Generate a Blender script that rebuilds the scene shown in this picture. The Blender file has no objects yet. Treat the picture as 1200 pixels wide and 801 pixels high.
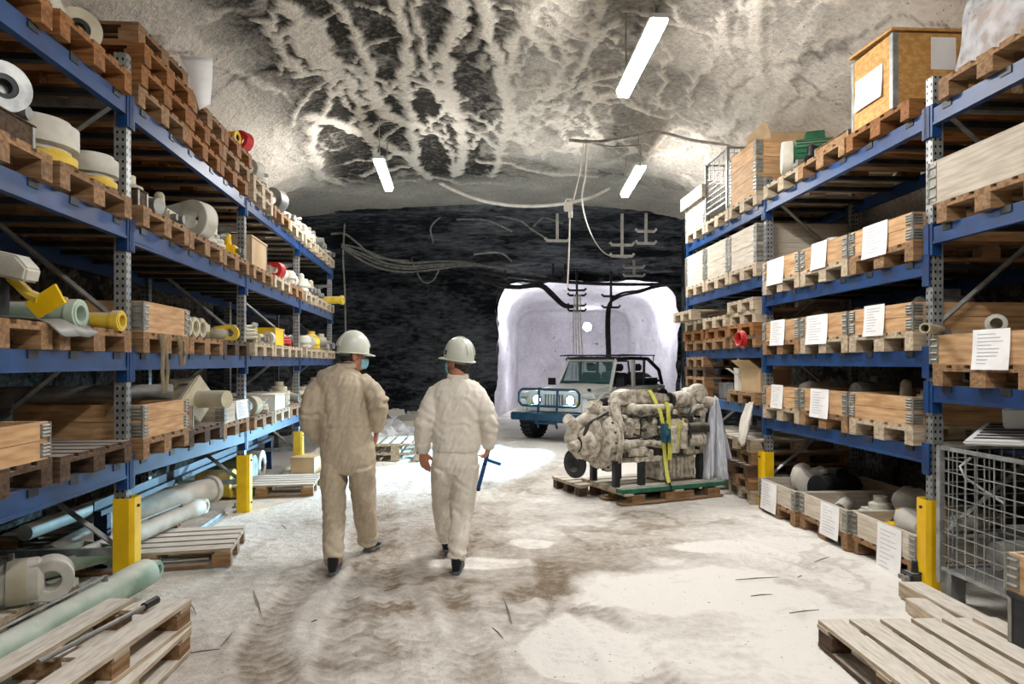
import bpy, bmesh, math, random
import numpy as np
from mathutils import Vector, Matrix, Euler, noise
random.seed(7)
S = bpy.context.scene
C = S.collection
R = math.radians
PI = math.pi
V = Vector
EYE = 1.62
def P(x, y, d):
    return V(((x-600)/800*d, d, EYE-(y-425)/800*d))
def G(x, y, z=0.0):
    d = (EYE-z)*800/(y-425)
    return V(((x-600)/800*d, d, z))
def lin(r, g, b):
    f = lambda u: (u/255/12.92) if u/255 <= .04045 else ((u/255+.055)/1.055)**2.4
    return (f(r), f(g), f(b), 1)

# ------------------------------------------------------------------ materials
def mat(name, c1, c2=None, scale=6, rough=.7, metal=0, dust=0, bump=0, stretch=(1, 1, 1), rnd=0, dustc=(205, 200, 190), detail=6, lo=.35, hi=.65, spec=.4):
    m = bpy.data.materials.new(name); m.use_nodes = True
    nt = m.node_tree; N = nt.nodes; L = nt.links
    b = N['Principled BSDF']
    b.inputs['Roughness'].default_value = rough
    b.inputs['Metallic'].default_value = metal
    b.inputs['Specular IOR Level'].default_value = spec
    c2 = c2 or c1
    tc = N.new('ShaderNodeTexCoord'); mp = N.new('ShaderNodeMapping')
    mp.inputs['Scale'].default_value = stretch
    L.new(tc.outputs['Object'], mp.inputs['Vector'])
    oi = N.new('ShaderNodeObjectInfo')
    ad = N.new('ShaderNodeVectorMath'); ad.operation = 'ADD'
    mu = N.new('ShaderNodeVectorMath'); mu.operation = 'SCALE'; mu.inputs['Scale'].default_value = 37
    cx = N.new('ShaderNodeCombineXYZ')
    L.new(oi.outputs['Random'], cx.inputs[0]); L.new(oi.outputs['Random'], cx.inputs[1]); L.new(oi.outputs['Random'], cx.inputs[2])
    L.new(cx.outputs[0], mu.inputs[0]); L.new(mp.outputs[0], ad.inputs[0]); L.new(mu.outputs[0], ad.inputs[1])
    nz = N.new('ShaderNodeTexNoise'); nz.inputs['Scale'].default_value = scale; nz.inputs['Detail'].default_value = detail
    L.new(ad.outputs[0], nz.inputs['Vector'])
    mr = N.new('ShaderNodeMapRange'); mr.inputs[1].default_value = lo; mr.inputs[2].default_value = hi
    L.new(nz.outputs['Fac'], mr.inputs[0])
    mx = N.new('ShaderNodeMix'); mx.data_type = 'RGBA'
    mx.inputs[6].default_value = lin(*c1); mx.inputs[7].default_value = lin(*c2)
    L.new(mr.outputs[0], mx.inputs[0])
    out = mx.outputs[2]
    if rnd:
        h = N.new('ShaderNodeHueSaturation')
        mv = N.new('ShaderNodeMapRange'); mv.inputs[3].default_value = 1-rnd; mv.inputs[4].default_value = 1+rnd
        L.new(oi.outputs['Random'], mv.inputs[0]); L.new(mv.outputs[0], h.inputs['Value']); L.new(out, h.inputs['Color'])
        out = h.outputs[0]
    if dust:
        g = N.new('ShaderNodeNewGeometry'); sx = N.new('ShaderNodeSeparateXYZ'); L.new(g.outputs['Normal'], sx.inputs[0])
        d1 = N.new('ShaderNodeMapRange'); d1.inputs[1].default_value = .35; d1.inputs[2].default_value = .95; d1.inputs[4].default_value = dust
        L.new(sx.outputs[2], d1.inputs[0])
        n2 = N.new('ShaderNodeTexNoise'); n2.inputs['Scale'].default_value = 9; n2.inputs['Detail'].default_value = 5
        L.new(ad.outputs[0], n2.inputs['Vector'])
        m2 = N.new('ShaderNodeMapRange'); m2.inputs[1].default_value = .3; m2.inputs[2].default_value = .6; m2.inputs[3].default_value = .45
        L.new(n2.outputs['Fac'], m2.inputs[0])
        ml = N.new('ShaderNodeMath'); ml.operation = 'MULTIPLY'; L.new(d1.outputs[0], ml.inputs[0]); L.new(m2.outputs[0], ml.inputs[1])
        mz = N.new('ShaderNodeMix'); mz.data_type = 'RGBA'; mz.inputs[7].default_value = lin(*dustc)
        L.new(ml.outputs[0], mz.inputs[0]); L.new(out, mz.inputs[6]); out = mz.outputs[2]
    L.new(out, b.inputs['Base Color'])
    if bump:
        bp = N.new('ShaderNodeBump'); bp.inputs['Strength'].default_value = bump; bp.inputs['Distance'].default_value = .02
        L.new(nz.outputs['Fac'], bp.inputs['Height']); L.new(bp.outputs[0], b.inputs['Normal'])
    return m
def emit(name, col, strength):
    m = bpy.data.materials.new(name); m.use_nodes = True
    b = m.node_tree.nodes['Principled BSDF']
    b.inputs['Base Color'].default_value = (.8, .8, .8, 1)
    b.inputs['Emission Color'].default_value = col; b.inputs['Emission Strength'].default_value = strength
    return m
M = {}
M['wood'] = mat('pallet wood', (112, 82, 54), (154, 120, 84), 5, .8, dust=.5, bump=.15, stretch=(1, 6, 8), rnd=.18)
M['wood_orange'] = mat('warm pallet wood', (112, 68, 30), (152, 102, 54), 5, .8, dust=.25, bump=.15, stretch=(1, 6, 8), rnd=.15)
M['wood_pale'] = mat('dusty pale wood', (150, 132, 108), (192, 176, 152), 5, .85, dust=.9, bump=.15, stretch=(1, 6, 8), rnd=.1, dustc=(222, 216, 206))
M['wood_dark'] = mat('dark pallet wood', (58, 42, 30), (92, 70, 50), 5, .85, dust=.5, bump=.15, stretch=(1, 6, 8), rnd=.15)
M['collar'] = mat('pallet collar board', (170, 128, 86), (204, 166, 122), 4, .75, dust=.5, bump=.1, stretch=(1, 1, 9), rnd=.12)
M['collar_grey'] = mat('dusty collar board', (176, 164, 146), (205, 194, 178), 4, .8, dust=.8, bump=.1, stretch=(1, 1, 9), rnd=.07)
M['osb'] = mat('strand board', (186, 136, 72), (206, 160, 94), 22, .7, bump=.1, stretch=(1, 1, 1.6), lo=.42, hi=.58)
M['blue'] = mat('blue rack paint', (6, 42, 88), (14, 62, 116), 4, .45, dust=.3, rnd=.05)
M['blue_dark'] = mat('dark blue steel', (10, 26, 54), (18, 42, 80), 4, .5, dust=.2)
M['galv'] = mat('galvanised steel', (128, 130, 130), (166, 167, 164), 12, .45, .55, dust=.3)
M['yellow'] = mat('yellow guard paint', (222, 176, 0), (242, 200, 16), 5, .5, bump=.03)
M['yellow_dirty'] = mat('dirty yellow paint', (198, 160, 30), (226, 196, 70), 6, .6, dust=.7)
M['white_paint'] = mat('dusty white paint', (176, 172, 158), (212, 208, 196), 5, .6, dust=.8, dustc=(225, 222, 214))
M['cream'] = mat('cream steel', (172, 164, 138), (206, 198, 172), 5, .55, dust=.7)
M['grey_steel'] = mat('grey steel', (104, 104, 102), (142, 142, 138), 8, .5, .4, dust=.6)
M['dark_steel'] = mat('dark steel', (30, 32, 34), (54, 56, 58), 8, .5, .3, dust=.4)
M['black'] = mat('black plastic', (14, 15, 17), (26, 27, 30), 8, .45, dust=.15)
M['green'] = mat('green paint', (22, 74, 46), (34, 98, 62), 6, .5, dust=.5)
M['pale_green'] = mat('pale green steel', (128, 152, 132), (176, 192, 176), 4, .55, dust=.85, dustc=(214, 214, 206))
M['red'] = mat('red paint', (176, 26, 28), (206, 48, 44), 6, .5, dust=.25)
M['paper'] = mat('white paper', (232, 230, 228), (244, 243, 242), 5, .7)
M['print'] = mat('grey print', (176, 176, 182), None, 5, .8)
M['cardboard'] = mat('cardboard', (178, 150, 112), (196, 168, 130), 4, .8)
M['cardboard_white'] = mat('white cardboard', (220, 214, 204), None, 4, .8)
M['plastic_film'] = None
M['strap'] = mat('webbing strap', (150, 136, 110), (180, 166, 140), 9, .8)
M['cable'] = mat('dusty cable', (118, 114, 106), (160, 156, 148), 9, .8, dust=.4)
M['cable_white'] = mat('salt crusted cable', (196, 190, 180), (222, 216, 208), 9, .8)
M['cable_dark'] = mat('dark cable', (44, 44, 46), (70, 70, 72), 9, .7)
M['rag'] = mat('dusty rag', (188, 182, 172), (218, 212, 204), 5, .9, bump=.3)
M['hinge'] = mat('collar hinge steel', (128, 126, 118), (158, 156, 148), 14, .5, .5, dust=.5)

# ------------------------------------------------------------------ mesh builder
class MB:
    def __init__(s): s.v = []; s.f = []; s.s = []
    def add(s, vs, fs, smooth=False, T=None):
        o = len(s.v)
        s.v += [T @ V(p) for p in vs] if T is not None else [V(p) for p in vs]
        s.f += [tuple(i+o for i in f) for f in fs]; s.s += [smooth]*len(fs)
        return s
    def box(s, x0, x1, y0, y1, z0, z1, T=None):
        vs = [(x0, y0, z0), (x1, y0, z0), (x1, y1, z0), (x0, y1, z0), (x0, y0, z1), (x1, y0, z1), (x1, y1, z1), (x0, y1, z1)]
        return s.add(vs, [(3, 2, 1, 0), (4, 5, 6, 7), (0, 1, 5, 4), (1, 2, 6, 5), (2, 3, 7, 6), (3, 0, 4, 7)], False, T)
    def cbox(s, c, d, T=None):
        return s.box(c[0]-d[0]/2, c[0]+d[0]/2, c[1]-d[1]/2, c[1]+d[1]/2, c[2]-d[2]/2, c[2]+d[2]/2, T)
    def tube(s, pts, r, n=10, smooth=True, ry=None, up=None, closed=False, T=None):
        pts = [V(p) for p in pts]; k = len(pts)
        rr = list(r) if hasattr(r, '__len__') else [r]*k
        r2 = (list(ry) if hasattr(ry, '__len__') else [ry]*k) if ry is not None else rr
        vs = []; ref = None
        for i, p in enumerate(pts):
            if closed: t = pts[(i+1) % k]-pts[i-1]
            else: t = pts[min(i+1, k-1)]-pts[max(i-1, 0)]
            t = t.normalized() if t.length > 1e-9 else V((0, 0, 1))
            if ref is None:
                u = V(up) if up else (V((0, 0, 1)) if abs(t.z) < .9 else V((0, 1, 0)))
            else: u = V(up) if up else ref
            a = u-t*u.dot(t)
            if a.length < 1e-6: a = t.orthogonal()
            a.normalize(); b = t.cross(a); ref = a
            for j in range(n):
                w = 2*PI*j/n
                vs.append(p+b*math.cos(w)*rr[i]+a*math.sin(w)*r2[i])
        fs = []
        for i in range(k if closed else k-1):
            i2 = (i+1) % k
            for j in range(n):
                j2 = (j+1) % n
                fs.append((i*n+j, i*n+j2, i2*n+j2, i2*n+j))
        if T is not None: vs = [T @ v for v in vs]
        o = len(s.v)
        s.add(vs, fs, smooth)
        if not closed:
            s.f.append(tuple(o+j for j in reversed(range(n)))); s.s.append(False)
            s.f.append(tuple(o+(k-1)*n+j for j in range(n))); s.s.append(False)
        return s
    def cyl(s, a, b, r, r2=None, n=16, T=None):
        return s.tube([a, b], [r, r if r2 is None else r2], n, T=T)
    def lathe(s, prof, o=(0, 0, 0), ax=(0, 0, 1), n=24, smooth=True, T=None):
        ax = V(ax).normalized(); a = ax.orthogonal().normalized(); b = ax.cross(a); o = V(o)
        vs = []; k = len(prof)
        for r, h in prof:
            for j in range(n):
                w = 2*PI*j/n
                vs.append(o+ax*h+(a*math.cos(w)+b*math.sin(w))*max(r, 1e-4))
        fs = [(i*n+j, i*n+(j+1) % n, (i+1)*n+(j+1) % n, (i+1)*n+j) for i in range(k-1) for j in range(n)]
        fs.append(tuple(reversed(range(n)))); fs.append(tuple((k-1)*n+j for j in range(n)))
        s.add(vs, fs, smooth, T)
        s.s[-1] = s.s[-2] = False
        return s
    def ring(s, c, ax, ro, ri, h, n=24, T=None):      # flat washer / eye with a through hole
        ax = V(ax).normalized(); a = ax.orthogonal().normalized(); b = ax.cross(a); c = V(c)
        vs = []
        for r, q in ((ro, -h/2), (ro, h/2), (ri, h/2), (ri, -h/2)):
            for j in range(n):
                w = 2*PI*j/n; vs.append(c+ax*q+(a*math.cos(w)+b*math.sin(w))*r)
        fs = [(i*n+j, i*n+(j+1) % n, ((i+1) % 4)*n+(j+1) % n, ((i+1) % 4)*n+j) for i in range(4) for j in range(n)]
        return s.add(vs, fs, False, T)
    def prism(s, out, h0, h1, T=None, axis='z'):      # outline (u,v) extruded along axis
        k = len(out)
        def mp(u, v, h):
            return (u, v, h) if axis == 'z' else ((h, u, v) if axis == 'x' else (u, h, v))
        vs = [mp(u, v, h0) for u, v in out]+[mp(u, v, h1) for u, v in out]
        fs = [tuple(reversed(range(k))), tuple(range(k, 2*k))]+[(i, (i+1) % k, k+(i+1) % k, k+i) for i in range(k)]
        return s.add(vs, fs, False, T)
    def sphere(s, c, r, n=12, T=None):
        r = r if hasattr(r, '__len__') else (r, r, r); c = V(c)
        vs = [c+V((0, 0, -r[2]))]; m = n//2
        for i in range(1, m):
            ph = -PI/2+PI*i/m
            for j in range(n):
                w = 2*PI*j/n
                vs.append(c+V((r[0]*math.cos(ph)*math.cos(w), r[1]*math.cos(ph)*math.sin(w), r[2]*math.sin(ph))))
        vs.append(c+V((0, 0, r[2]))); t = len(vs)-1
        fs = [(0, 1+(j+1) % n, 1+j) for j in range(n)]
        for i in range(m-2):
            for j in range(n):
                a = 1+i*n+j; b = 1+i*n+(j+1) % n
                fs.append((a, b, b+n, a+n))
        q = 1+(m-2)*n
        fs += [(q+j, q+(j+1) % n, t) for j in range(n)]
        return s.add(vs, fs, True, T)
    def torus(s, c, ax, Rr, r, n=28, k=8, a0=0, a1=2*PI):
        ax = V(ax).normalized(); a = ax.orthogonal().normalized(); b = ax.cross(a); c = V(c)
        full = abs(a1-a0-2*PI) < 1e-6
        m = n if full else n+1
        pts = [c+(a*math.cos(a0+(a1-a0)*i/n)+b*math.sin(a0+(a1-a0)*i/n))*Rr for i in range(m)]
        return s.tube(pts, r, k, closed=full, up=tuple(ax))
    def mesh(s, name, bevel=0):
        me = bpy.data.meshes.new(name)
        me.from_pydata([tuple(p) for p in s.v], [], s.f)
        me.polygons.foreach_set('use_smooth', s.s)
        bm = bmesh.new(); bm.from_mesh(me)
        bmesh.ops.recalc_face_normals(bm, faces=bm.faces)
        if bevel:
            es = [e for e in bm.edges if len(e.link_faces) == 2 and e.calc_face_angle(0) > R(35)]
            bmesh.ops.bevel(bm, geom=es, offset=bevel, segments=2, affect='EDGES', clamp_overlap=True)
        for f in bm.faces: f.smooth = True
        bm.to_mesh(me); bm.free(); me.set_sharp_from_angle(angle=R(38)); me.update()
        return me
    def build(s, name, m, parent=None, bevel=0):
        return obj(name, s.mesh(name, bevel), m, parent)
def obj(name, me, m, parent=None):
    o = bpy.data.objects.new(name, me); C.objects.link(o)
    if m is not None:
        me.materials.clear(); me.materials.append(M[m] if isinstance(m, str) else m)
    if parent is not None: o.parent = parent
    return o
def tag(o, label, cat, group=None, kind=None):
    o['label'] = label; o['category'] = cat
    if group: o['group'] = group
    if kind: o['kind'] = kind
    return o
def struct(o, label=None, cat=None):
    o['kind'] = 'structure'
    if label: o['label'] = label
    if cat: o['category'] = cat
    return o
def thing(name, label, cat, loc=(0, 0, 0), rz=0, group=None, rot=None):
    o = bpy.data.objects.new(name, None); C.objects.link(o)
    o.empty_display_size = .1
    o.location = loc; o.rotation_euler = rot if rot else (0, 0, rz)
    return tag(o, label, cat, group)
KIDS = {}
def dup(root, loc, rot, label, group):
    r = root.copy(); C.objects.link(r); r.location = loc; r.rotation_euler = rot
    tag(r, label, r['category'], group)
    for ch in list(root.children):
        c = ch.copy(); C.objects.link(c); c.parent = r
        for g in list(ch.children):
            q = g.copy(); C.objects.link(q); q.parent = c
    return r
PROTO = {}
def place(key, maker, loc, rot, label, group=None, scale=None):
    rot = rot if hasattr(rot, '__len__') else (0, 0, rot)
    if key not in PROTO:
        o = maker(); PROTO[key] = o; o.location = loc; o.rotation_euler = rot
        tag(o, label, o['category'], group)
    else:
        o = dup(PROTO[key], loc, rot, label, group)
        if group is None and 'group' in o: del o['group']
    o.scale = scale or (1, 1, 1)
    return o
def remesh(mb, voxel, smooth=3, name='m'):
    me = mb.mesh(name); o = bpy.data.objects.new(name, me); C.objects.link(o)
    r = o.modifiers.new('r', 'REMESH'); r.mode = 'VOXEL'; r.voxel_size = voxel; r.use_smooth_shade = True
    if smooth:
        q = o.modifiers.new('s', 'SMOOTH'); q.factor = .5; q.iterations = smooth
    dg = bpy.context.evaluated_depsgraph_get(); dg.update()
    out = bpy.data.meshes.new_from_object(o.evaluated_get(dg))
    bpy.data.objects.remove(o); bpy.data.meshes.remove(me)
    out.name = name
    return out
def displace(me, fn):
    cs = [(v.co.copy(), v.normal.copy()) for v in me.vertices]
    for v, (c, n) in zip(me.vertices, cs): v.co = c+n*fn(c, n)
    me.update()
# ------------------------------------------------------------------ numpy noise
def _h(ix, iy, iz, seed):
    n = (ix*374761393+iy*668265263+iz*1274126177+seed*974634777) & 0xffffffff
    n = ((n ^ (n >> 13))*1274126177) & 0xffffffff
    return ((n ^ (n >> 16)) & 0xffff)/65535.0
def vnoise(x, y, z, seed=0):
    ix = np.floor(x).astype(np.int64); iy = np.floor(y).astype(np.int64); iz = np.floor(z).astype(np.int64)
    fx = x-ix; fy = y-iy; fz = z-iz
    fx = fx*fx*(3-2*fx); fy = fy*fy*(3-2*fy); fz = fz*fz*(3-2*fz)
    r = 0
    for a in (0, 1):
        for b in (0, 1):
            for c in (0, 1):
                w = (fx if a else 1-fx)*(fy if b else 1-fy)*(fz if c else 1-fz)
                r = r+w*_h(ix+a, iy+b, iz+c, seed)
    return r
def fbm(p, sc, octv=5, seed=0):
    x, y, z = p[:, 0]*sc, p[:, 1]*sc, p[:, 2]*sc
    r = 0; a = .5; t = 0
    for o in range(octv):
        r = r+a*vnoise(x, y, z, seed+o*17); t += a; a *= .5
        x = x*2.03+11.3; y = y*2.01+5.7; z = z*2.02+3.1
    return r/t
def sstep(a, b, x):
    t = np.clip((x-a)/(b-a), 0, 1); return t*t*(3-2*t)
def polydist(X, Y, pts):          # distance to polyline, and arc length along it
    best = np.full(X.shape, 1e9); al = np.zeros(X.shape); acc = 0
    for (x0, y0), (x1, y1) in zip(pts[:-1], pts[1:]):
        dx, dy = x1-x0, y1-y0; l2 = dx*dx+dy*dy+1e-9
        t = np.clip(((X-x0)*dx+(Y-y0)*dy)/l2, 0, 1)
        d = np.hypot(X-x0-t*dx, Y-y0-t*dy)
        m = d < best
        best = np.where(m, d, best); al = np.where(m, acc+t*math.sqrt(l2), al); acc += math.sqrt(l2)
    return best, al
def grid_obj(name, pts, nu, nv, m, attrs=None, flip=False):
    me = bpy.data.meshes.new(name)
    i = np.arange(nu*nv).reshape(nv, nu)
    q = np.stack([i[:-1, :-1], i[:-1, 1:], i[1:, 1:], i[1:, :-1]], -1).reshape(-1, 4)
    if flip: q = q[:, ::-1]
    me.vertices.add(nu*nv); me.vertices.foreach_set('co', pts.astype(np.float32).ravel())
    me.loops.add(q.size); me.loops.foreach_set('vertex_index', q.astype(np.int32).ravel())
    me.polygons.add(len(q)); me.polygons.foreach_set('loop_start', np.arange(0, q.size, 4, dtype=np.int32))
    me.polygons.foreach_set('use_smooth', np.ones(len(q), bool))
    me.update(calc_edges=True)
    for k, a in (attrs or {}).items():
        at = me.attributes.new(k, 'FLOAT', 'POINT'); at.data.foreach_set('value', a.astype(np.float32))
    return obj(name, me, m)

# ------------------------------------------------------------------ rock materials
def rock_mat(name, dark, light, attr=None, scale=1.6, fine=22, stretch=(1, 1, 1), rough=.92, bump=.5, lo=.35, hi=.65, speck=None, amp=.75):
    m = bpy.data.materials.new(name); m.use_nodes = True
    nt = m.node_tree; N = nt.nodes; L = nt.links; b = N['Principled BSDF']
    b.inputs['Roughness'].default_value = rough; b.inputs['Specular IOR Level'].default_value = .15
    tc = N.new('ShaderNodeTexCoord'); mp = N.new('ShaderNodeMapping'); mp.inputs['Scale'].default_value = stretch
    L.new(tc.outputs['Object'], mp.inputs[0])
    n1 = N.new('ShaderNodeTexNoise'); n1.inputs['Scale'].default_value = scale; n1.inputs['Detail'].default_value = 9; n1.inputs['Roughness'].default_value = .62
    n2 = N.new('ShaderNodeTexNoise'); n2.inputs['Scale'].default_value = fine; n2.inputs['Detail'].default_value = 6; n2.inputs['Roughness'].default_value = .65
    L.new(mp.outputs[0], n1.inputs['Vector']); L.new(mp.outputs[0], n2.inputs['Vector'])
    mr = N.new('ShaderNodeMapRange'); mr.inputs[1].default_value = lo; mr.inputs[2].default_value = hi
    if attr:
        at = N.new('ShaderNodeAttribute'); at.attribute_name = attr
        s1 = N.new('ShaderNodeMath'); s1.operation = 'MULTIPLY_ADD'; s1.inputs[1].default_value = amp; s1.inputs[2].default_value = -amp*.5
        L.new(n2.outputs['Fac'], s1.inputs[0])
        s2 = N.new('ShaderNodeMath'); s2.operation = 'ADD'; L.new(at.outputs['Fac'], s2.inputs[0]); L.new(s1.outputs[0], s2.inputs[1])
        mr.inputs[1].default_value = 0; mr.inputs[2].default_value = 1
        L.new(s2.outputs[0], mr.inputs[0])
    else:
        s1 = N.new('ShaderNodeMath'); s1.operation = 'MULTIPLY_ADD'; s1.inputs[1].default_value = .4
        s0 = N.new('ShaderNodeMath'); s0.operation = 'MULTIPLY'; s0.inputs[1].default_value = .6; L.new(n1.outputs['Fac'], s0.inputs[0])
        L.new(n2.outputs['Fac'], s1.inputs[0]); L.new(s0.outputs[0], s1.inputs[2]); L.new(s1.outputs[0], mr.inputs[0])
    mx = N.new('ShaderNodeMix'); mx.data_type = 'RGBA'; mx.inputs[6].default_value = lin(*dark); mx.inputs[7].default_value = lin(*light)
    L.new(mr.outputs[0], mx.inputs[0]); out = mx.outputs[2]
    if speck:
        n3 = N.new('ShaderNodeTexNoise'); n3.inputs['Scale'].default_value = speck[1]; n3.inputs['Detail'].default_value = 3
        L.new(tc.outputs['Object'], n3.inputs['Vector'])
        m3 = N.new('ShaderNodeMapRange'); m3.inputs[1].default_value = speck[2]; m3.inputs[2].default_value = speck[2]+.05
        L.new(n3.outputs['Fac'], m3.inputs[0])
        my = N.new('ShaderNodeMix'); my.data_type = 'RGBA'; my.inputs[7].default_value = lin(*speck[0])
        L.new(m3.outputs[0], my.inputs[0]); L.new(out, my.inputs[6]); out = my.outputs[2]
    L.new(out, b.inputs['Base Color'])
    bp = N.new('ShaderNodeBump'); bp.inputs['Strength'].default_value = bump; bp.inputs['Distance'].default_value = .05
    L.new(n2.outputs['Fac'], bp.inputs['Height']); L.new(bp.outputs[0], b.inputs['Normal'])
    return m
M['rock_ceiling'] = rock_mat('salt crusted ceiling', (44, 41, 37), (214, 205, 192), 'crust_shade', fine=17, bump=.9, amp=.8, speck=((88, 82, 74), 30, .68))
M['rock_wall'] = rock_mat('pale salt wall', (150, 142, 130), (220, 211, 198), None, 1.1, 16, bump=.6, lo=.38, hi=.62, speck=((104, 98, 90), 26, .66))
M['rock_dark'] = rock_mat('dark layered rock', (32, 35, 39), (140, 144, 150), None, 1.0, 9, stretch=(.42, 1.2, 1.35), lo=.45, hi=.70, bump=.8)
M['rock_niche'] = rock_mat('bright salt gallery', (186, 183, 190), (232, 230, 236), None, .9, 12, bump=.7, speck=((96, 92, 98), 4.5, .69))
M['floor'] = rock_mat('trodden salt floor', (130, 115, 97), (236, 232, 225), 'salt', fine=11, bump=.7, amp=1.0, speck=((128, 112, 94), 34, .69))

# ------------------------------------------------------------------ floor
def build_floor():
    ys = [-4.0, 0.0, 2.0]; y = 3.0
    while y < 27.5:
        ys.append(y); y *= 1.0042
    xs = np.concatenate([[-14, -9, -6.5], np.linspace(-4.6, 6.4, 520), [8, 10, 14]])
    ys = np.array(ys); X, Y = np.meshgrid(xs, ys); X = X.ravel(); Y = Y.ravel()
    p = np.stack([X, Y, X*0], 1)
    g = lambda pts: [tuple(G(*q)[:2]) for q in pts]
    salt = .66+.9*(fbm(p, .55, 5, 3)-.4)+.5*(fbm(p, 2.6, 4, 9)-.5)
    salt += .30*sstep(1.0, 3.2, X+.1*Y)+.22*sstep(-1.2, -2.4, X+.1*Y)+.30*sstep(7, 11, Y)
    tr = [([(392, 664), (345, 697), (318, 726), (308, 758), (316, 801), (330, 860)], .13, .62),
          ([(452, 640), (450, 700), (452, 760), (458, 801), (462, 860)], .13, .42),
          ([(425, 660), (405, 720), (392, 801), (385, 860)], .12, .42),
          ([(600, 700), (640, 690), (680, 702), (712, 735), (752, 780), (800, 830)], .14, .62),
          ([(528, 690), (548, 740), (560, 801), (566, 860)], .12, .40),
          ([(480, 700), (500, 760), (510, 801), (515, 860)], .10, .35),
          ([(640, 660), (660, 720), (668, 801), (672, 860)], .13, .40),
          ([(690, 642), (790, 634), (880, 640), (960, 668)], .11, .35),
          ([(500, 530), (470, 560), (440, 590), (430, 640)], .18, .35),
          ([(600, 520), (560, 560), (540, 600), (530, 650)], .18, .35),
          ([(700, 520), (640, 548), (590, 580), (570, 640)], .16, .35)]
    z = .05*(fbm(p, .5, 3, 5)-.5)*0+.018*(fbm(p, 3.2, 4, 21)-.5)
    for pts, w, k in tr:
        d, al = polydist(X, Y, g(pts))
        d = d+.12*(fbm(p, 1.7, 3, 31)-.5)
        msk = 1-sstep(w*.65, w*1.25, d)
        tread = (np.sin(al*2*PI/.085+6*np.abs(d)/w) > .1).astype(float)
        salt -= .72*k*msk*(.50+.55*tread*(.3+.7*fbm(p, 5, 2, 77)))
        z += -.014*msk+.011*msk*tread+.012*np.exp(-((d-w*1.35)/(w*.35))**2)
    salt -= .26*sstep(.62, .78, 1-np.abs(2*fbm(p, 2.1, 5, 66)-1)*3)*sstep(.42, .6, fbm(p, 1.3, 3, 67))
    salt -= .30*sstep(.50, .66, fbm(p, 1.1, 4, 55))*sstep(0, -1.2, np.abs(X-.2+.0*Y)-2.2)
    # patches scraped white
    for (px, py, rx, ry) in ((618, 637, .22, .16), (560, 660, .5, .18), (800, 690, .9, .5), (840, 640, .5, .2), (690, 760, .35, .5)):
        c = G(px, py); e = ((X-c.x)/rx)**2+((Y-c.y)/ry)**2+1.2*(fbm(p, 3, 3, 91)-.5)
        salt += .55*(1-sstep(.6, 1.2, e))
    p[:, 2] = z
    o = grid_obj('floor', p, len(xs), len(ys), M['floor'], {'salt': np.clip(salt, 0, 1.1)})
    struct(o, 'dusty white and brown salt floor with curving tyre tracks', 'floor')
build_floor()

# ------------------------------------------------------------------ tunnel shell
PROF = [(-4.05, -.1), (-4.0, 1.0), (-3.92, 2.2), (-3.72, 3.3), (-3.25, 4.1), (-2.55, 4.72), (-1.6, 5.0), (-.4, 5.12), (.8, 5.15), (2.0, 5.12), (3.1, 4.9), (4.0, 4.5), (4.7, 3.8), (5.05, 2.8), (5.15, 1.4), (5.2, -.1)]
def prof_sample(n):
    a = np.array(PROF); t = np.concatenate([[0], np.cumsum(np.hypot(*np.diff(a, axis=0).T))])
    s = np.linspace(0, t[-1], n); s2 = np.linspace(0, t[-1], 900)
    x = np.interp(s2, t, a[:, 0]); z = np.interp(s2, t, a[:, 1])
    k = np.ones(61)/61
    xs = np.convolve(np.pad(x, 30, mode='edge'), k, 'valid'); zs = np.convolve(np.pad(z, 30, mode='edge'), k, 'valid')
    return np.interp(s, s2, xs), np.interp(s, s2, zs)
def ceil_px(x, y, z=5.08):
    d = (z-EYE)*800/(425-y); return ((x-600)/800*d, d)
VEINS = [([(455, -60), (466, 0), (471, 40), (473, 80), (476, 115), (481, 140), (484, 165), (487, 195)], .085),
         ([(545, -60), (537, 0), (530, 40), (520, 75), (523, 110), (540, 145), (545, 175), (537, 205)], .11),
         ([(570, -30), (566, 20), (577, 60), (590, 100), (597, 130), (590, 170), (578, 208)], .09),
         ([(650, -40), (640, 0), (615, 30), (600, 60), (596, 110), (606, 150), (618, 182)], .08),
         ([(485, 0), (492, 40), (498, 80), (515, 115), (540, 145), (570, 165), (592, 185)], .05),
         ([(480, 140), (500, 156), (516, 142), (524, 125)], .045), ([(476, 90), (500, 102), (520, 122)], .04),
         ([(330, -10), (350, 20), (368, 65), (420, 80), (450, 130), (480, 150)], .10), ([(330, 40), (352, 70), (400, 85), (425, 115)], .08),
         ([(360, 118), (408, 140), (440, 160), (470, 180), (505, 208)], .10), ([(395, 10), (425, 60), (440, 90), (472, 118)], .06),
         ([(405, 85), (422, 110), (432, 150), (452, 168)], .05), ([(370, 20), (380, 60), (398, 78)], .12), ([(365, 130), (368, 160), (372, 190)], .1),
         ([(650, 40), (662, 80), (640, 110), (608, 142)], .05), ([(705, 0), (692, 60), (668, 100), (620, 135)], .06),
         ([(620, 130), (660, 120), (690, 95), (740, 85)], .05), ([(640, 20), (670, 40), (690, 50), (730, 30)], .05), ([(600, 20), (630, 55), (670, 62)], .05),
         ([(880, -10), (890, 50), (870, 100), (832, 132)], .09), ([(1000, 10), (930, 70), (890, 112), (850, 132)], .09), ([(960, -10), (922, 60), (882, 118)], .07),
         ([(1060, 10), (1000, 80), (958, 130)], .08), ([(840, 10), (860, 60), (850, 110), (822, 140)], .06), ([(780, 0), (800, 30), (850, 40)], .04),
         ([(700, 160), (690, 130), (712, 110), (760, 130)], .05), ([(760, 30), (780, 60), (772, 120)], .04), ([(500, 205), (540, 215), (600, 220)], .05), ([(560, 190), (640, 205), (700, 208)], .05)]
rv = random.Random(31)
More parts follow.
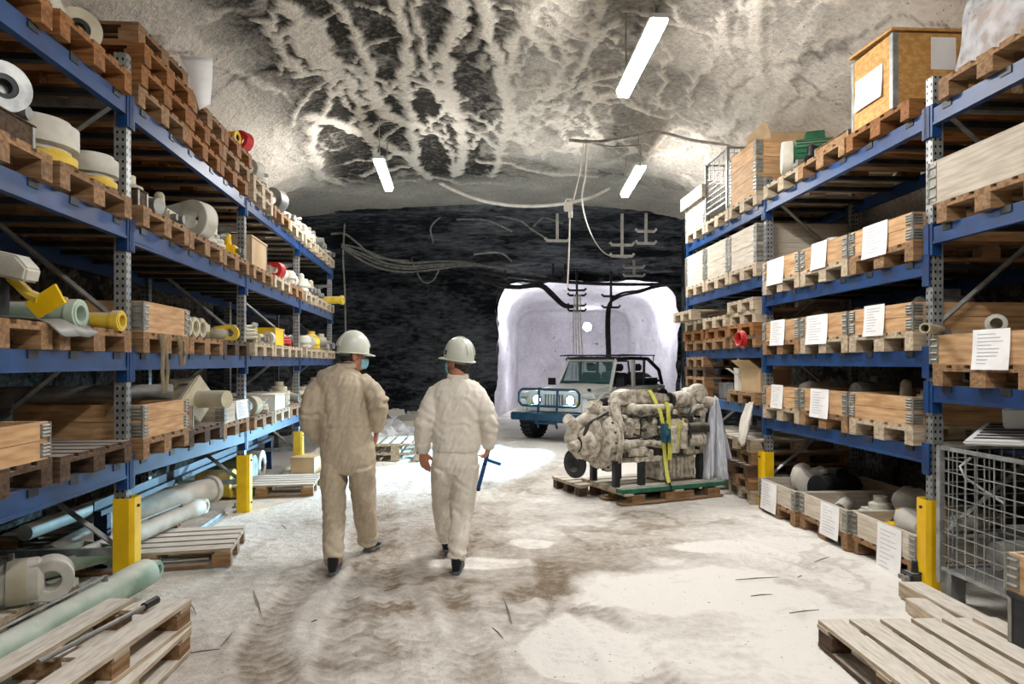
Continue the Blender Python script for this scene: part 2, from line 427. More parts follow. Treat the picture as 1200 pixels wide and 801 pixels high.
for _ in range(75):                      # thin side branches of the salt veins
    src = rv.choice(VEINS[:26])[0]; x, y = rv.choice(src); x += rv.uniform(-12, 12); pts = [(x, y)]
    a = rv.uniform(0, 2*PI); st = rv.uniform(8, 17)
    for k in range(rv.randint(3, 6)):
        a += rv.uniform(-.6, .6); x += math.cos(a)*st; y += math.sin(a)*st*.9; pts.append((x, min(y, 212)))
    VEINS.append((pts, rv.uniform(.018, .042)))
def build_shell():
    ns, ny = 420, 420
    a, z = prof_sample(ns)
    ys = np.concatenate([np.linspace(-5, 4, 30, endpoint=False), 4+(15.4-4)*np.linspace(0, 1, ny-30)**1.15])
    A, Y = np.meshgrid(a, ys); Z = np.meshgrid(z, ys)[0]
    A = A.ravel(); Y = Y.ravel(); Z = Z.ravel()
    fl = sstep(10.5, 15.4, Y); A = A*np.where(A < 0, 1+.85*fl, 1+.6*fl); X = A-.075*Y
    nx = np.gradient(z, edge_order=1); nz = -np.gradient(a)
    ln = np.hypot(nx, nz); nx /= ln; nz /= ln
    NX = np.meshgrid(nx, ys)[0].ravel(); NZ = np.meshgrid(nz, ys)[0].ravel()
    p = np.stack([X, Y, Z], 1)
    big = fbm(p, .55, 4, 2)-.5; med = fbm(p, 1.7, 5, 8); fine = fbm(p, 6, 4, 14)
    ridge = 1-np.abs(2*fbm(p*np.array([1.0, .45, 1]), 1.6, 4, 40)-1)*2.6      # dendrites drawn out along the tunnel
    ridge2 = 1-np.abs(2*fbm(p*np.array([1, .6, 1]), 3.3, 3, 61)-1)*3.0
    cr = np.zeros(len(X)); warp = .20*(fbm(p, 3.0, 3, 71)-.5)+.12*(fbm(p, 11, 3, 72)-.5)
    crack = 1-np.abs(2*fbm(p*np.array([1, .7, 1.0]), 1.1, 5, 140)-1); crack = sstep(.955, .99, crack)*sstep(.40, .55, fbm(p, .7, 3, 150))
    Xw = X+warp; Yw = Y+.3*(fbm(p, 2.5, 3, 82)-.5)
    for pts, w in VEINS:
        d, _ = polydist(Xw, Yw, [ceil_px(*q) for q in pts])
        ww = w*(.35+1.3*fine)
        cr = np.maximum(cr, 1-sstep(ww*.6, ww*1.12, d))
    up = sstep(4.25, 4.95, Z+.3*(fbm(p, 1.1, 3, 44)-.5))                       # ceiling zone, walls stay pale only above the racks
    lat = A
    dark = sstep(-3.0, -1.3, lat)*(1-sstep(.2, 1.0, lat))          # dark middle band
    grey = sstep(.2, 1.0, lat)
    pale = np.where(up > 0, 0, 0)
    blot = sstep(.46, .60, fbm(p, .8, 4, 23))
    wall_shade = .16+.98*sstep(2.9, 3.6, Z)  # walls coloured darker below the rack tops, painting in the racks' shade
    base = (1-up)*wall_shade*(.82+.5*(med-.5))+up*(.02+.34*grey+.30*blot*(1-dark*.9)+.25*(med-.5)+.80*(1-sstep(-2.75, -1.95, lat+.5*(med-.5)))+.22*sstep(2.2, 3.4, lat))
    net = np.clip(sstep(.80, .97, ridge)*.75+sstep(.84, .98, ridge2)*.5, 0, .9)*(.15+.85*sstep(.42, .60, fbm(p, .9, 3, 33)))
    crust_shade = np.clip(np.maximum(base+up*net*(1-.5*dark), cr*up*.95)+.15*(fine-.5), 0, 1)
    near_end = sstep(12.3, 13.8, Y)*up
    crust_shade = crust_shade-.55*crack*(1-.5*up)
    crust_shade = crust_shade*(1-near_end)+near_end*(.66+.5*(med-.5))
    dsp = .42*big+.12*(med-.5)+.07*(fine-.5)-.10*crust_shade*up*0
    # inward normal is (NX,NZ) pointing to the inside; crust stands proud
    ins = np.where(NZ*(2.0-Z)+NX*(.5-A) > 0, 1, -1)
    q = dsp*.55+up*(.035*cr+.02*net)
    q = np.where(Z < 3.3, np.minimum(q, .12), q)
    p[:, 0] += NX*ins*q; p[:, 2] += NZ*ins*q
    P3 = p.reshape(ny, ns, 3); K = crust_shade.reshape(ny, ns)
    i1 = int(np.argmax(z > 3.9)); i2 = ns-int(np.argmax(z[::-1] > 3.9))
    def part(name, i0, i3, label, cat):
        o = grid_obj(name, P3[:, i0:i3].reshape(-1, 3), i3-i0, ny, M['rock_ceiling'], {'crust_shade': K[:, i0:i3].ravel()})
        struct(o, label, cat)
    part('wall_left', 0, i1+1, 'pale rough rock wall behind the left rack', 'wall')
    part('ceiling', i1, i2+1, 'rough rock ceiling with branching white salt crusts', 'ceiling')
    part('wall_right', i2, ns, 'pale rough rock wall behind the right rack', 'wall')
    # crosscut beyond: dark layered roof
    xs = np.linspace(-13, 12, 220); yy = np.linspace(15.0, 20.6, 90)
    X, Y = np.meshgrid(xs, yy); X = X.ravel(); Y = Y.ravel()
    t = np.clip((Y-15)/5.3, 0, 1)
    Z = 5.25-1.15*t-.05*np.abs(X-1)*.3
    pp = np.stack([X, Y, Z], 1)
    s = fbm(pp*np.array([.35, 2.2, 1]), 1.3, 4, 6)
    Z = Z+.35*(s-.5)+.15*(fbm(pp, 2.2, 4, 9)-.5)
    pp[:, 2] = Z
    struct(grid_obj('ceiling_crosscut', pp, 220, 90, M['rock_dark']), 'dark layered rock roof sloping down before the bright gallery', 'ceiling')
    # back wall ring around the gallery mouth, and the gallery itself
    def arch(x0, x1, top, r, n=120):
        pts = [(x0, -.1), (x0+.02, .8), (x0+.05, 1.6), (x0+.03, top-r)]
        pts += [(x0+r-r*math.cos(w), top-r+r*math.sin(w)) for w in np.linspace(0, PI/2, 8)]
        pts += [(x1-r+r*math.sin(w), top-r+r*math.cos(w)) for w in np.linspace(0, PI/2, 8)]
        pts += [(x1, top-r), (x1-.03, 1.6), (x1, .8), (x1, -.1)]
        a = np.array(pts); t = np.concatenate([[0], np.cumsum(np.hypot(*np.diff(a, axis=0).T)+1e-6)])
        s = np.linspace(0, t[-1], n); return np.interp(s, t, a[:, 0]), np.interp(s, t, a[:, 1])
    def loft(name, secs, m, label, cat, amp, sub=14, sd=0):
        rows = []
        for (a, ya), (b, yb) in zip(secs[:-1], secs[1:]):
            for k in range(sub):
                t = k/sub
                rows.append(np.stack([a[0]*(1-t)+b[0]*t, np.full(len(a[0]), ya*(1-t)+yb*t), a[1]*(1-t)+b[1]*t], 1))
        b, yb = secs[-1]; rows.append(np.stack([b[0], np.full(len(b[0]), yb), b[1]], 1))
        q = np.concatenate(rows)
        n = np.stack([fbm(q, 1.2, 5, 3+sd), fbm(q, 1.2, 5, 13+sd), fbm(q, 1.2, 5, 23+sd)], 1)-.5
        n[:, 2] *= .6
        q = q+amp*n
        return struct(grid_obj(name, q, len(b[0]), len(rows), m), label, cat)
    mouth = arch(-.5, 4.95, 4.02, .9)
    loft('wall_back', [(arch(-13, 12, 6.5, .5), 20.5), (arch(-4, 8, 5.2, .6), 20.3), (mouth, 20.0)], M['rock_dark'], 'dark rock wall left of the bright gallery', 'wall', .5)
    loft('wall_gallery', [(mouth, 20.0), (arch(-.38, 4.9, 4.1, 1.0), 20.7), (arch(-.1, 4.75, 3.9, 1.0), 22.5), (arch(.22, 4.42, 3.58, .7), 26.0), (arch(1.2, 3.4, 2.4, .5), 26.25), (arch(2.0, 2.6, 1.2, .2), 26.3), (arch(2.29, 2.31, .3, .005), 26.32)], M['rock_niche'], 'brightly lit pale salt gallery behind the off-road car', 'wall', .28, sd=100)
    # closing wall behind the camera and at the crosscut ends
    mb = MB(); mb.box(-6, 6.5, -5.3, -5.0, -.1, 6)
    struct(mb.build('wall_front', 'rock_wall'))
    mb = MB(); mb.box(-13.2, -12.8, 15, 21, -.1, 6.5); mb.box(-13, -5.0, 15.2, 15.5, -.1, 6.5)
    struct(mb.build('wall_crosscut_left', 'rock_dark'))
    mb = MB(); mb.box(11.5, 11.9, 15, 21, -.1, 6.5); mb.box(3.85, 12, 15.2, 15.5, -.1, 6.5)
    struct(mb.build('wall_crosscut_right', 'rock_dark'))
    mb = MB(); mb.box(-13, 12, 15.25, 15.45, 5.0, 6.5)
    struct(mb.build('trim_crosscut', 'rock_dark'))
build_shell()

# ------------------------------------------------------------------ lamps
M['tube'] = emit('lamp tube', (1, .98, .955, 1), 150)
M['lamp_body'] = mat('lamp housing', (200, 200, 198), None, 5, .5)
def lamp(loc0, loc1, label, group='fluorescent lamps hanging from the ceiling'):
    a = V(loc0); b = V(loc1); c = (a+b)/2; dr = b-a; ln = dr.length
    t = thing('fluorescent_lamp', label, 'lamp', c, math.atan2(dr.y, dr.x), group)
    m = MB(); m.box(-ln/2, ln/2, -.075, .075, .02, .075); m.build('housing', 'lamp_body', t, .01)
    m = MB(); m.prism([(-.07, .019), (-.05, -.035), (.05, -.035), (.07, .019)], -ln/2+.01, ln/2-.01, axis='x'); m.build('diffuser', 'tube', t)
    for s in (-1, 1):
        m = MB(); m.tube([(s*ln*.38, 0, .07), (s*ln*.38, .01, .45), (s*ln*.38+.02, 0, .9)], .008, 6); m.build('hanger_wire', 'cable', t)
    return t
lamp((1.19, 5.5, 4.37), (1.14, 7.0, 4.37), 'bright fluorescent lamp nearest, hanging at top right of the ceiling')
lamp((-1.82, 9.3, 4.37), (-1.95, 10.8, 4.37), 'bright fluorescent lamp farther back on the left, beside the left rack')
lamp((1.82, 9.6, 4.37), (1.85, 11.2, 4.37), 'bright fluorescent lamp farther back on the right, above the engine')
lamp((1.0, 1.2, 4.37), (.95, 2.7, 4.37), 'fluorescent lamp overhead near the viewer')
lamp((-.1, -3.2, 4.37), (-.15, -1.7, 4.37), 'fluorescent lamp overhead behind the viewer')
def light(kind, name, loc, energy, col=(1, 1, 1), size=.1, rot=None, target=None, spot=None, blend=.4, sy=None):
    l = bpy.data.lights.new(name, kind); l.energy = energy; l.color = col
    if kind == 'AREA':
        l.size = size
        if sy: l.shape = 'RECTANGLE'; l.size_y = sy
    else: l.shadow_soft_size = size
    if kind == 'SPOT': l.spot_size = spot; l.spot_blend = blend
    o = bpy.data.objects.new(name, l); C.objects.link(o); o.location = loc
    if target is not None: o.rotation_euler = (V(target)-V(loc)).to_track_quat('-Z', 'Y').to_euler()
    elif rot: o.rotation_euler = rot
    return o
w = bpy.data.worlds.new('World'); S.world = w; w.use_nodes = True
w.node_tree.nodes['Background'].inputs[0].default_value = (.6, .7, .9, 1); w.node_tree.nodes['Background'].inputs[1].default_value = .02
# gallery floodlights
t = thing('work_lamp', 'small bright round work lamp on the back wall of the bright gallery', 'lamp', P(688, 383, 25.75))
m = MB(); m.cyl((0, .12, 0), (0, -.06, 0), .17, n=20); m.build('housing', 'lamp_body', t)
M['flood'] = emit('flood glass', (.95, .96, 1, 1), 90)
m = MB(); m.cyl((0, -.06, 0), (0, -.075, 0), .15, n=20); m.build('lens', 'flood', t)
light('POINT', 'gallery lamp left', (.30, 21.0, 3.2), 85, (.95, .95, 1), .15)
light('POINT', 'gallery lamp right', (4.1, 21.2, 3.2), 85, (.95, .95, 1), .15)
light('POINT', 'gallery lamp floor', (.45, 22.0, .9), 12, (.93, .94, 1), .15)

# ------------------------------------------------------------------ camera
cam = bpy.data.cameras.new('Camera'); co = bpy.data.objects.new('Camera', cam); C.objects.link(co)
co.location = (0, 0, EYE); co.rotation_euler = (PI/2, 0, 0)
cam.sensor_width = 36; cam.lens = 24; cam.shift_y = 24.5/1200; cam.clip_start = .05; cam.clip_end = 200
S.camera = co
S.view_settings.view_transform = 'Standard'; S.view_settings.look = 'None'; S.view_settings.gamma = 1
S.view_settings.use_curve_mapping = False; S.view_settings.exposure = 0.18
# ------------------------------------------------------------------ racks
AL = math.atan((600-521)/800); AR = math.atan((600-557)/800)
XL, XR = 2.17, 3.28
OL = V((-XL, 0, 0)); OR = V((XR, 0, 0))
def rp(side, d, s, z):                       # point in a rack: depth d from the camera plane, s metres in from its aisle face
    a, o, sg = (AL, OL, -1) if side == 'L' else (AR, OR, 1)
    y = d/math.cos(a); x = sg*s
    q = o+V((x*math.cos(a)-y*math.sin(a), x*math.sin(a)+y*math.cos(a), 0))
    q.z = z
    return q
def rz(side): return AL if side == 'L' else AR+PI
def dpx(side, px, s=0.0):                    # depth at which a point s into the rack shows at column px
    return (XL+s)*800/(521-px) if side == 'L' else (XR+s)*800/(px-557)
LD = [1.95, 4.70, 7.45, 10.21, 13.15]
RD = [2.14, 4.94, 7.74, 10.54]
LZ = {'L': [[3.38, 2.585, 1.69, .975], [3.43, 2.585, 1.69, .955], [3.42, 2.56, 1.70, .875], [3.42, 2.56, 1.70, .88], [3.43, 2.57, 1.70, .89]]}
# shelf heights per bay (top of beam)
LSH = [lambda d: 3.40+.03*(d-3.3)/1.4, lambda d: 2.585, lambda d: 1.69, lambda d: .965 if d < 4.7 else .955-.08*min(1, (d-4.7)/2.75)]
RSH = {0: [3.44, 2.59, 1.46], 1: [3.44, 2.375, 1.71, 1.01], 2: [3.44, 2.62, 1.80, 1.13]}
def shelf(side, lev, d, bay=None):
    if side == 'L':
        b = bay if bay is not None else (0 if d < 4.7 else 1 if d < 7.45 else 2 if d < 10.21 else 3)
        t = (d-LD[b])/(LD[b+1]-LD[b]); return LZ['L'][b][lev]*(1-t)+LZ['L'][b+1][lev]*t
    b = bay if bay is not None else (0 if d < 4.94 else 1 if d < 7.74 else 2)
    return RSH[b][lev]

def perforated():
    m = M['galv'].copy(); m.name = 'perforated upright steel'; nt = m.node_tree; N = nt.nodes; L = nt.links; b = N['Principled BSDF']
    src = b.inputs['Base Color'].links[0].from_socket
    tc = N.new('ShaderNodeTexCoord'); sx = N.new('ShaderNodeSeparateXYZ'); L.new(tc.outputs['Object'], sx.inputs[0])
    def mth(op, a, v=None, v2=None):
        n = N.new('ShaderNodeMath'); n.operation = op; L.new(a, n.inputs[0])
        if v is not None:
            if hasattr(v, 'links'): L.new(v, n.inputs[1])
            else: n.inputs[1].default_value = v
        if v2 is not None: n.inputs[2].default_value = v2
        return n.outputs[0]
    fz = mth('FRACT', mth('MULTIPLY', sx.outputs[2], 20)); kz = mth('LESS_THAN', mth('ABSOLUTE', mth('SUBTRACT', fz, .5)), .2)
    ky = mth('LESS_THAN', mth('ABSOLUTE', mth('SUBTRACT', mth('ABSOLUTE', sx.outputs[1]), .022)), .007)
    kx = mth('LESS_THAN', mth('ABSOLUTE', mth('SUBTRACT', mth('ABSOLUTE', sx.outputs[0]), .018)), .007)
    g = N.new('ShaderNodeNewGeometry'); nn = N.new('ShaderNodeSeparateXYZ')
    vt = N.new('ShaderNodeVectorTransform'); vt.vector_type = 'NORMAL'; vt.convert_from = 'WORLD'; vt.convert_to = 'OBJECT'
    L.new(g.outputs['Normal'], vt.inputs[0]); L.new(vt.outputs[0], nn.inputs[0])
    fx = mth('GREATER_THAN', mth('ABSOLUTE', nn.outputs[0]), .7); fy = mth('GREATER_THAN', mth('ABSOLUTE', nn.outputs[1]), .7)
    hole = mth('MULTIPLY', kz, mth('ADD', mth('MULTIPLY', fx, ky), mth('MULTIPLY', fy, kx)))
    mx = N.new('ShaderNodeMix'); mx.data_type = 'RGBA'; mx.inputs[7].default_value = lin(18, 18, 20)
    L.new(hole, mx.inputs[0]); L.new(src, mx.inputs[6]); L.new(mx.outputs[2], b.inputs['Base Color'])
    return m
M['upright'] = perforated()

def make_rack(side, label, D, H, ztop, base, guard_h):
    t = thing('pallet_rack', label, 'rack', OL if side == 'L' else OR, AL if side == 'L' else AR)
    sg = -1 if side == 'L' else 1
    a = AL if side == 'L' else AR
    Y = [d/math.cos(a) for d in D]
    depth = 1.08
    pm = None
    for i, y in enumerate(Y):
        for s in (0, 1):
            x = sg*(.045+s*(depth-.09))
            if s == 0 or True:
                m = MB(); zt = ztop[i]
                # C profile: web towards the aisle, two flanges, two lips
                m.box(-.04, -.036, -.036, .036, 0, zt); m.box(.036, .04, -.036, -.016, 0, zt); m.box(.036, .04, .016, .036, 0, zt)
                m.box(-.0359, .0359, -.036, -.032, 0, zt); m.box(-.0359, .0359, .032, .036, 0, zt)
                p = m.build('upright_post', 'upright', t); p.location = (x, y, base[i]); p.rotation_euler = (0, 0, 0 if side == 'R' else PI)
            m = MB(); m.box(-.07, .07, -.07, .07, base[i]-.005, base[i]+.012)
            q = m.build('base_plate', 'galv', t); q.location = (x, y, 0)
        # frame bracing between front and rear post
        x0, x1 = sg*.07, sg*(depth-.07)
        for z in (.3, ztop[i]-.25):
            m = MB(); m.box(min(x0, x1), max(x0, x1), y-.015, y+.015, z, z+.05); m.build('frame_strut', 'galv', t)
        for k, (za, zb) in enumerate(((.35, 1.1), (1.1, 1.9), (1.9, 2.7), (2.7, ztop[i]-.2))):
            m = MB(); xa, xb = (x0, x1) if k % 2 == 0 else (x1, x0)
            m.tube([(xa, y, za), (xb, y, zb)], .02, 4, False); m.build('diagonal_brace', 'galv', t)
        if guard_h[i]:
            g = MB(); z0 = base[i]
            o = [(-.075, -.058), (-.05, -.085), (.05, -.085), (.075, -.058), (.075, .045), (.068, .045), (.068, -.053), (.046, -.077), (-.046, -.077), (-.068, -.053), (-.068, .045), (-.075, .045)]
            g.prism([(u, v) for u, v in o], 0, guard_h[i])
            q = g.build('post_guard', 'yellow' if not (side == 'L' and i == 3) else 'yellow_dirty', t); q['label'] = 'yellow steel post guard'
            q.location = (sg*.03, y, z0); q.rotation_euler = (0, 0, (PI/2 if side == 'L' else -PI/2)+(.0))
            b = MB()
            for bz in (.1, guard_h[i]-.06):
                bb = MB(); bb.cyl((0, -.084, bz), (0, -.097, bz), .011, n=8); bb.build('bolt', 'dark_steel', q)
    for i in range(len(Y)-1):
        for lev in range(len(H[i])):
            za, zb = H[i][lev]
            for s in (0, 1):
                x = sg*(.02+s*(depth-.05))
                m = MB(); y0, y1 = Y[i]+.05, Y[i+1]-.05
                xx = (x-.025, x+.025)
                h = .118
                vs = [(xx[0], y0, za-h), (xx[1], y0, za-h), (xx[1], y1, zb-h), (xx[0], y1, zb-h), (xx[0], y0, za), (xx[1], y0, za), (xx[1], y1, zb), (xx[0], y1, zb)]
                m.add(vs, [(3, 2, 1, 0), (4, 5, 6, 7), (0, 1, 5, 4), (1, 2, 6, 5), (2, 3, 7, 6), (3, 0, 4, 7)])
                # lower lip towards the aisle
                xo = x-sg*.03
                m.box(min(xo, x), max(xo, x), y0, y1, min(za, zb)-h-.002, min(za, zb)-h+.018) if abs(za-zb) < .03 else None
                bm_ = m.build('beam', 'blue', t)
                if s == 0:
                    for (yy, zz, sd) in ((Y[i]+.045, za, 1), (Y[i+1]-.045, zb, -1)):
                        c = MB(); xf = x-sg*.032
                        c.box(min(xf, xf+sg*.07), max(xf, xf+sg*.07), yy-.045 if sd > 0 else yy-.012, yy+.012 if sd > 0 else yy+.045, zz-.2, zz+.03)
                        c.box(xf-.006, xf+.006, yy-(.075 if sd > 0 else -.02), yy+(-.02 if sd > 0 else .075), zz-.2, zz+.03)
                        c.build('beam_connector', 'blue', bm_)
            for k in range(6):          # pallet support bars across the beams, dark steel standing in for shade underneath
                f = (k+.5)/6; yy = Y[i]+(Y[i+1]-Y[i])*f+(.03 if k % 2 else -.03); zz = za+(zb-za)*f
                m = MB(); m.box(sg*.05 if sg > 0 else -depth+.05, depth-.05 if sg > 0 else -.05, yy-.03, yy+.03, zz-.05, zz-.012)
                xo = -sg*.012; m.box(min(xo, xo+sg*.06), max(xo, xo+sg*.06), yy-.045, yy+.045, zz-.045, zz-.0005)
                m.build('support_bar', 'dark_steel', t)
    return t
HL = [[(LZ['L'][i][k], LZ['L'][i+1][k]) for k in range(4)] for i in range(4)]
HRr = [[(z, z) for z in RSH[i]] for i in range(3)]
make_rack('L', 'long blue and galvanised pallet rack along the left wall', LD, HL, [3.62, 3.62, 3.30, 3.30, 3.32], [.0, .12, .0, .0, .0], [.6, .58, .62, .6, .6])
make_rack('R', 'blue and galvanised pallet rack along the right wall', RD, HRr, [3.8, 3.68, 3.72, 3.6], [0, 0, 0, 0], [.6, .64, .62, .6])

# ------------------------------------------------------------------ pallets and collar boxes
def mk_pallet(w, wood, full=False, L=1.2, dusty=None):
    def f():
        t = thing('wooden_pallet', '', 'pallet')
        m = MB(); bw = w*.165
        ys = [-w/2+bw/2+(w-bw)*k/4 for k in range(5)]
        for k, y in enumerate(ys):
            q = bw/2*(1 if k % 2 == 0 else .85); m.box(-L, 0, y-q, y+q, .122, .144)
        for x in (-.06, -L/2, -L+.06): m.box(x-.06 if x > -L+.1 else -L, x+.06 if x < -.1 else 0, -w/2, w/2, .100, .1215)
        m.build('top_deck', dusty or wood, t)
        for k, y in enumerate((-w/2+bw*.36, 0, w/2-bw*.36)):
            hw = bw*.36 if k != 1 else bw*.48
            for x in ((-.07,) if not full else (-.07, -L/2, -L+.07)):
                m = MB(); m.box(x-.07, x+.069, y-hw, y+hw, .022, .100); m.build('block', wood, t)
            m = MB(); m.box(-L, 0, y-hw, y+hw, 0, .0215)
            if not full:
                for x in (-L/2, -L+.07): m.box(x-.07, x+.07, y-hw, y+hw, .022, .0995)
            m.build('runner', wood, t)
        return t
    return f
WP = .86
def pallet(side, d, z, label, wood='wood', s=-.06, group=None, turn=0, dz=0):
    k = 'pal_'+wood
    pr = {'wood': 'wood', 'wood_orange': 'wood_orange', 'wood_pale': 'wood_pale', 'wood_dark': 'wood_dark'}[wood]
    o = place(k, mk_pallet(WP, pr), rp(side, d, s, z+dz), rz(side)+turn, label, group)
    return o
def paper_bits(parent, x, y0, y1, z0, z1, curl=.015, tilt=0):
    m = MB(); n = 6; vs = []
    for i in range(n+1):
        z = z1+(z0-z1)*i/n; xx = x+.004+curl*(i/n)**2; sh = tilt*i/n
        vs += [(xx, y0+sh, z), (xx, y1+sh, z)]
    vs += [(p[0]+.002, p[1], p[2]) for p in vs]
    k = 2*(n+1)
    fs = [(2*i, 2*i+1, 2*i+3, 2*i+2) for i in range(n)]+[(k+2*i, k+2*i+2, k+2*i+3, k+2*i+1) for i in range(n)]
    fs += [(2*i, 2*i+2, k+2*i+2, k+2*i) for i in range(n)]+[(2*i+1, k+2*i+1, k+2*i+3, 2*i+3) for i in range(n)]+[(0, k, k+1, 1), (2*n, 2*n+1, k+2*n+1, k+2*n)]
    m.add(vs, fs)
    p = m.build('paper_label', 'paper', parent); p['label'] = 'white paper sheet'
    q = MB(); h = z1-z0; rnd = random.Random(int(abs(y0*1000))+int(z0*777))
    for i in range(9):
        f = .12+.09*i; z = z1-h*f; l = rnd.uniform(.25, .7)
        xx = x+.0075+curl*f*f+.001
        q.box(xx-.002, xx, y0+(y1-y0)*.14+tilt*f, y0+(y1-y0)*(.14+l)+tilt*f, z-.002, z+.002)
    q.build('printed_lines', 'print', p)
def mk_collar(w, h, nb, wood, paper=None, L=1.18, floor=True):
    def f():
        t = thing('pallet_collar', '', 'crate')
        m = MB(); th = .022; g = .004; bh = h/nb
        for k in range(nb):
            z0, z1 = k*bh+(g/2 if k else 0), (k+1)*bh-g/2
            m.box(-th, 0, -w/2, w/2, z0, z1); m.box(-L, -L+th, -w/2, w/2, z0, z1)
            m.box(-L+th, -th, -w/2, -w/2+th, z0, z1); m.box(-L+th, -th, w/2-th, w/2, z0, z1)
        m.build('board_frame', wood, t)
        for sx in (0, 1):
            for sy in (-1, 1):
                q = MB(); X = 0 if sx == 0 else -L; ox = 1 if sx == 0 else -1
                y = sy*w/2
                for k in range(nb):
                    z0, z1 = k*bh+.012, (k+1)*bh-.012
                    q.box(min(X, X+ox*.004), max(X, X+ox*.004), min(y, y-sy*.075), max(y, y-sy*.075), z0, z1)
                    q.box(min(X, X-ox*.075), max(X, X-ox*.075), min(y, y+sy*.004), max(y, y+sy*.004), z0, z1)
                    for j in range(4):
                        z = z0+(z1-z0)*(j+.5)/4
                        q.cyl((X+ox*.006, y-sy*.005, z), (X+ox*.006, y-sy*.07, z), .008, n=6)
                        q.cyl((X-ox*.005, y+sy*.006, z), (X-ox*.07, y+sy*.006, z), .008, n=6)
                q.cyl((X+ox*.004, y+sy*.004, .005), (X+ox*.004, y+sy*.004, h-.005), .009, n=8)
                q.build('corner_hinge', 'hinge', t)
        if floor:
            b = MB(); b.box(-L+th, -th, -w/2+th, w/2-th, .002, .012); b.build('inner_floor', 'wood_dark', t)
        if paper:
            paper_bits(t, 0, *paper)
        return t
    return f
def collar(side, d, z, label, h=.2, nb=1, wood='collar', paper=None, s=-.055, group=None, w=WP-.02):
    k = f'col{w}{h}{nb}{wood}{paper}'
    return place(k, mk_collar(w, h, nb, wood, paper), rp(side, d, s, z), rz(side), label, group)
PH = .1445

# ------------------------------------------------------------------ loads (built along local x: +x faces the aisle)
def mk_eye_cyl(L, r, er, body='white_paint', eye='white_paint', rod=True, band=None):
    def f():
        t = thing('hydraulic_cylinder', '', 'hydraulic cylinder')
        m = MB(); x1 = -er*1.25
        m.lathe([(r*.55, 0), (r, .015), (r, (L+x1)*.86), (r*1.09, (L+x1)*.86+.01), (r*1.09, (L+x1)-.03), (r*.8, (L+x1))], (-L, 0, r*1.1), (1, 0, 0), 20)
        m.build('barrel', body, t)
        m = MB(); n = 18; out = [(-er*1.6, -er*.62), (-er*1.6, er*.62)]
        out = [(-er*1.7, -er*.7)]+[(er*math.cos(w), er*math.sin(w)) for w in np.linspace(-PI*.62, PI*.62, n)]+[(-er*1.7, er*.7)]
        ro = er*.48; hole = [(ro*math.cos(w), ro*math.sin(w)) for w in np.linspace(0, 2*PI, n+2, endpoint=False)]
        # plate with a bored hole: outer rim, inner rim, two faces
        k = len(out); vs = []; wdt = r*.75
        ring = []
        for (u, v) in out:
            a = math.atan2(v, u); ring.append((ro*math.cos(a), ro*math.sin(a)))
        for h in (-wdt, wdt):
            vs += [(u, h, v) for u, v in out]+[(u, h, v) for u, v in ring]
        fs = []
        for i in range(k):
            j = (i+1) % k
            fs += [(i, j, k+j, k+i), (2*k+i, 3*k+i, 3*k+j, 2*k+j), (i, 2*k+i, 2*k+j, j), (k+i, k+j, 3*k+j, 3*k+i)]
        T = Matrix.Translation((-er, 0, max(r*1.1, er)))
        m.add(vs, fs, False, T); m.build('eye_lug', eye, t, .006)
        m = MB(); m.cyl((-L*.75, 0, r*2.05), (-L*.75, 0, r*2.5), .018, n=8); m.cyl((-L*.2-er, 0, r*2.05), (-L*.2-er, 0, r*2.5), .018, n=8)
        m.tube([(-L*.75, 0, r*2.42), (-L*.5, 0, r*2.45), (-L*.2-er, 0, r*2.42)], .009, 6); m.build('oil_pipe', 'grey_steel', t)
        if band:
            m = MB(); m.lathe([(r*1.105, 0), (r*1.105, .1)], (-er*1.3-.18, 0, r*1.1), (1, 0, 0), 20); m.build('painted_band', band, t)
        return t
    return f
def mk_pipe(L, r, m_='white_paint', ri=.7, flange=False):
    def f():
        t = thing('steel_tube', '', 'tube')
        m = MB(); n = 18; vs = []
        prof = [(r, -L), (r, 0), (r*ri, 0), (r*ri, -.12), (.0005, -.12)]
        m.lathe([(.0005, -L)]+prof, (0, 0, r), (1, 0, 0), n); m.build('tube_wall', m_, t)
        if flange:
            m = MB(); m.ring((-.03, 0, r), (1, 0, 0), r*1.22, r*.98, .05); m.build('flange', m_, t)
        return t
    return f
def mk_motor(s=1.0, col='green'):
    def f():
        t = thing('electric_motor', '', 'motor')
        m = MB(); r = .14*s
        m.lathe([(r*.9, -.5*s), (r, -.48*s), (r, -.08*s), (r*.85, -.06*s)], (0, 0, r*1.25), (1, 0, 0), 24)
        for k in range(20):
            w = 2*PI*k/20; T = Matrix.Translation((0, 0, r*1.25)) @ Matrix.Rotation(w, 4, 'X')
            m.box(-.44*s, -.12*s, -.004*s, .004*s, r*.98, r*1.09, T)
        m.build('finned_body', col, t)
        m = MB(); m.lathe([(r*.4, 0), (r*1.02, 0), (r*1.06, -.02*s), (r*1.06, -.09*s), (r*.9, -.1*s)], (0, 0, r*1.25), (1, 0, 0), 24); m.build('fan_cover', 'white_paint' if col == 'green' else col, t)
        m = MB(); m.box(-.36*s, -.2*s, -.07*s, .07*s, r*2.2, r*2.75); m.build('terminal_box', col, t, .006*s)
        m = MB()
        for y in (-1, 1): m.box(-.42*s, -.14*s, y*r*.75-.02*s, y*r*.75+.02*s, 0, r*.62)
        m.box(-.42*s, -.14*s, -r*.95, r*.95, 0, .02*s); m.build('foot', col, t)
        m = MB(); m.cyl((-.5*s, 0, r*1.25), (-.62*s, 0, r*1.25), .03*s, n=12); m.build('shaft', 'grey_steel', t)
        return t
    return f
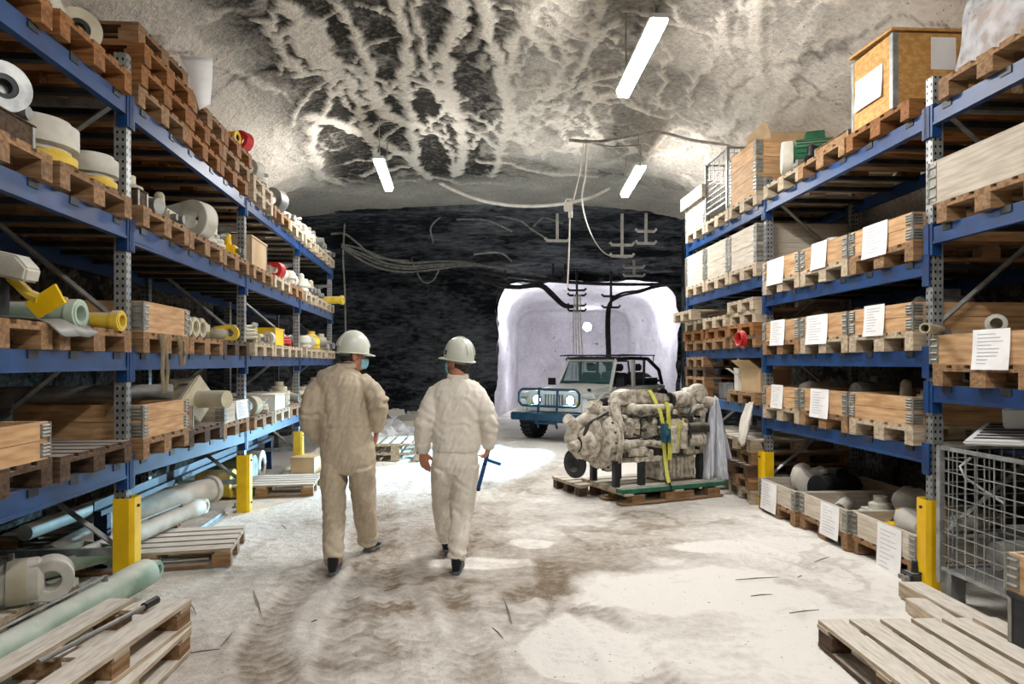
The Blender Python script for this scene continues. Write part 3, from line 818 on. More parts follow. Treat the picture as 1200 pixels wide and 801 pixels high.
def mk_casting(s=1.0, col='white_paint', under='yellow_dirty'):     # rounded link housing, pale on top and yellow below
    def f():
        t = thing('link_housing', '', 'machine casting')
        m = MB(); n = 14
        prof = [(-.62, -.10), (-.55, -.17), (-.15, -.2)]+[(.02+.2*math.sin(w), -.2*math.cos(w)) for w in np.linspace(.1, PI-.1, n)]+[(-.15, .2), (-.55, .17), (-.62, .10)]
        m.prism([((u-.22)*s, v*s) for u, v in prof], .1*s, .3*s); m.build('upper_casing', col, t, .035*s)
        m = MB(); m.prism([((u-.22)*s*.92, v*s*.85) for u, v in prof], 0, .11*s); m.build('lower_casing', under, t, .03*s)
        m = MB(); m.cyl((-.42*s, 0, .3*s), (-.42*s, 0, .35*s), .05*s, n=14); m.cyl((-.62*s, .06*s, .3*s), (-.62*s, .06*s, .34*s), .03*s, n=10); m.build('boss', 'grey_steel', t)
        m = MB(); m.cyl((-.28*s, -.205*s, .2*s), (-.28*s, -.225*s, .2*s), .035*s, n=12); m.build('plug', 'grey_steel', t)
        return t
    return f
def mk_valve(s=1.0, col='cream'):
    def f():
        t = thing('valve_block', '', 'valve')
        m = MB(); m.box(-.34*s, -.06*s, -.13*s, .13*s, 0, .16*s); m.build('body', col, t, .02*s)
        m = MB(); m.cyl((-.2*s, 0, .16*s), (-.2*s, 0, .3*s), .06*s, .045*s, 14); m.sphere((-.2*s, 0, .3*s), .05*s, 10); m.build('bonnet', col, t)
        m = MB(); m.cyl((-.06*s, .05*s, .08*s), (.02*s, .05*s, .08*s), .045*s, n=14); m.build('outlet', 'grey_steel', t)
        m = MB(); m.cyl((-.06*s, -.07*s, .08*s), (0, -.07*s, .08*s), .035*s, n=12); m.build('inlet', 'grey_steel', t)
        m = MB(); m.cyl((-.3*s, .13*s, .1*s), (-.3*s, .24*s, .1*s), .04*s, n=12); m.build('side_port', col, t)
        return t
    return f
def mk_hose(s=1.0, col='black', n=3):
    def f():
        t = thing('hose_coil', '', 'hose')
        m = MB(); pts = []
        for k in range(60*n//3):
            w = k/20*2*PI; rr = (.2+.012*math.sin(k*.7))*s
            pts.append((-.24*s+rr*math.cos(w), rr*math.sin(w), .03*s+.045*s*k/20))
        m.tube(pts, .024*s, 8); m.build('coiled_hose', col, t)
        m = MB(); p = V(pts[-1]); m.cyl(p, p+V((.03, .1, .03))*s, .03*s, n=8); m.build('coupling', 'grey_steel', t)
        return t
    return f
def mk_bundle(seed=0, s=1.0, col='rag', kind='rag_bundle', cat='rag bundle'):
    def f():
        me_ = MB(); me_.sphere((-.2*s, 0, .1*s), (.2*s, .17*s, .1*s), 24); me = me_.mesh(kind)
        for v in me.vertices:
            q = noise.noise(v.co*6+V((seed*3.1, 0, 0)))*.05*s+noise.noise(v.co*16)*.02*s
            v.co += v.normal*q
            if v.co.z < .01: v.co.z = 0
        o = obj(kind, me, col); return tag(o, '', cat)
    return f
def mk_drum(r=.17, h=.3, col='grey_steel'):
    def f():
        t = thing('spool', '', 'spool')
        m = MB(); m.lathe([(r*.35, 0), (r*.5, 0), (r, .0), (r, .03), (r*.95, .035), (r*.95, h-.035), (r, h-.03), (r, h), (r*.5, h), (r*.45, h-.06), (.0005, h-.06)], (-h, 0, r), (1, 0, 0), 28); m.build('drum', col, t)
        m = MB(); m.ring((.004-.06, 0, r), (1, 0, 0), r*.48, r*.3, .1); m.build('hub', 'dark_steel', t)
        return t
    return f
def mk_flange(s=1.0, col='cream'):           # shaft with square flange
    def f():
        t = thing('flanged_shaft', '', 'shaft')
        m = MB(); m.lathe([(.1*s, -1.0*s), (.1*s, -.5*s), (.125*s, -.5*s), (.125*s, -.2*s), (.07*s, -.18*s), (.07*s, .1*s)], (0, 0, .2*s), (1, 0, 0), 18); m.build('shaft', col, t)
        m = MB(); m.prism([(-.2*s, .0), (0, -.2*s), (.2*s, 0), (0, .2*s)], -.2*s, -.15*s, Matrix.Translation((0, 0, .2*s)), 'x'); m.build('square_flange', col, t, .01*s)
        m = MB(); m.box(-.36*s, -.3*s, -.16*s, .16*s, 0.0, .36*s); m.build('clamp_plate', col, t, .01*s)
        return t
    return f
def mk_gearbox(s=1.0, col='white_paint'):
    def f():
        t = thing('gearbox', '', 'machine part')
        m = MB(); m.box(-.42*s, -.08*s, -.17*s, .17*s, 0, .2*s); m.build('housing', col, t, .03*s)
        m = MB(); m.lathe([(.05*s, 0), (.12*s, .0), (.12*s, .06*s), (.07*s, .08*s), (.07*s, .14*s)], (-.25*s, 0, .2*s), (0, 0, 1), 16); m.build('neck', col, t)
        m = MB(); m.cyl((-.09*s, 0, .1*s), (.04*s, 0, .1*s), .07*s, .06*s, 14); m.build('output_stub', 'grey_steel', t)
        m = MB(); m.cyl((-.25*s, .16*s, .1*s), (-.25*s, .26*s, .1*s), .06*s, n=14); m.build('side_stub', 'grey_steel', t)
        return t
    return f
def mk_disc(r=.17, col='grey_steel'):
    def f():
        t = thing('steel_ring', '', 'ring')
        m = MB(); m.ring((-.06, 0, r), (1, .25, 0), r, r*.55, .12, 28); m.build('ring_body', col, t, .008)
        return t
    return f
def mk_box(dx, dy, dz, m_, name='wooden_box', cat='box', lid=True):
    def f():
        t = thing(name, '', cat)
        m = MB(); m.box(-dx, 0, -dy/2, dy/2, 0, dz*(.93 if lid else 1)); m.build('sides', m_, t, .004)
        if lid:
            m = MB(); m.box(-dx-.01, .01, -dy/2-.01, dy/2+.01, dz*.93, dz); m.build('lid', m_, t, .003)
        m = MB()
        for y in (-dy/2, dy/2):
            m.box(-.002, .006, y-.02 if y > 0 else y-.003, y+.003 if y > 0 else y+.02, 0, dz*.92)
        m.build('corner_strip', 'hinge', t)
        return t
    return f
def load(key, maker, side, d, z, label, s=0.05, turn=0, tilt=0, roll=0, group=None, scale=None):
    """a thing lying on something at height z, its aisle end s metres inside the rack face"""
    return place(key, maker, rp(side, d, s, z), (roll, tilt, rz(side)+turn), label, group, scale)
# ------------------------------------------------------------------ loads of the left rack
SN = ['top', 'second', 'third', 'lowest']
BN = ['nearest', 'second', 'third', 'far']
def lp(px, lev, label, wood='wood', s=-.06, n=0, bay=None, d=None, turn=0):
    """pallet on the left rack whose face is centred at column px"""
    d = d or dpx('L', px, s)
    z = shelf('L', lev, d, bay)+.001+n*PH
    pallet('L', d, z, label, wood, s, turn=turn)
    return d, z+PH
def bay_ds(b):  # three pallet centres
    return [LD[b]+.07+(LD[b+1]-LD[b]-.14)*(k+.5)/3 for k in range(3)]
def Lname(lev, b): return f'{SN[lev]} left shelf, {BN[b]} bay'
B1 = [LD[1]-.53, LD[1]-1.46]
# ---- bay 1 (nearest)
d0, d1 = B1
for lev, wd in ((0, 'wood_orange'), (1, 'wood'), (2, 'wood'), (3, 'wood_dark')):
    for k, d in enumerate((d0, d1)):
        z = shelf('L', lev, d, 0)+.001
        pallet('L', d, z, f'wooden pallet on the {Lname(lev,0)}, ' + ('against the post' if k == 0 else 'cut by the left picture edge'), wd)
def zt(lev, d, n=1, b=None): return shelf('L', lev, d, b)+.001+n*PH+.001
zz = zt(0, d0, 1, 0)
load('drumA', mk_drum(.16, .42, 'white_paint'), 'L', d0-.38, zz, 'large white drum with a dark bore, nearest on the top left shelf', s=.17, turn=-1.25)
load('drumB', mk_drum(.13, .34, 'cream'), 'L', d0+.08, zz, 'yellow and white drum behind the large white drum on the top shelf', s=.10, turn=-1.0)
load('gearD', mk_gearbox(1.0, 'dark_steel'), 'L', d1, zt(0, d1, 1, 0), 'dark gearbox at the top left corner on the top shelf', s=.1)
zz = zt(1, d0, 1, 0)
load('castA', mk_casting(1.0), 'L', d0-.24, zz, 'larger pale link housing with yellow underside on the second shelf', s=-.02, turn=-.15, scale=(1.15, 1.15, .95))
load('castB', mk_casting(.78), 'L', d0+.24, zz, 'smaller pale link housing nearest the post on the second shelf', s=-.02, turn=-.3)
zz = zt(1, d1, 1, 0)
load('boxR', mk_box(.9, .7, .14, 'wood_dark'), 'L', d1+.02, zz, 'low dark wooden box on the second shelf, nearest bay', s=.0)
load('drumC', mk_drum(.125, .34, 'galv'), 'L', 3.40, zz+.142, 'shiny steel drum on the dark wooden box at the left edge', s=.02, turn=-.7)
load('valY', mk_valve(.8, 'yellow_dirty'), 'L', d1+.33, zz+.142, 'small yellow and white valve block on the dark wooden box', s=.04)
zz = zt(2, d0, 1, 0)
load('pipeG', mk_pipe(1.15, .07, 'pale_green', .7, True), 'L', 3.98, zz, 'long pale green flanged tube lying across the third shelf, nearest bay', s=-.05, turn=-.05)
load('pipeY', mk_pipe(.9, .055, 'yellow_dirty', .7, True), 'L', 4.40, zz, 'dirty yellow flanged tube beside the post on the third shelf', s=-.09, turn=-.05)
load('valC', mk_valve(.55, 'yellow_dirty'), 'L', 4.22, zz, 'small yellow valve block between green and yellow tube on the third shelf', s=.06)
# white lever arm with a yellow tag
t = thing('lever_arm', 'white lever arm with yellow flap high at the left edge over the green tube', 'machine part', rp('L', 3.55, -.02, zt(2, d1, 1, 0)), rz('L')-.25)
m = MB(); m.prism([(-.5, .30), (-.5, .44), (-.05, .34), (.02, .27), (0, .2), (-.1, .22)], -.05, .05, None, 'y'); m.build('arm', 'white_paint', t, .012)
m = MB(); m.box(-.4, -.2, -.08, .08, 0, .3); m.build('pedestal', 'dark_steel', t, .01)
m = MB(); m.prism([(-.02, .02), (.14, .1), (.08, .2), (-.1, .1)], .06, .075, None, 'y'); m.build('flap', 'yellow', t)
m = MB(); m.tube([(-.2, .07, .25), (-.1, .09, .15), (-.02, .08, .12)], .03, 8); m.build('knuckle', 'yellow_dirty', t)
# draped grey sheet on third shelf
m = MB(); vs = []; nn = 9
for i in range(nn):
    for j in range(nn):
        u, v = i/(nn-1), j/(nn-1)
        x = -.36+.46*u; y = -.2+.4*v
        z = .006+.012*math.sin(9*v+4*u)+(0 if x < .02 else -.9*(x-.02)*(1.4-abs(v-.4)))
        vs.append((x, y, z+.01))
m.add(vs, [(i*nn+j, (i+1)*nn+j, (i+1)*nn+j+1, i*nn+j+1) for i in range(nn-1) for j in range(nn-1)], True)
o = m.build('rubber_sheet', 'grey_steel'); o.location = rp('L', d0-.36, -.03, zt(2, d0, 1, 0)+.004); o.rotation_euler = (0, 0, rz('L'))
q = o.modifiers.new('t', 'SOLIDIFY'); q.thickness = .006
tag(o, 'grey sheet hanging over the pallet edge on the third shelf', 'sheet')
zz = zt(3, d1, 1, 0)
collar('L', d1-.02, zz, 'wooden pallet collar at the left edge on the lowest shelf, nearest bay', .2, 2)
load('motD', mk_motor(1.0, 'dark_steel'), 'L', d0-.15, zt(3, d0, 1, 0), 'dark electric motor on the flat pallet of the lowest left shelf', s=.35, turn=.5)
load('pipeT', mk_pipe(.6, .05, 'grey_steel'), 'L', d1-.1, zz+.014, 'short grey tube inside the collar at the left edge', s=.2, turn=.3)

# ---- bay 2
D2 = bay_ds(1)
# top: stacks of empty pallets
for k, (d, nst) in enumerate(zip(D2, (4, 3, 3))):
    for j in range(nst):
        pallet('L', d, shelf('L', 0, d)+.001+j*PH, f'empty wooden pallet, {["bottom","second","third","topmost"][j]} of the {["nearest","middle","farthest"][k]} stack, top left shelf', 'wood_orange' if (j+k) % 3 else 'wood', s=-.06-.02*((j*7+k*3) % 3-1), turn=R(((j*5+k*3) % 5-2)*.8))
zs = zt(0, D2[0], 4)
m = MB(); vs = []; nn = 6      # curled sheet of paper hanging on the stack
for i in range(nn+1):
    f = i/nn; wv = .11*(1-.55*f)
    vs += [(.01+.05*math.sin(f*2.6), -wv+.05*f, -.45*f), (.012+.05*math.sin(f*2.6+.4), wv+.03*f, -.40*f+.03)]
m.add(vs, [(2*i, 2*i+1, 2*i+3, 2*i+2) for i in range(nn)], True)
o = m.build('paper_sheet', 'paper'); o.location = rp('L', D2[0]+.30, -.16, zs+.06); o.rotation_euler = (0, R(-14), rz('L')-R(62)); o.scale = (1, 1.1, 1.05); q = o.modifiers.new('t', 'SOLIDIFY'); q.thickness = .002
tag(o, 'curled white paper sheet hanging on the orange pallet stack at top left', 'paper')
for k, (d, c, l) in enumerate(((D2[1]-.05, 'yellow', 'small yellow cap hanging between pallet stacks on the top shelf'), (D2[2]-.35, 'yellow_dirty', 'yellow cap between the middle and farthest pallet stacks'))):
    pass
zs = zt(0, D2[2], 3)
load('ringR', mk_disc(.1, 'red'), 'L', D2[2]+.3, zs, 'upper red and grey ring at the end of the pallet stacks', s=-.08, turn=.9)
load('drumY', mk_drum(.07, .16, 'yellow'), 'L', D2[2]+.05, zs, 'small yellow spool on the farthest pallet stack', s=-.05, turn=-.2)
wds = ['wood', 'wood', 'wood_orange']
for lev in (1, 2, 3):
    for k, d in enumerate(D2):
        if lev == 3 and k == 3: continue
        pallet('L', d, shelf('L', lev, d)+.001, f'wooden pallet on the {Lname(lev,1)}, {["nearest","middle","farthest"][k]} of three', ['wood', 'wood', 'wood'][k] if lev == 1 else ['wood', 'wood_dark', 'wood'][(k+lev) % 3])
d = D2[0]; zz = zt(1, d)
load('boxS', mk_box(.3, .16, .13, 'wood_dark'), 'L', d-.3, zz, 'small brown wooden block box beside the post on the second shelf', s=.0)
load('gear1', mk_gearbox(1.05, 'cream'), 'L', d+.1, zz, 'pale gearbox with upright neck on the second shelf', s=.08, turn=-.3)
load('valv1', mk_valve(.8, 'cream'), 'L', d+.34, zz, 'pale valve block with round outlet on the second shelf', s=-.02)
d = D2[1]; zz = zt(1, d)
load('cyl1', mk_eye_cyl(1.1, .105, .17, 'white_paint', 'white_paint'), 'L', d-.05, zz, 'large white hydraulic cylinder with round eye, second shelf of left rack', s=-.12, turn=-.35)
load('cast3', mk_casting(.7, 'white_paint', 'white_paint'), 'L', d+.3, zz, 'white link housing beside the large cylinder eye', s=-.04)
d = D2[2]; zz = zt(1, d)
load('hose1', mk_hose(.9, 'white_paint'), 'L', d-.18, zz, 'pale hose coil at the end of the second bay, second shelf', s=0.0)
load('valvY', mk_valve(.7, 'yellow'), 'L', d+.08, zz, 'yellow and white valve block on the second shelf near the post', s=-.08)
load('pipeS', mk_pipe(.7, .05, 'grey_steel'), 'L', d+.33, zz, 'grey tube beside the second post, second shelf', s=.05)
# third shelf
d = D2[0]; zz = zt(2, d)
collar('L', d, zz, 'pale wooden collar box with tall corner irons, third shelf near the first post', .22, 1, 'collar')
load('hose2', mk_hose(.8, 'black'), 'L', d-.1, zz+.014, 'black hose coil inside the collar box on the third shelf', s=.15)
for k, (yy, ln) in enumerate(((-.18, .42), (.16, .22))):
    m = MB(); m.tube([(.012, yy, .02), (.03, yy+.01, -.1), (.035, yy-.02, -ln*.6), (.03, yy+.02, -ln), (.03, yy+.06, -ln*.98), (.035, yy+.08, -ln*.6), (.03, yy+.05, -.1), (.012, yy+.03, .02)], .014, 6, ry=.004)
    o = m.build('webbing_strap', 'strap'); o.location = rp('L', d, -.06, zz-.02); o.rotation_euler = (0, 0, rz('L')+.0)
    tag(o, ('longer' if k == 0 else 'shorter')+' beige webbing strap looped below the collar box on the third shelf', 'strap')
d = D2[1]; zz = zt(2, d)
for j in range(3):
    load('disc1', mk_disc(.09, 'cream'), 'L', d-.3+.17*j, zz, f'cream ring standing on the third shelf, {["nearest the collar box","middle of three","third from the collar box"][j]}', s=.0, turn=-.3)
load('cast4', mk_casting(.5, 'cream', 'grey_steel'), 'L', d+.28, zz, 'small cream link housing beyond the rings on the third shelf', s=.02)
d = D2[2]; zz = zt(2, d)
load('cyl2', mk_eye_cyl(1.05, .07, .09, 'cream', 'yellow_dirty'), 'L', d-.1, zz, 'cream hydraulic cylinder with yellow eye lying on the third shelf', s=.2, turn=.7)
load('cyl2', None, 'L', d+.26, zz, 'second cream hydraulic cylinder against the second post, third shelf', s=.0, turn=.1)
# lowest shelf
d = D2[0]; zz = zt(3, d)
collar('L', d, zz, 'wooden collar box with two corner irons on the lowest shelf, beside the first post', .24, 2, 'collar', s=-.05)
load('pipeL', mk_pipe(1.5, .06, 'grey_steel', .75), 'L', d+.1, zz+.25, 'long grey tube resting over the collar box on the lowest shelf', s=-.05, turn=.55, tilt=-.0)
d = D2[1]; zz = zt(3, d)
load('boxT', mk_box(.4, .18, .2, 'wood'), 'L', d-.33, zz, 'brown wooden box stub on the lowest shelf', s=-.02, group=None)
load('flng', mk_flange(1.15, 'cream'), 'L', d+.1, zz, 'large flanged shaft with square flange on the lowest shelf', s=-.1, turn=-.35)
d = D2[2]; zz = zt(3, d)
collar('L', d, zz, 'collar box with white paper at the second post on the lowest shelf', .2, 1, 'collar_grey', (-.05, .35, .01, .2))
load('rag1', mk_bundle(1, 1.2), 'L', d, zz+.014, 'pale rag bundle inside the papered collar box of the left rack', s=.2)

# ---- bays 3 and 4: small pale pallets crowded with parts
cols = {0: ['white_paint', 'cream', 'white_paint'], 1: ['white_paint', 'cream', 'white_paint'], 2: ['white_paint', 'yellow_dirty', 'cream'], 3: ['cream', 'white_paint', 'cream']}
rnd = random.Random(4)
ORD = ['nearest', 'middle', 'farthest']
for b in (2, 3):
    for lev in range(4):
        for k, d in enumerate(bay_ds(b)):
            wd = 'wood_pale' if (b == 3 or lev == 2) else ('wood' if (k+lev) % 2 else 'wood_pale')
            n = 2 if (lev == 0 and b == 2 and k == 0) else 1
            for j in range(n):
                pallet('L', d, shelf('L', lev, d)+.001+j*PH, f'{"pale dusty" if wd=="wood_pale" else "brown"} pallet on the {Lname(lev,b)}, {ORD[k]} of three'+('' if n == 1 else [', bottom one', ', stacked upper one'][j]), wd, s=-.06-.02*rnd.random())
            zz = shelf('L', lev, d)+.001+n*PH+.001
            where = f'on the {ORD[k]} pallet, {Lname(lev,b)}'
            c = cols[lev][k % 3]
            key = (b, lev, k)
            if key == (2, 0, 1): load('cylT', mk_eye_cyl(.9, .12, .15, 'white_paint', 'grey_steel'), 'L', d-.05, zz, 'white cylinder with dark eye lug '+where, s=-.12, turn=-.3)
            elif key == (2, 1, 0):
                load('boxC', mk_box(1.0, .66, .34, 'cardboard', 'packing_box', 'box'), 'L', d-.04, zz, 'square pale cardboard coloured box '+where, s=-.02)
            elif key == (2, 1, 1):
                load('cylW', mk_eye_cyl(1.1, .085, .1, 'white_paint', 'red', band='red'), 'L', d-.12, zz, 'white cylinder with red eye lug '+where, s=-.12, turn=-.25)
                load('cylV', mk_eye_cyl(1.1, .07, .085, 'cream', 'white_paint'), 'L', d+.2, zz, 'cream cylinder beside red ended one '+where, s=-.08, turn=-.25)
            elif key == (2, 2, 1):
                load('boxY', mk_box(.5, .5, .22, 'yellow', 'tool_box', 'box'), 'L', d+.05, zz, 'bright yellow box '+where, s=-.02)
                load('cyl5', mk_eye_cyl(.7, .05, .08, 'white_paint', 'white_paint'), 'L', d-.3, zz, 'small white cylinder '+where, s=-.05, turn=-.2)
            elif key == (2, 2, 2):
                load('hoseR', mk_hose(.8, 'red'), 'L', d, zz, 'red hose coil '+where, s=.0)
            elif key == (2, 2, 0):
                load('hoseW', mk_hose(.9, 'cream', 4), 'L', d-.1, zz, 'thick cream hose coil '+where, s=-.02)
                load('val1', mk_valve(.75, 'cream'), 'L', d+.25, zz, 'cream valve block '+where, s=-.03)
            elif key == (3, 1, 2):
                load('pipY', mk_pipe(1.0, .07, 'yellow_dirty', .6, True), 'L', d, zz, 'yellow flanged tube sticking out into the aisle at the far end of the second shelf', s=-.3, turn=-.15)
            elif key == (2, 3, 1):
                load('pan1', mk_box(.7, .6, .2, 'cardboard_white', 'paper_wrapped_box', 'box'), 'L', d, zz, 'white paper wrapped box '+where, s=-.04)
            else:
                kinds = [('g', 'gearbox', lambda: mk_gearbox(.95, c)), ('v', 'valve block', lambda: mk_valve(1.0, c)), ('c', 'link housing', lambda: mk_casting(.65, c, c)), ('e', 'hydraulic cylinder with eye', lambda: mk_eye_cyl(.9, .085, .11, c, c)), ('h', 'hose coil', lambda: mk_hose(.8, c))]
                cn = {'white_paint': 'white', 'cream': 'cream', 'red': 'red', 'yellow_dirty': 'dirty yellow'}[c]
                i1, i2 = rnd.randrange(5), rnd.randrange(5)
                if i2 == i1: i2 = (i1+1) % 5
                for (ii, off) in ((i1, -.2), (i2, .2)):
                    kk, nm, mk = kinds[ii]
                    load(kk+c, mk(), 'L', d+off, zz, f'{cn} {nm} {where}', s=rnd.uniform(-.1, .0), turn=rnd.uniform(-.4, .1))

# ------------------------------------------------------------------ floor level below the left rack
def lay(key, maker, a, b, label, group=None, zoff=0):
    """place a thing built along -x so that its +x end is at b and it points back to a (both on their lowest line)"""
    a = V(a); b = V(b); dr = b-a
    e = math.atan2(dr.z, math.hypot(dr.x, dr.y))
    return place(key, maker, b+V((0, 0, zoff)), (0, -e, math.atan2(dr.y, dr.x)), label, group)
def floor_pallet(key, wood, loc, rot, label, w=.8, L=1.2, dusty=None):
    return place(key, mk_pallet(w, wood, True, L, dusty), loc, rot, label)
# pallet in front of post one / two
c = rp('L', 5.75, -.42, .012)
floor_pallet('fpal', 'wood', c, (0, 0, rz('L')+R(8)), 'dusty pallet on the floor between the first and second yellow post guards', dusty='wood_pale')
c = rp('L', 8.6, -.55, .012)
floor_pallet('fpal', None, c, (0, 0, rz('L')+R(4)), 'white dusted pallet on the floor behind the second yellow post guard')
c = rp('L', 6.4, .42, .012)
floor_pallet('fpal', None, c, (0, 0, rz('L')+R(3)), 'pallet carrying the white cylinder under the left rack')
c = rp('L', 4.3, .35, .012)
floor_pallet('fpal', None, c, (0, 0, rz('L')+R(-3)), 'pallet under the nearest bay carrying the pale cylinder with the round eye')
# white pipes and cylinders lying under the rack
lay('fc1', mk_eye_cyl(1.5, .085, .09, 'white_paint', 'cream'), G(60, 650, .16), G(205, 585, .16), 'white cylinder lying on a pallet behind the first yellow guard')
lay('fc2', mk_eye_cyl(1.9, .07, .07, 'white_paint', 'white_paint'), G(120, 655, .17), G(240, 600, .17), 'slim white cylinder lying over the dusty pallet by the first guard')
lay('fc3', mk_pipe(1.5, .12, 'white_paint', .8, True), rp('L', 6.0, .85, .16), rp('L', 7.3, .3, .16), 'thick white flanged tube lying beside the second yellow guard')
lay('fc4', mk_pipe(2.2, .06, 'white_paint', .8), rp('L', 5.4, .9, .31), rp('L', 7.3, .78, .31), 'thin white tube at the back under the second bay, upper one')
lay('fc5', mk_pipe(2.2, .07, 'white_paint', .8), rp('L', 5.2, .7, .16), rp('L', 7.2, .8, .16), 'white tube at the back under the second bay, lower one')
lay('fc6', mk_motor(1.3, 'grey_steel'), rp('L', 8.9, .9, .012), rp('L', 8.9, .3, .012), 'grey motor on the floor under the third bay')
lay('fc7', mk_drum(.2, .4, 'white_paint'), rp('L', 9.5, .8, .012), rp('L', 9.5, .35, .012), 'white drum on the floor under the third bay')
lay('fc8', mk_drum(.17, .4, 'yellow_dirty'), rp('L', 8.2, .9, .012), rp('L', 8.2, .35, .012), 'dirty yellow drum on the floor under the third bay')
# curved pale green trough plates in shade
m = MB(); n = 10
t = thing('trough_plate', 'pale green curved trough plate under the nearest bay, behind the first yellow guard', 'plate', rp('L', 4.75, .5, .16), rz('L')+R(60))
out = [(.17*math.cos(w), .15-.15*math.sin(w)) for w in np.linspace(0, PI, n)]; out += [(.155*math.cos(w), .15-.135*math.sin(w)) for w in np.linspace(PI, 0, n)]
m.prism(out, -1.1, .3, None, 'x'); m.build('curved_plate', 'pale_green', t)
m = MB(); m.box(.3, .315, -.17, .17, .0, .15); m.build('end_plate', 'pale_green', t)
# blue angle bar low inside the rack
t = thing('steel_beam', 'loose dark blue beam leaning low inside the left rack, behind the yellow guards', 'beam', rp('L', 5.3, .50, 0), rz('L'))
m = MB(); L_ = 5.2; m.prism([(-.03, .44), (.03, .44), (.03, .48), (-.02, .48), (-.02, .55), (-.03, .55)], 0, L_, None, 'y'); m.build('angle_bar', 'blue_dark', t)
m = MB(); m.box(-.05, .05, .05, .11, .013, .44); m.build('foot', 'blue_dark', t); m = MB(); m.box(-.05, .05, L_-.1, L_-.04, .013, .44); m.build('foot', 'blue_dark', t)
# floor rails between posts
for i, (d_, l) in enumerate(((7.6, 'galvanised floor rail between the second and third left posts'), (4.9, 'galvanised floor rail between the first and second left posts'))):
    t = thing('floor_rail', l, 'rail', rp('L', d_, .16, .012), rz('L'))
    m = MB(); m.prism([(-.03, 0), (.03, 0), (.03, .012), (.008, .016), (.008, .05), (-.008, .05), (-.008, .016), (-.03, .012)], 0, 2.35, None, 'y'); m.build('rail_profile', 'galv', t)
# near left corner: long cylinder, eye cylinder, two pallets

def mk_near_pallet():
    t = thing('wooden_pallet', '', 'pallet')
    m = MB()
    for y in (-.165, .165): m.box(-1.3, 0, y-.07, y+.07, .122, .144)
    for x in (-.06, -.65, -1.24): m.box(x-.06, x+.06, -.235, .235, .100, .1215)
    m.build('top_deck', 'wood_pale', t)
    for y in (-.165, .165):
        for x in (-.075, -.65, -1.225):
            m = MB(); m.box(x-.07, x+.07, y-.065, y+.065, .022, .100); m.build('block', 'wood', t)
        m = MB(); m.box(-1.3, 0, y-.07, y+.07, 0, .0215); m.build('runner', 'wood_pale', t)
    return t
place('npal', mk_near_pallet, V((-2.015, 3.78, .012)), (0, 0, PI/2+R(3)), 'lower of two crossed dusty pallets in the bottom left corner')
place('npal', None, V((-2.025, 3.82, .158)), (0, 0, PI/2-R(1.5)), 'upper of two dusty pallets in the bottom left corner, with wide gaps between its boards')
lay('ncyl', mk_eye_cyl(2.6, .085, .07, 'pale_green', 'pale_green'), V((-2.50, 2.4, .125)), V((-2.50, 4.78, .095)), 'long pale green cylinder lying along the rack in the bottom left corner')
for k, yy in enumerate((4.2, 3.0)):
    t = thing('timber_block', ('far' if k == 0 else 'near')+' timber block under the long pale green cylinder', 'block', V((-2.50, yy, .012)), .05)
    m = MB(); m.box(-.07, .07, -.06, .06, 0, .08+.02*k); m.build('block_body', 'wood_dark', t, .004)
lay('ecyl', mk_eye_cyl(1.0, .125, .125, 'white_paint', 'white_paint', band='cream'), V((-3.42, 3.85, .16)), V((-2.74, 4.28, .16)), 'short white cylinder with big round eye under the nearest bay')
t = thing('lashing_hook', 'thin bar with black grip lying on the upper dusty pallet in the bottom left corner', 'tool', V((-1.99, 3.3, .306)), R(80))
m = MB(); m.tube([(-.35, 0, .02), (.0, .01, .02), (.3, .0, .03)], .012, 8); m.build('bar', 'grey_steel', t)
m = MB(); m.tube([(.3, 0, .03), (.4, .0, .035)], .022, 8); m.build('grip', 'black', t)
# ------------------------------------------------------------------ loads of the right rack
D_R = lambda b, n=3: [RD[b]+.07+(RD[b+1]-RD[b]-.14)*(k+.5)/n for k in range(n)]
def Rn(lev, b): return f'{SN[lev]} right shelf, {["near","middle","far"][b]} bay'
def pr(d, lev, label, wood='wood', n=0, s=-.06, b=None, turn=0):
    z = shelf('R', lev, d, b)+.001+n*PH
    pallet('R', d, z, label, wood, s, turn=turn); return z+PH+.001
E1 = D_R(1); E2 = D_R(2)
PAP = [(-.30, .10, -.06, .215), (-.22, .12, -.05, .22), (-.20, .08, -.02, .23)]
ORDR = ['nearest', 'middle', 'farthest']
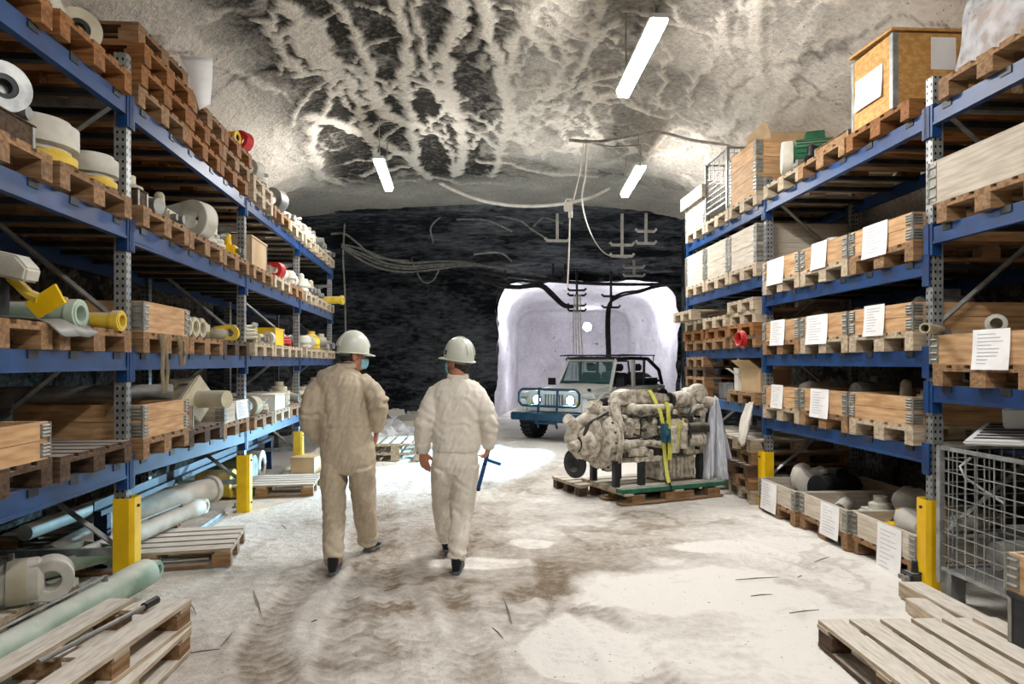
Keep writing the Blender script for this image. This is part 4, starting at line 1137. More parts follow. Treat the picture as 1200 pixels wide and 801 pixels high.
# middle bay, three shelves of papered collar boxes
conts = {1: ['grey and yellow', '', ''], 2: ['', '', ''], 3: ['', '', '']}
for lev in (1, 2, 3):
    for k, d in enumerate(E1):
        zz = pr(d, lev, f'brown pallet under a collar box, {ORDR[k]} on the {Rn(lev,1)}', ['wood_pale', 'wood', 'wood_pale'][(k+lev) % 3])
        pap = PAP[(k+lev) % 3] if not (lev == 3 and k == 0) else None
        collar('R', d, zz, f'wooden collar box {"with hanging white paper" if pap else "without paper"}, {ORDR[k]} on the {Rn(lev,1)}', .215, 2 if (k != 1) else 1, 'collar', pap)
        zi = zz+.014
        nm = f'in the {ORDR[k]} collar box on the {Rn(lev,1)}'
        kk = (lev*3+k) % 4
        if (lev, k) == (1, 0):
            load('gearG', mk_gearbox(.9, 'grey_steel'), 'R', d-.22, zi, 'grey gearbox '+nm, s=.2)
            load('capY', mk_bundle(3, .62, 'yellow', 'rag_bundle'), 'R', d-.2, zi+.001, 'yellow rag '+nm, s=.75, scale=(1, 1, 1.9))
        elif kk == 0:
            load('rgA', mk_bundle(4, 1.25), 'R', d, zi, 'pale crumpled rag bundle '+nm, s=.2, scale=(1, 1, 1.1))
        elif kk == 1:
            load('gbA', mk_gearbox(1.15, 'white_paint'), 'R', d-.1, zi, 'white gearbox '+nm, s=.2)
            load('vbA', mk_valve(.9, 'cream'), 'R', d+.25, zi, 'cream valve block '+nm, s=.15)
        elif kk == 2:
            load('motG', mk_motor(.85, 'grey_steel'), 'R', d-.1, zi, 'grey electric motor '+nm, s=.2)
        else:
            load('rgB', mk_bundle(6, 1.1), 'R', d+.1, zi, 'pale rag bundle heaped '+nm, s=.2, scale=(1, 1, 1.2))
            load('hoB', mk_hose(.7, 'black'), 'R', d-.22, zi, 'black hose coil '+nm, s=.3)
# big grey crate behind at back of middle bay second shelf
# top shelf middle bay
zz = pr(E1[0]+.05, 0, 'pallet under the strand board crate on the top shelf of the right rack', 'wood_orange')
d = E1[0]+.10
t = thing('strand_board_crate', 'open strand board crate with paper sheets, high at the first right post', 'crate', rp('R', d, -.06, zz), rz('R'))
W2 = .29
for (nm, b) in (('front_panel', (-.018, 0, -W2, W2, 0, .58)), ('back_panel', (-1.1, -1.082, -W2, W2, 0, .58))):
    m = MB(); m.box(*b); m.build(nm, 'osb', t)
for y in (-W2, W2-.018):
    m = MB(); m.box(-1.081, -.019, y, y+.018, 0, .58); m.build('side_panel', 'osb', t)
for sx in (0, -1.1):
    for y in (-W2, W2):
        m = MB(); ox = 1 if sx == 0 else -1; oy = 1 if y > 0 else -1
        m.box(min(sx, sx+ox*.004), max(sx, sx+ox*.004), min(y, y-oy*.04), max(y, y-oy*.04), 0, .58); m.box(min(sx, sx-ox*.04), max(sx, sx-ox*.04), min(y, y+oy*.004), max(y, y+oy*.004), 0, .58)
        m.build('corner_iron', 'galv', t)
m = MB(); m.box(-1.12, .02, -W2-.012, W2+.012, 0, .02, Matrix.Translation((0, 0, .581)) @ Matrix.Rotation(R(-3), 4, 'X') @ Matrix.Translation((0, 0, .028))); q = m.build('lid', 'osb', t)
paper_bits(t, 0, -.22, .16, .14, .40)
m = MB(); m.box(-.5, -.3, W2+.001, W2+.004, .3, .55); q = m.build('paper_label', 'paper', t)
m = MB(); m.box(-.52, -.22, -W2-.004, -W2-.001, .34, .56); q = m.build('paper_label', 'paper', t)
zz = pr(E1[1]+.05, 0, 'middle brown pallet on the top shelf, right rack, between crate and green motor', 'wood')
load('bxk', mk_box(.8, .6, .12, 'wood', 'flat_box', 'box'), 'R', E1[1]+.05, zz, 'flat brown box on the top shelf between the crate and the green motor', s=.05)
zz = pr(E1[2]-.02, 0, 'pallet carrying the green motor on the top shelf of the right rack', 'wood_pale')
load('motGr', mk_motor(1.15, 'green'), 'R', 7.25, zz+.0, 'green electric motor with white fan cover on the top shelf of the right rack', s=-.03, turn=-.35)
load('vGr', mk_valve(.8, 'dark_steel'), 'R', 6.98, zz, 'dark green pump block at the foot of the green motor', s=.0)
# top shelf far bay
zz = pr(E2[0], 0, 'pallet under the tall collar boxes on the top shelf, far bay of the right rack', 'wood_pale')
for j in range(3):
    collar('R', E2[0], zz+j*.203, f'pale wooden collar, {["bottom","middle","top"][j]} of a stack of three beside the wire mesh box', .2, 1, 'collar', None)
t = thing('carton', 'open pale carton on top of the tall collar stack, top shelf of the right rack', 'box', rp('R', E2[0]-.1, .12, zz+.014), rz('R'))
m = MB(); m.box(-.6, 0, -.3, .3, 0, .68); m.build('carton_body', 'cardboard', t)
m = MB(); m.add([(0, -.3, .68), (0, .3, .68), (.06, .3, .80), (.06, -.3, .80), (-.006, -.3, .68), (-.006, .3, .68), (.054, .3, .80), (.054, -.3, .80)], [(0, 1, 2, 3), (7, 6, 5, 4), (0, 4, 5, 1), (2, 6, 7, 3), (1, 5, 6, 2), (0, 3, 7, 4)]); m.build('flap', 'cardboard', t)
zz = pr(E2[1], 0, 'pallet under the wire mesh box on the top shelf of the right rack', 'wood_pale')
def mk_mesh_box(w, L, h, drop=.0, fm='galv', ncell=14):
    def f():
        t = thing('wire_mesh_box', '', 'mesh box')
        r = .018
        for x in (0, -L):
            for y in (-w/2, w/2):
                m = MB(); m.box(x-r, x+r, y-r, y+r, 0, h+(.0 if x == 0 else 0)); m.build('corner_post', fm, t)
        for z in (.1, h-.012):
            m = MB()
            for x in (0, -L): m.box(x-.012, x+.012, -w/2+r, w/2-r, z-.012, z+.012)
            for y in (-w/2, w/2): m.box(-L+r, -r, y-.012, y+.012, z-.012, z+.012)
            m.build('frame_rail', fm, t)
        m = MB(); m.box(-L+.02, -.02, -w/2+.02, w/2-.02, .085, .095); m.build('floor_plate', fm, t)
        for nm, fixed in (('front', 0), ('rear', -L)):
            m = MB(); n1 = ncell
            for i in range(1, n1): y = -w/2+w*i/n1; m.box(fixed-.003, fixed+.003, y-.003, y+.003, .1, h-.02)
            k = int(round((h-.1)/(w/n1)))
            for j in range(1, k): z = .1+(h-.1)*j/k; m.box(fixed-.0035, fixed+.0035, -w/2, w/2, z-.003, z+.003)
            m.build('mesh_panel', fm, t)
        for y in (-w/2, w/2):
            m = MB(); n1 = int(ncell*L/w)
            for i in range(1, n1): x = -L*i/n1; m.box(x-.003, x+.003, y-.003, y+.003, .1, h-.02)
            k = int(round((h-.1)/(w/ncell)))
            for j in range(1, k): z = .1+(h-.1)*j/k; m.box(-L, 0, y-.0035, y+.0035, z-.003, z+.003)
            m.build('mesh_panel', fm, t)
        return t
    return f
place('mb1', mk_mesh_box(.8, 1.1, .8, fm='galv', ncell=10), rp('R', E2[1], -.05, zz), rz('R'), 'galvanised wire mesh box on the top shelf of the right rack')
zz = pr(E2[2], 0, 'pallet under the lidded grey collar box, far end of the top right shelf', 'wood_pale')
for j in range(2):
    collar('R', E2[2], zz+j*.203, f'dusty grey collar, {["lower","upper"][j]} one at the far end of the top right shelf', .2, 1, 'collar_grey')
t = thing('crate_lid', 'overhanging dusty lid on the farthest collar box, top right shelf', 'lid', rp('R', E2[2], -.10, zz+.407), rz('R'))
m = MB(); m.box(-1.28, 0, -.47, .47, .0, .022); m.build('lid_panel', 'collar_grey', t)
m = MB(); m.box(-1.28, .02, -.49, -.471, -.05, .13); m.box(-1.28, .02, .471, .49, -.05, .13); m.box(.001, .02, -.47, .47, -.05, .13); m.build('lid_rim', 'collar_grey', t)
# second shelf far bay: three big dusty grey crates
for k, d in enumerate(E2):
    zz = pr(d, 1, f'pale pallet under a tall grey crate, {ORDR[k]} on the {Rn(1,2)}', 'wood_pale')
    collar('R', d, zz, f'tall dusty grey plank crate, {ORDR[k]} on the {Rn(1,2)}', .46, 2, 'collar_grey', None, w=.85)
# third shelf far bay: stacks of pallets
for k, (d, n) in enumerate(zip(E2, (4, 3, 3))):
    for j in range(n):
        pr(d, 2, f'empty pallet, {["bottom","second","third","topmost"][j]} of the {ORDR[k]} stack on the {Rn(2,2)}', ['wood', 'wood_orange', 'wood_pale', 'wood_pale'][j], n=j, turn=R(((j*3+k) % 3-1)*1.5), s=-.06-.03*((j+k) % 2))
pallet('R', E2[2]+.1, shelf('R', 2, E2[2])+.003+3*PH, 'top pallet sticking out into the aisle at the far end of the third right shelf', 'wood_pale', s=-.22)
o = load('netR', mk_hose(.42, 'red', 4), 'R', E2[0]-.24, shelf('R', 2, E2[0])+.001, 'red net bundle hanging at the pallets on the third shelf, far bay', s=-.085, scale=(1, 1, 1)); o.rotation_euler = (0, R(90), rz('R')); o.location = rp('R', E2[0]-.2, -.10, 1.803); 
# lowest shelf far bay
for j in range(4):
    pr(E2[2], 3, f'pallet in the stack at the far end of the lowest right shelf, {["bottom","second","third","topmost"][j]}', ['wood_orange', 'wood', 'wood_dark', 'wood'][j], n=j, turn=R((j % 3-1)*2))
zz = pr(E2[0]+.05, 3, 'pallet with two opened cartons on the lowest shelf of the right rack', 'wood')
def carton(loc, rot, dx, dy, dz, label, m_):
    t = thing('cardboard_box', label, 'box', loc, rot)
    m = MB(); th = .004
    m.box(-dx, -dx+th, -dy/2, dy/2, 0, dz); m.box(-th, 0, -dy/2, dy/2, 0, dz); m.box(-dx+th, -th, -dy/2, -dy/2+th, 0, dz); m.box(-dx+th, -th, dy/2-th, dy/2, 0, dz); m.box(-dx, 0, -dy/2, dy/2, 0, th)
    m.build('carton_body', m_, t)
    for (T, w) in ((Matrix.Translation((0, 0, dz)) @ Matrix.Rotation(R(55), 4, 'Y'), dy), (Matrix.Translation((-dx, 0, dz)) @ Matrix.Rotation(R(-35), 4, 'Y'), dy)):
        f = MB(); f.box(-.002, .002, -w/2, w/2, .001, dx*.45, T); f.build('flap', m_, t)
    for sy in (-1, 1):
        T = Matrix.Translation((-dx/2, sy*dy/2, dz)) @ Matrix.Rotation(R(-sy*40), 4, 'X'); f = MB(); f.box(-dx/2, dx/2, -.002, .002, .001, dy*.4, T); f.build('flap', m_, t)
    return t
carton(rp('R', E2[0]-.08, .02, zz), rz('R')+.15, .4, .42, .27, 'taller open brown carton on the lowest right shelf behind the engine', 'cardboard')
carton(rp('R', E2[0]+.33, .0, zz), rz('R')-.2, .3, .26, .2, 'smaller open white carton left of the brown carton', 'cardboard_white')
load('grb', mk_box(.6, .5, .22, 'grey_steel', 'metal_box', 'box'), 'R', E2[1]+.05, shelf('R', 3, E2[1])+.001, 'grey metal box on the lowest right shelf behind the plastic sheet', s=.1)
# near bay
d = RD[1]-.60
zz = pr(d, 1, 'pallet under the long dusty collar box, second shelf right at the picture edge', 'wood', b=0)
collar('R', d, zz, 'long dusty collar box under sheeting on the second shelf, right picture edge', .30, 1, 'collar_grey', None, s=-.055, w=1.02)
load('rgN', mk_bundle(9, 1.3), 'R', d-.1, zz+.014, 'crumpled grey sheeting in the long collar box at the right picture edge', s=.2, scale=(1, 1.4, 1.5))
d = RD[1]-.56
zz = pr(d, 2, 'pallet under the papered collar box below the tubes, right picture edge', 'wood', b=0)
collar('R', d, zz, 'collar box with wide white paper at the right picture edge under two tubes', .21, 1, 'collar', (-.04, .27, -.03, .225), w=.9)
load('pN1', mk_pipe(1.5, .035, 'cream', .75), 'R', d+.28, zz+.216, 'thin cream tube poking out over the papered collar box', s=-.22, turn=.75)
load('pN2', mk_pipe(1.3, .05, 'white_paint', .7, True), 'R', d-.02, zz+.216, 'thicker white tube lying on the papered collar box at the right edge', s=.05, turn=.95)
d = RD[1]-.62
zz = pr(d, 0, 'brown pallet carrying the plastic wrapped load, top right', 'wood', b=0)
d = RD[1]-.55
# plastic wrapped load
def film_mat():
    m = bpy.data.materials.new('clear plastic film'); m.use_nodes = True; b = m.node_tree.nodes['Principled BSDF']
    b.inputs['Base Color'].default_value = lin(226, 228, 236); b.inputs['Roughness'].default_value = .12
    b.inputs['Alpha'].default_value = .42; b.inputs['Specular IOR Level'].default_value = .8
    N = m.node_tree.nodes; n = N.new('ShaderNodeTexNoise'); n.inputs['Scale'].default_value = 7; n.inputs['Detail'].default_value = 6
    bp = N.new('ShaderNodeBump'); bp.inputs['Strength'].default_value = .8; m.node_tree.links.new(n.outputs['Fac'], bp.inputs['Height']); m.node_tree.links.new(bp.outputs[0], b.inputs['Normal'])
    mr = N.new('ShaderNodeMapRange'); mr.inputs[1].default_value = .35; mr.inputs[2].default_value = .65; mr.inputs[3].default_value = .25; mr.inputs[4].default_value = .75
    m.node_tree.links.new(n.outputs['Fac'], mr.inputs[0]); m.node_tree.links.new(mr.outputs[0], b.inputs['Alpha'])
    return m
M['film'] = film_mat()
load('bxF', mk_box(.75, .6, .42, 'cardboard', 'cardboard_box', 'box'), 'R', d-.0, zz, 'brown carton inside the plastic film at the top right corner', s=.12)
load('gbF', mk_gearbox(1.2, 'cardboard_white'), 'R', d+.0, zz+.421, 'white machine part on the carton inside the plastic film, top right', s=.25)
mb = MB(); n1, n2 = 40, 16; vs = []
for i in range(n2+1):
    z = .004+.74*i/n2
    for j in range(n1):
        w = 2*PI*j/n1; f = 1-.30*(i/n2)**2+.03*math.sin(5*w+i*.5)
        cx_, cy_ = math.cos(w), math.sin(w); sq = 1/max(abs(cx_), abs(cy_))**.75
        vs.append((-.5+.50*cx_*sq*f*.95, .40*cy_*sq*f, z))
vs.append((-.5, 0, .80)); top = len(vs)-1
fs = [(i*n1+j, i*n1+(j+1) % n1, (i+1)*n1+(j+1) % n1, (i+1)*n1+j) for i in range(n2) for j in range(n1)]+[(n2*n1+j, n2*n1+(j+1) % n1, top) for j in range(n1)]
mb.add(vs, fs, True)
o = mb.build('plastic_film', 'film'); o.location = rp('R', d, 0, zz); o.rotation_euler = (0, 0, rz('R')); tag(o, 'clear plastic film wrapped over a load at the top right corner', 'plastic film')

# ------------------------------------------------------------------ floor level right
D1 = [7.14, 6.27, 5.42]
d_lab = ['farthest, at the yellow guard', 'middle', 'nearest, by the first yellow guard']
for k, d in enumerate(D1):
    s = -.14+.04*k
    pallet('R', d, .012, f'floor level pallet under a parts box, right rack, {d_lab[k]}', 'wood', s)
    zz = .012+PH+.001
    pp = [(-.36, .02, -.12, .19), (-.02, .30, -.1, .195), (-.05, .26, -.20, .195)][k]
    collar('R', d, zz, f'floor level collar box with white paper and dusty parts, {d_lab[k]}', .2, 1, 'collar_grey', pp, s=s+.005)
    zi = zz+.014
    if k == 0:
        load('f0a', mk_bundle(11, 1.15), 'R', d+.18, zi, 'grey rag bundle in the farthest floor level collar box', s=.12, scale=(1, .8, 1.5))
        load('f0b', mk_motor(.95, 'black'), 'R', d-.2, zi, 'black motor in the farthest floor level collar box', s=.2, turn=.3)
    elif k == 1:
        load('f1a', mk_pipe(.5, .07, 'white_paint', .8), 'R', d+.1, zi+.0, 'white tube stub in the middle floor level collar box', s=.12, turn=.9, scale=(1, 1, 1))
        load('f1b', mk_bundle(13, 1.1), 'R', d-.12, zi, 'pale rag bundle in the middle floor level collar box', s=.5, scale=(1, 1, 1.4))
        load('f1c', mk_gearbox(.8, 'white_paint'), 'R', d-.25, zi, 'white gearbox in the middle floor level collar box', s=.1)
    else:
        load('f2a', mk_pipe(.7, .075, 'white_paint', .75), 'R', d-.2, zi+.09, 'thick white tube on the parts in the nearest floor level collar box', s=.15, turn=.4)
        load('f2b', mk_bundle(15, 1.0), 'R', d+.1, zi, 'pale rag bundle in the nearest floor level collar box', s=.15, scale=(1, 1.2, 1.3))
        load('f2d', mk_gearbox(.9, 'black'), 'R', d-.2, zi, 'black part under the white tube in the nearest floor level collar box', s=.7)
        load('f2c', mk_valve(.7, 'yellow'), 'R', d+.26, zi+.0, 'yellow valve block in the nearest floor level collar box', s=.12)
load('bott', mk_valve(.5, 'dark_steel'), 'R', 5.0, .012, 'small dark coupling on the floor beside the first right yellow guard', s=-.16)
# leaning / stacked pallets in far bay at floor level
for k, d in enumerate((8.25, 9.2)):
    for j in range(5):
        pallet('R', d, .012+j*PH, f'worn pallet on the floor right of the engine, {["bottom","second","third","fourth","topmost"][j]} of the {["nearer","farther"][k]} stack', ['wood_pale', 'wood', 'wood_dark', 'wood', 'wood_pale'][j], s=-.10-.05*((j+k) % 3), turn=R(((j*2+k) % 5-2)*2.5))
sk = MB(); sk.tube([(.0, 0, .02), (.03, .01, -.06), (.07, .05, -.16), (.11, .10, -.27), (.14, .15, -.37), (.15, .18, -.44)], [.10, .115, .125, .12, .10, .045], 28, ry=[.014, .018, .024, .03, .028, .015], up=(1, 0, .3))
me = sk.mesh('hanging_sack')
bms = bmesh.new(); bms.from_mesh(me); bmesh.ops.subdivide_edges(bms, edges=bms.edges, cuts=2, use_grid_fill=True); bms.to_mesh(me); bms.free()
displace(me, lambda c, n: .022*noise.noise(V((c.x*9, c.y*30, c.z*4)))+.010*noise.noise(c*26))
o = obj('hanging_sack', me, 'rag'); o.location = rp('R', 7.98, -.075, 1.13); o.rotation_euler = (0, 0, rz('R'))
tag(o, 'white cloth sack hanging from the lowest right shelf beside the yellow guard', 'sack')
# big wire mesh pallet at the right edge
zz = .10
t = place('mb2', mk_mesh_box(1.2, .95, .92, fm='galv', ncell=15), rp('R', 4.03, -.13, .14), rz('R'), 'large galvanised wire mesh crate on the floor at the right picture edge')
for sx in (-.06, -.89):
    for sy in (-.56, .56):
        m = MB(); m.box(sx-.05, sx+.05, sy-.05, sy+.05, -.128, .084); m.build('leg', 'galv', t)
def mk_tray():
    t = thing('plastic_console', '', 'console')
    m = MB(); m.prism([(-.36, .0), (.0, .0), (.0, .03), (-.36, .05)], -.25, .25, None, 'y'); m.build('base_tray', 'lamp_body', t, .012)
    m = MB()
    for k in range(6): m.box(-.3+.045*k, -.275+.045*k, -.2, .2, .05-.004*k, .056-.004*k)
    m.build('grille', 'black', t)
    m = MB(); m.prism([(-.36, .05), (-.20, .042), (-.24, .18), (-.36, .2)], -.09, .09, None, 'y'); m.build('raised_housing', 'lamp_body', t, .015)
    return t
place('tray', mk_tray, rp('R', 4.30, .06, 1.09), (R(4), R(16), rz('R')+.5), 'white plastic console tilted on the wire mesh crate, left one')
place('tray', None, rp('R', 3.85, .09, 1.08), (R(-4), R(14), rz('R')+.2), 'white plastic console tilted on the wire mesh crate, right one')
m = MB(); m.tube([rp('R', 4.6, .06, .98), rp('R', 4.62, .0, .92), rp('R', 4.55, -.02, .86), rp('R', 4.45, .02, .80), rp('R', 4.35, .1, .72)], .008, 6)
o = m.build('cable', 'lamp_body'); tag(o, 'white cable hanging inside the wire mesh crate', 'cable')
load('mbg', mk_gearbox(1.5, 'dark_steel'), 'R', 4.35, .14+.097, 'dark machine part inside the wire mesh crate', s=.1)
load('mbh', mk_motor(1.4, 'dark_steel'), 'R', 3.9, .14+.097, 'dark motor inside the wire mesh crate', s=.2)
load('mbi', mk_bundle(21, 1.6, 'rag'), 'R', 4.1, .14+.097+.38, 'grey rag bundle heaped in the wire mesh crate', s=.25)
t = place('mbx', mk_collar(.6, .2, 1, 'collar', None, L=.5), G(1180, 800, .5)+V((.40, .06, 0)), (0, 0, rz('R')), 'wooden collar at the right picture edge in front of the wire mesh crate')
load('mby', mk_box(.5, .6, .42, 'dark_steel', 'steel_stand', 'stand'), 'R', 3.30, .012, 'dark steel stand under the wooden collar at the right edge', s=-.485)
t.location = rp('R', 3.30, -.49, .435)
# bottom right pallet and planks
def mk_br():
    t = thing('wooden_pallet', '', 'pallet')
    m = MB(); w = 1.05
    for k in range(6): y = -w/2+.075+(w-.15)*k/5; m.box(-1.3, 0, y-.07, y+.07, .128, .15)
    for x in (-.06, -.65, -1.24): m.box(x-.06, x+.06, -w/2, w/2, .104, .1275)
    m.build('top_deck', 'wood_pale', t)
    for y in (-w/2+.06, 0, w/2-.06):
        for x in (-.08, -.65, -1.22):
            m = MB(); m.box(x-.075, x+.075, y-.055, y+.055, .022, .104); m.build('block', 'wood_dark', t)
        m = MB(); m.box(-1.3, 0, y-.055, y+.055, 0, .0215); m.build('runner', 'wood_dark', t)
    return t
cc = G(960, 733, .165)
place('brp', mk_br, V((2.26, 3.90, .012)), (0, 0, R(92)), 'large dusty pallet lying in the bottom right corner')
for k, (a, b, wd) in enumerate((((1066, 683), (1230, 770), .16), ((1073, 700), (1225, 800), .13))):
    p0 = G(a[0], a[1], .1); p1 = G(b[0], b[1], .1); dr = p1-p0
    t = thing('timber_plank', ('upper left thick dusty plank lying behind the bottom right pallet', 'lower thick dusty plank lying against the bottom right pallet')[k], 'plank', (p0.x, p0.y, .012), math.atan2(dr.y, dr.x))
    m = MB(); m.box(0, dr.length, -wd/2, wd/2, 0, .10-.012*k); m.build('plank_body', 'wood_pale', t, .004)
# ------------------------------------------------------------------ people
M['skin'] = mat('skin', (190, 128, 102), (206, 146, 120), 8, .55)
M['coverall'] = mat('beige coverall cloth', (190, 176, 154), (202, 188, 166), 30, .85, bump=.04)
M['jacket'] = mat('off white jacket cloth', (226, 219, 206), (236, 230, 219), 30, .85, bump=.04)
M['helmet'] = mat('helmet shell', (206, 210, 196), (220, 224, 212), 5, .3)
M['hair'] = mat('dark hair', (40, 34, 30), (62, 54, 48), 30, .7)
M['mask'] = mat('blue face mask', (130, 190, 210), (150, 205, 222), 8, .8)
M['shoe'] = mat('black leather shoe', (14, 15, 18), (26, 27, 30), 8, .45)
M['sole'] = mat('grey sole', (96, 104, 112), None, 8, .7)
M['tool_blue'] = mat('blue tool paint', (20, 70, 130), (32, 90, 150), 8, .4)
def sub(pts, o): return [V(p)-o for p in pts]
def limb(mb, pts, r, ry=None, n=18, up=None): mb.tube(pts, r, n, True, ry=ry, up=up)
def hand(mb, wrist, d, nrm, th, curl, s=1.0, grip=False, thumb=.6):
    """palm and five fingers: d = finger direction, nrm = palm facing, th = thumb side"""
    d = V(d).normalized(); nrm = (V(nrm)-d*V(nrm).dot(d)).normalized(); th = V(th); th = (th-d*th.dot(d)-nrm*th.dot(nrm)).normalized()
    w = V(wrist)
    mb.tube([w-d*.03*s, w+d*.01*s, w+d*.045*s, w+d*.085*s, w+d*.1*s], [.027*s, .028*s, .038*s, .042*s, .036*s], 14, ry=[.019*s, .017*s, .016*s, .014*s, .010*s], up=tuple(nrm))
    for k, (off, ln) in enumerate(((.031, .072), (.0105, .082), (-.0105, .077), (-.031, .060))):
        p = w+d*(.088-.006*abs(k-1.3))*s+th*off*s; q = d.copy(); pts = [p-d*.02*s, p]
        q = (q+th*(off*1.6)).normalized(); ang = curl*(1+.12*k)
        for seg, a in ((.46, .55), (.31, 1.0), (.23, .8)):
            c, sn = math.cos(ang*a), math.sin(ang*a); ax = q.cross(nrm).normalized()
            q = (Matrix.Rotation(-ang*a, 3, ax) @ q) if (Matrix.Rotation(-ang*a, 3, ax) @ q).dot(nrm) > (Matrix.Rotation(ang*a, 3, ax) @ q).dot(nrm) else (Matrix.Rotation(ang*a, 3, ax) @ q)
            p = p+q*ln*seg*s; pts.append(p)
        mb.tube(pts, [.010*s, .0098*s, .0092*s, .0085*s, .0068*s], 8)
    p = w+d*.022*s+th*.03*s; q = (d*.75+th*.65+nrm*.35).normalized()
    pts = [w+d*.012*s+th*.012*s, p, p+q*.034*s]; q2 = (d*.9+th*(.45-.5*thumb)+nrm*(.2+.6*thumb)).normalized(); pts += [pts[-1]+q2*.028*s, pts[-1]+q2*.05*s]
    mb.tube(pts, [.013*s, .0135*s, .0115*s, .010*s, .0075*s], 8)
def head_shapes(mb, T):
    mb.sphere((0, -.012, .035), (.074, .096, .10), 20, T); mb.sphere((0, .03, -.05), (.056, .066, .072), 16, T)
    mb.sphere((0, .062, -.085), (.032, .03, .026), 10, T)                 # chin
    mb.sphere((0, .074, .03), (.055, .018, .014), 10, T)                  # brow
    mb.add([(-.012, .08, .018), (.012, .08, .018), (-.019, .078, -.03), (.019, .078, -.03), (0, .118, -.026), (0, .085, .02)], [(0, 2, 4), (1, 4, 3), (0, 4, 5), (1, 5, 4), (2, 3, 4), (0, 5, 1), (0, 1, 3, 2)], True, T)
    mb.sphere((0, .112, -.026), (.013, .012, .010), 8, T)
    for s in (-1, 1):
        mb.sphere((s*.045, .052, -.012), (.024, .024, .022), 10, T)       # cheek
        mb.sphere((s*.077, -.012, -.008), (.011, .021, .033), 12, T); mb.sphere((s*.082, -.02, .006), (.007, .018, .022), 10, T)   # ear
    mb.sphere((0, .09, -.062), (.024, .012, .007), 8, T); mb.sphere((0, .089, -.072), (.021, .012, .007), 8, T)   # lips
def helmet(parent, T, sticker=False):
    m = MB(); n = 36; rows = []
    prof = [(1.0, 0), (1.0, .03), (.97, .065), (.9, .10), (.78, .13), (.6, .152), (.38, .167), (.15, .173), (.002, .174)]
    vs = []
    for r, h in prof:
        for j in range(n):
            w = 2*PI*j/n; vs.append((.108*r*math.cos(w), .130*r*math.sin(w)-.005, h+.0))
    k = len(prof)
    brim = []
    for (f, hz) in ((1.02, -.002), (1, 0)):
        for j in range(n):
            w = 2*PI*j/n; fr = max(0, math.sin(w))**1.5; e = .017+.034*fr
            brim.append(((.108+e)*math.cos(w)*(1 if f > 1 else .985), (.130+e)*math.sin(w)*(1 if f > 1 else .985)-.005, hz-.008-.012*fr+.006*(f <= 1)))
    inner = [(.104*math.cos(2*PI*j/n), .126*math.sin(2*PI*j/n)-.005, -.004) for j in range(n)]
    allv = vs+brim+inner; b0 = len(vs); i0 = b0+2*n
    fs = [(i*n+j, i*n+(j+1) % n, (i+1)*n+(j+1) % n, (i+1)*n+j) for i in range(k-1) for j in range(n)]
    fs += [(j, b0+n+j, b0+n+(j+1) % n, (j+1) % n) for j in range(n)]+[(b0+n+j, b0+j, b0+(j+1) % n, b0+n+(j+1) % n) for j in range(n)]
    fs += [(b0+j, i0+j, i0+(j+1) % n, b0+(j+1) % n) for j in range(n)]
    m.add(allv, fs, True, T)
    h = m.build('helmet', 'helmet', parent)
    r = MB()
    for s in (-.032, 0, .032):
        r.tube([T @ V((s*(1-.2*math.cos(a)), .131*math.cos(a)*.985-.005, .03+.147*math.sin(a)*(1-.08*abs(s)/.03))) for a in np.linspace(.15, PI-.15, 16)], .0065, 8)
    r.build('ridge', 'helmet', h)
    g = MB(); vs = []
    for i in range(13):
        a = PI*1.5-1.15+2.3*i/12
        for (rr, z) in ((1.0, -.03), (1.0, -.002), (.94, -.002), (.94, -.03)): vs.append(T @ V((.095*rr*math.cos(a), .112*rr*math.sin(a)-.005, z)))
    g.add(vs, [(4*i+c, 4*i+(c+1) % 4, 4*i+4+(c+1) % 4, 4*i+4+c) for i in range(12) for c in range(4)]+[(0, 3, 2, 1), (48, 49, 50, 51)], True)
    g.build('nape_strap', 'grey_steel', h)
    if sticker:
        q = MB(); vs = []
        for i in range(7):
            a = R(128)+R(34)*i/6
            for hz in (.028, .062):
                rr = 1.018 if hz < .03 else 1.0
                vs.append(T @ V((.108*rr*math.cos(a), .130*rr*math.sin(a)-.005, hz)))
        q.add(vs, [(2*i, 2*i+2, 2*i+3, 2*i+1) for i in range(6)]); st = q.build('helmet_sticker', 'black', h); md = st.modifiers.new('t', 'SOLIDIFY'); md.thickness = .002; md.offset = 0
        q = MB()
        for (a0, a1, z0, z1) in ((132, 140, .040, .046), (142, 147, .036, .052), (149, 158, .040, .046), (142, 147, .05, .054)):
            vs = []
            for i in range(4):
                a = R(a0+(a1-a0)*i/3)
                for hz in (z0, z1):
                    rr = 1.024-.006*max(0, (hz-.028)/.034); vs.append(T @ V((.110*rr*math.cos(a), .132*rr*math.sin(a)-.005, hz)))
            q.add(vs, [(2*i, 2*i+2, 2*i+3, 2*i+1) for i in range(3)])
        q.build('sticker_marks', 'paper', h)
    return h
def hair_mesh(parent, T):
    m = MB(); n = 22; vs = []; rows = 7
    for i in range(rows):
        z = .03-.125*i/(rows-1); f = math.sqrt(max(.05, 1-((z-.035)/.125)**2))
        for j in range(n):
            a = PI*1.5-1.45+2.9*j/(n-1)
            vs.append(T @ V((.079*f*math.cos(a)*1.02, .101*f*math.sin(a)-.012, z+.012*math.cos(a*2)*(i/(rows-1)))))
    m.add(vs, [(i*n+j, i*n+j+1, (i+1)*n+j+1, (i+1)*n+j) for i in range(rows-1) for j in range(n-1)], True)
    o = m.build('hair', 'hair', parent); q = o.modifiers.new('t', 'SOLIDIFY'); q.thickness = .008; q.offset = 0
    return o
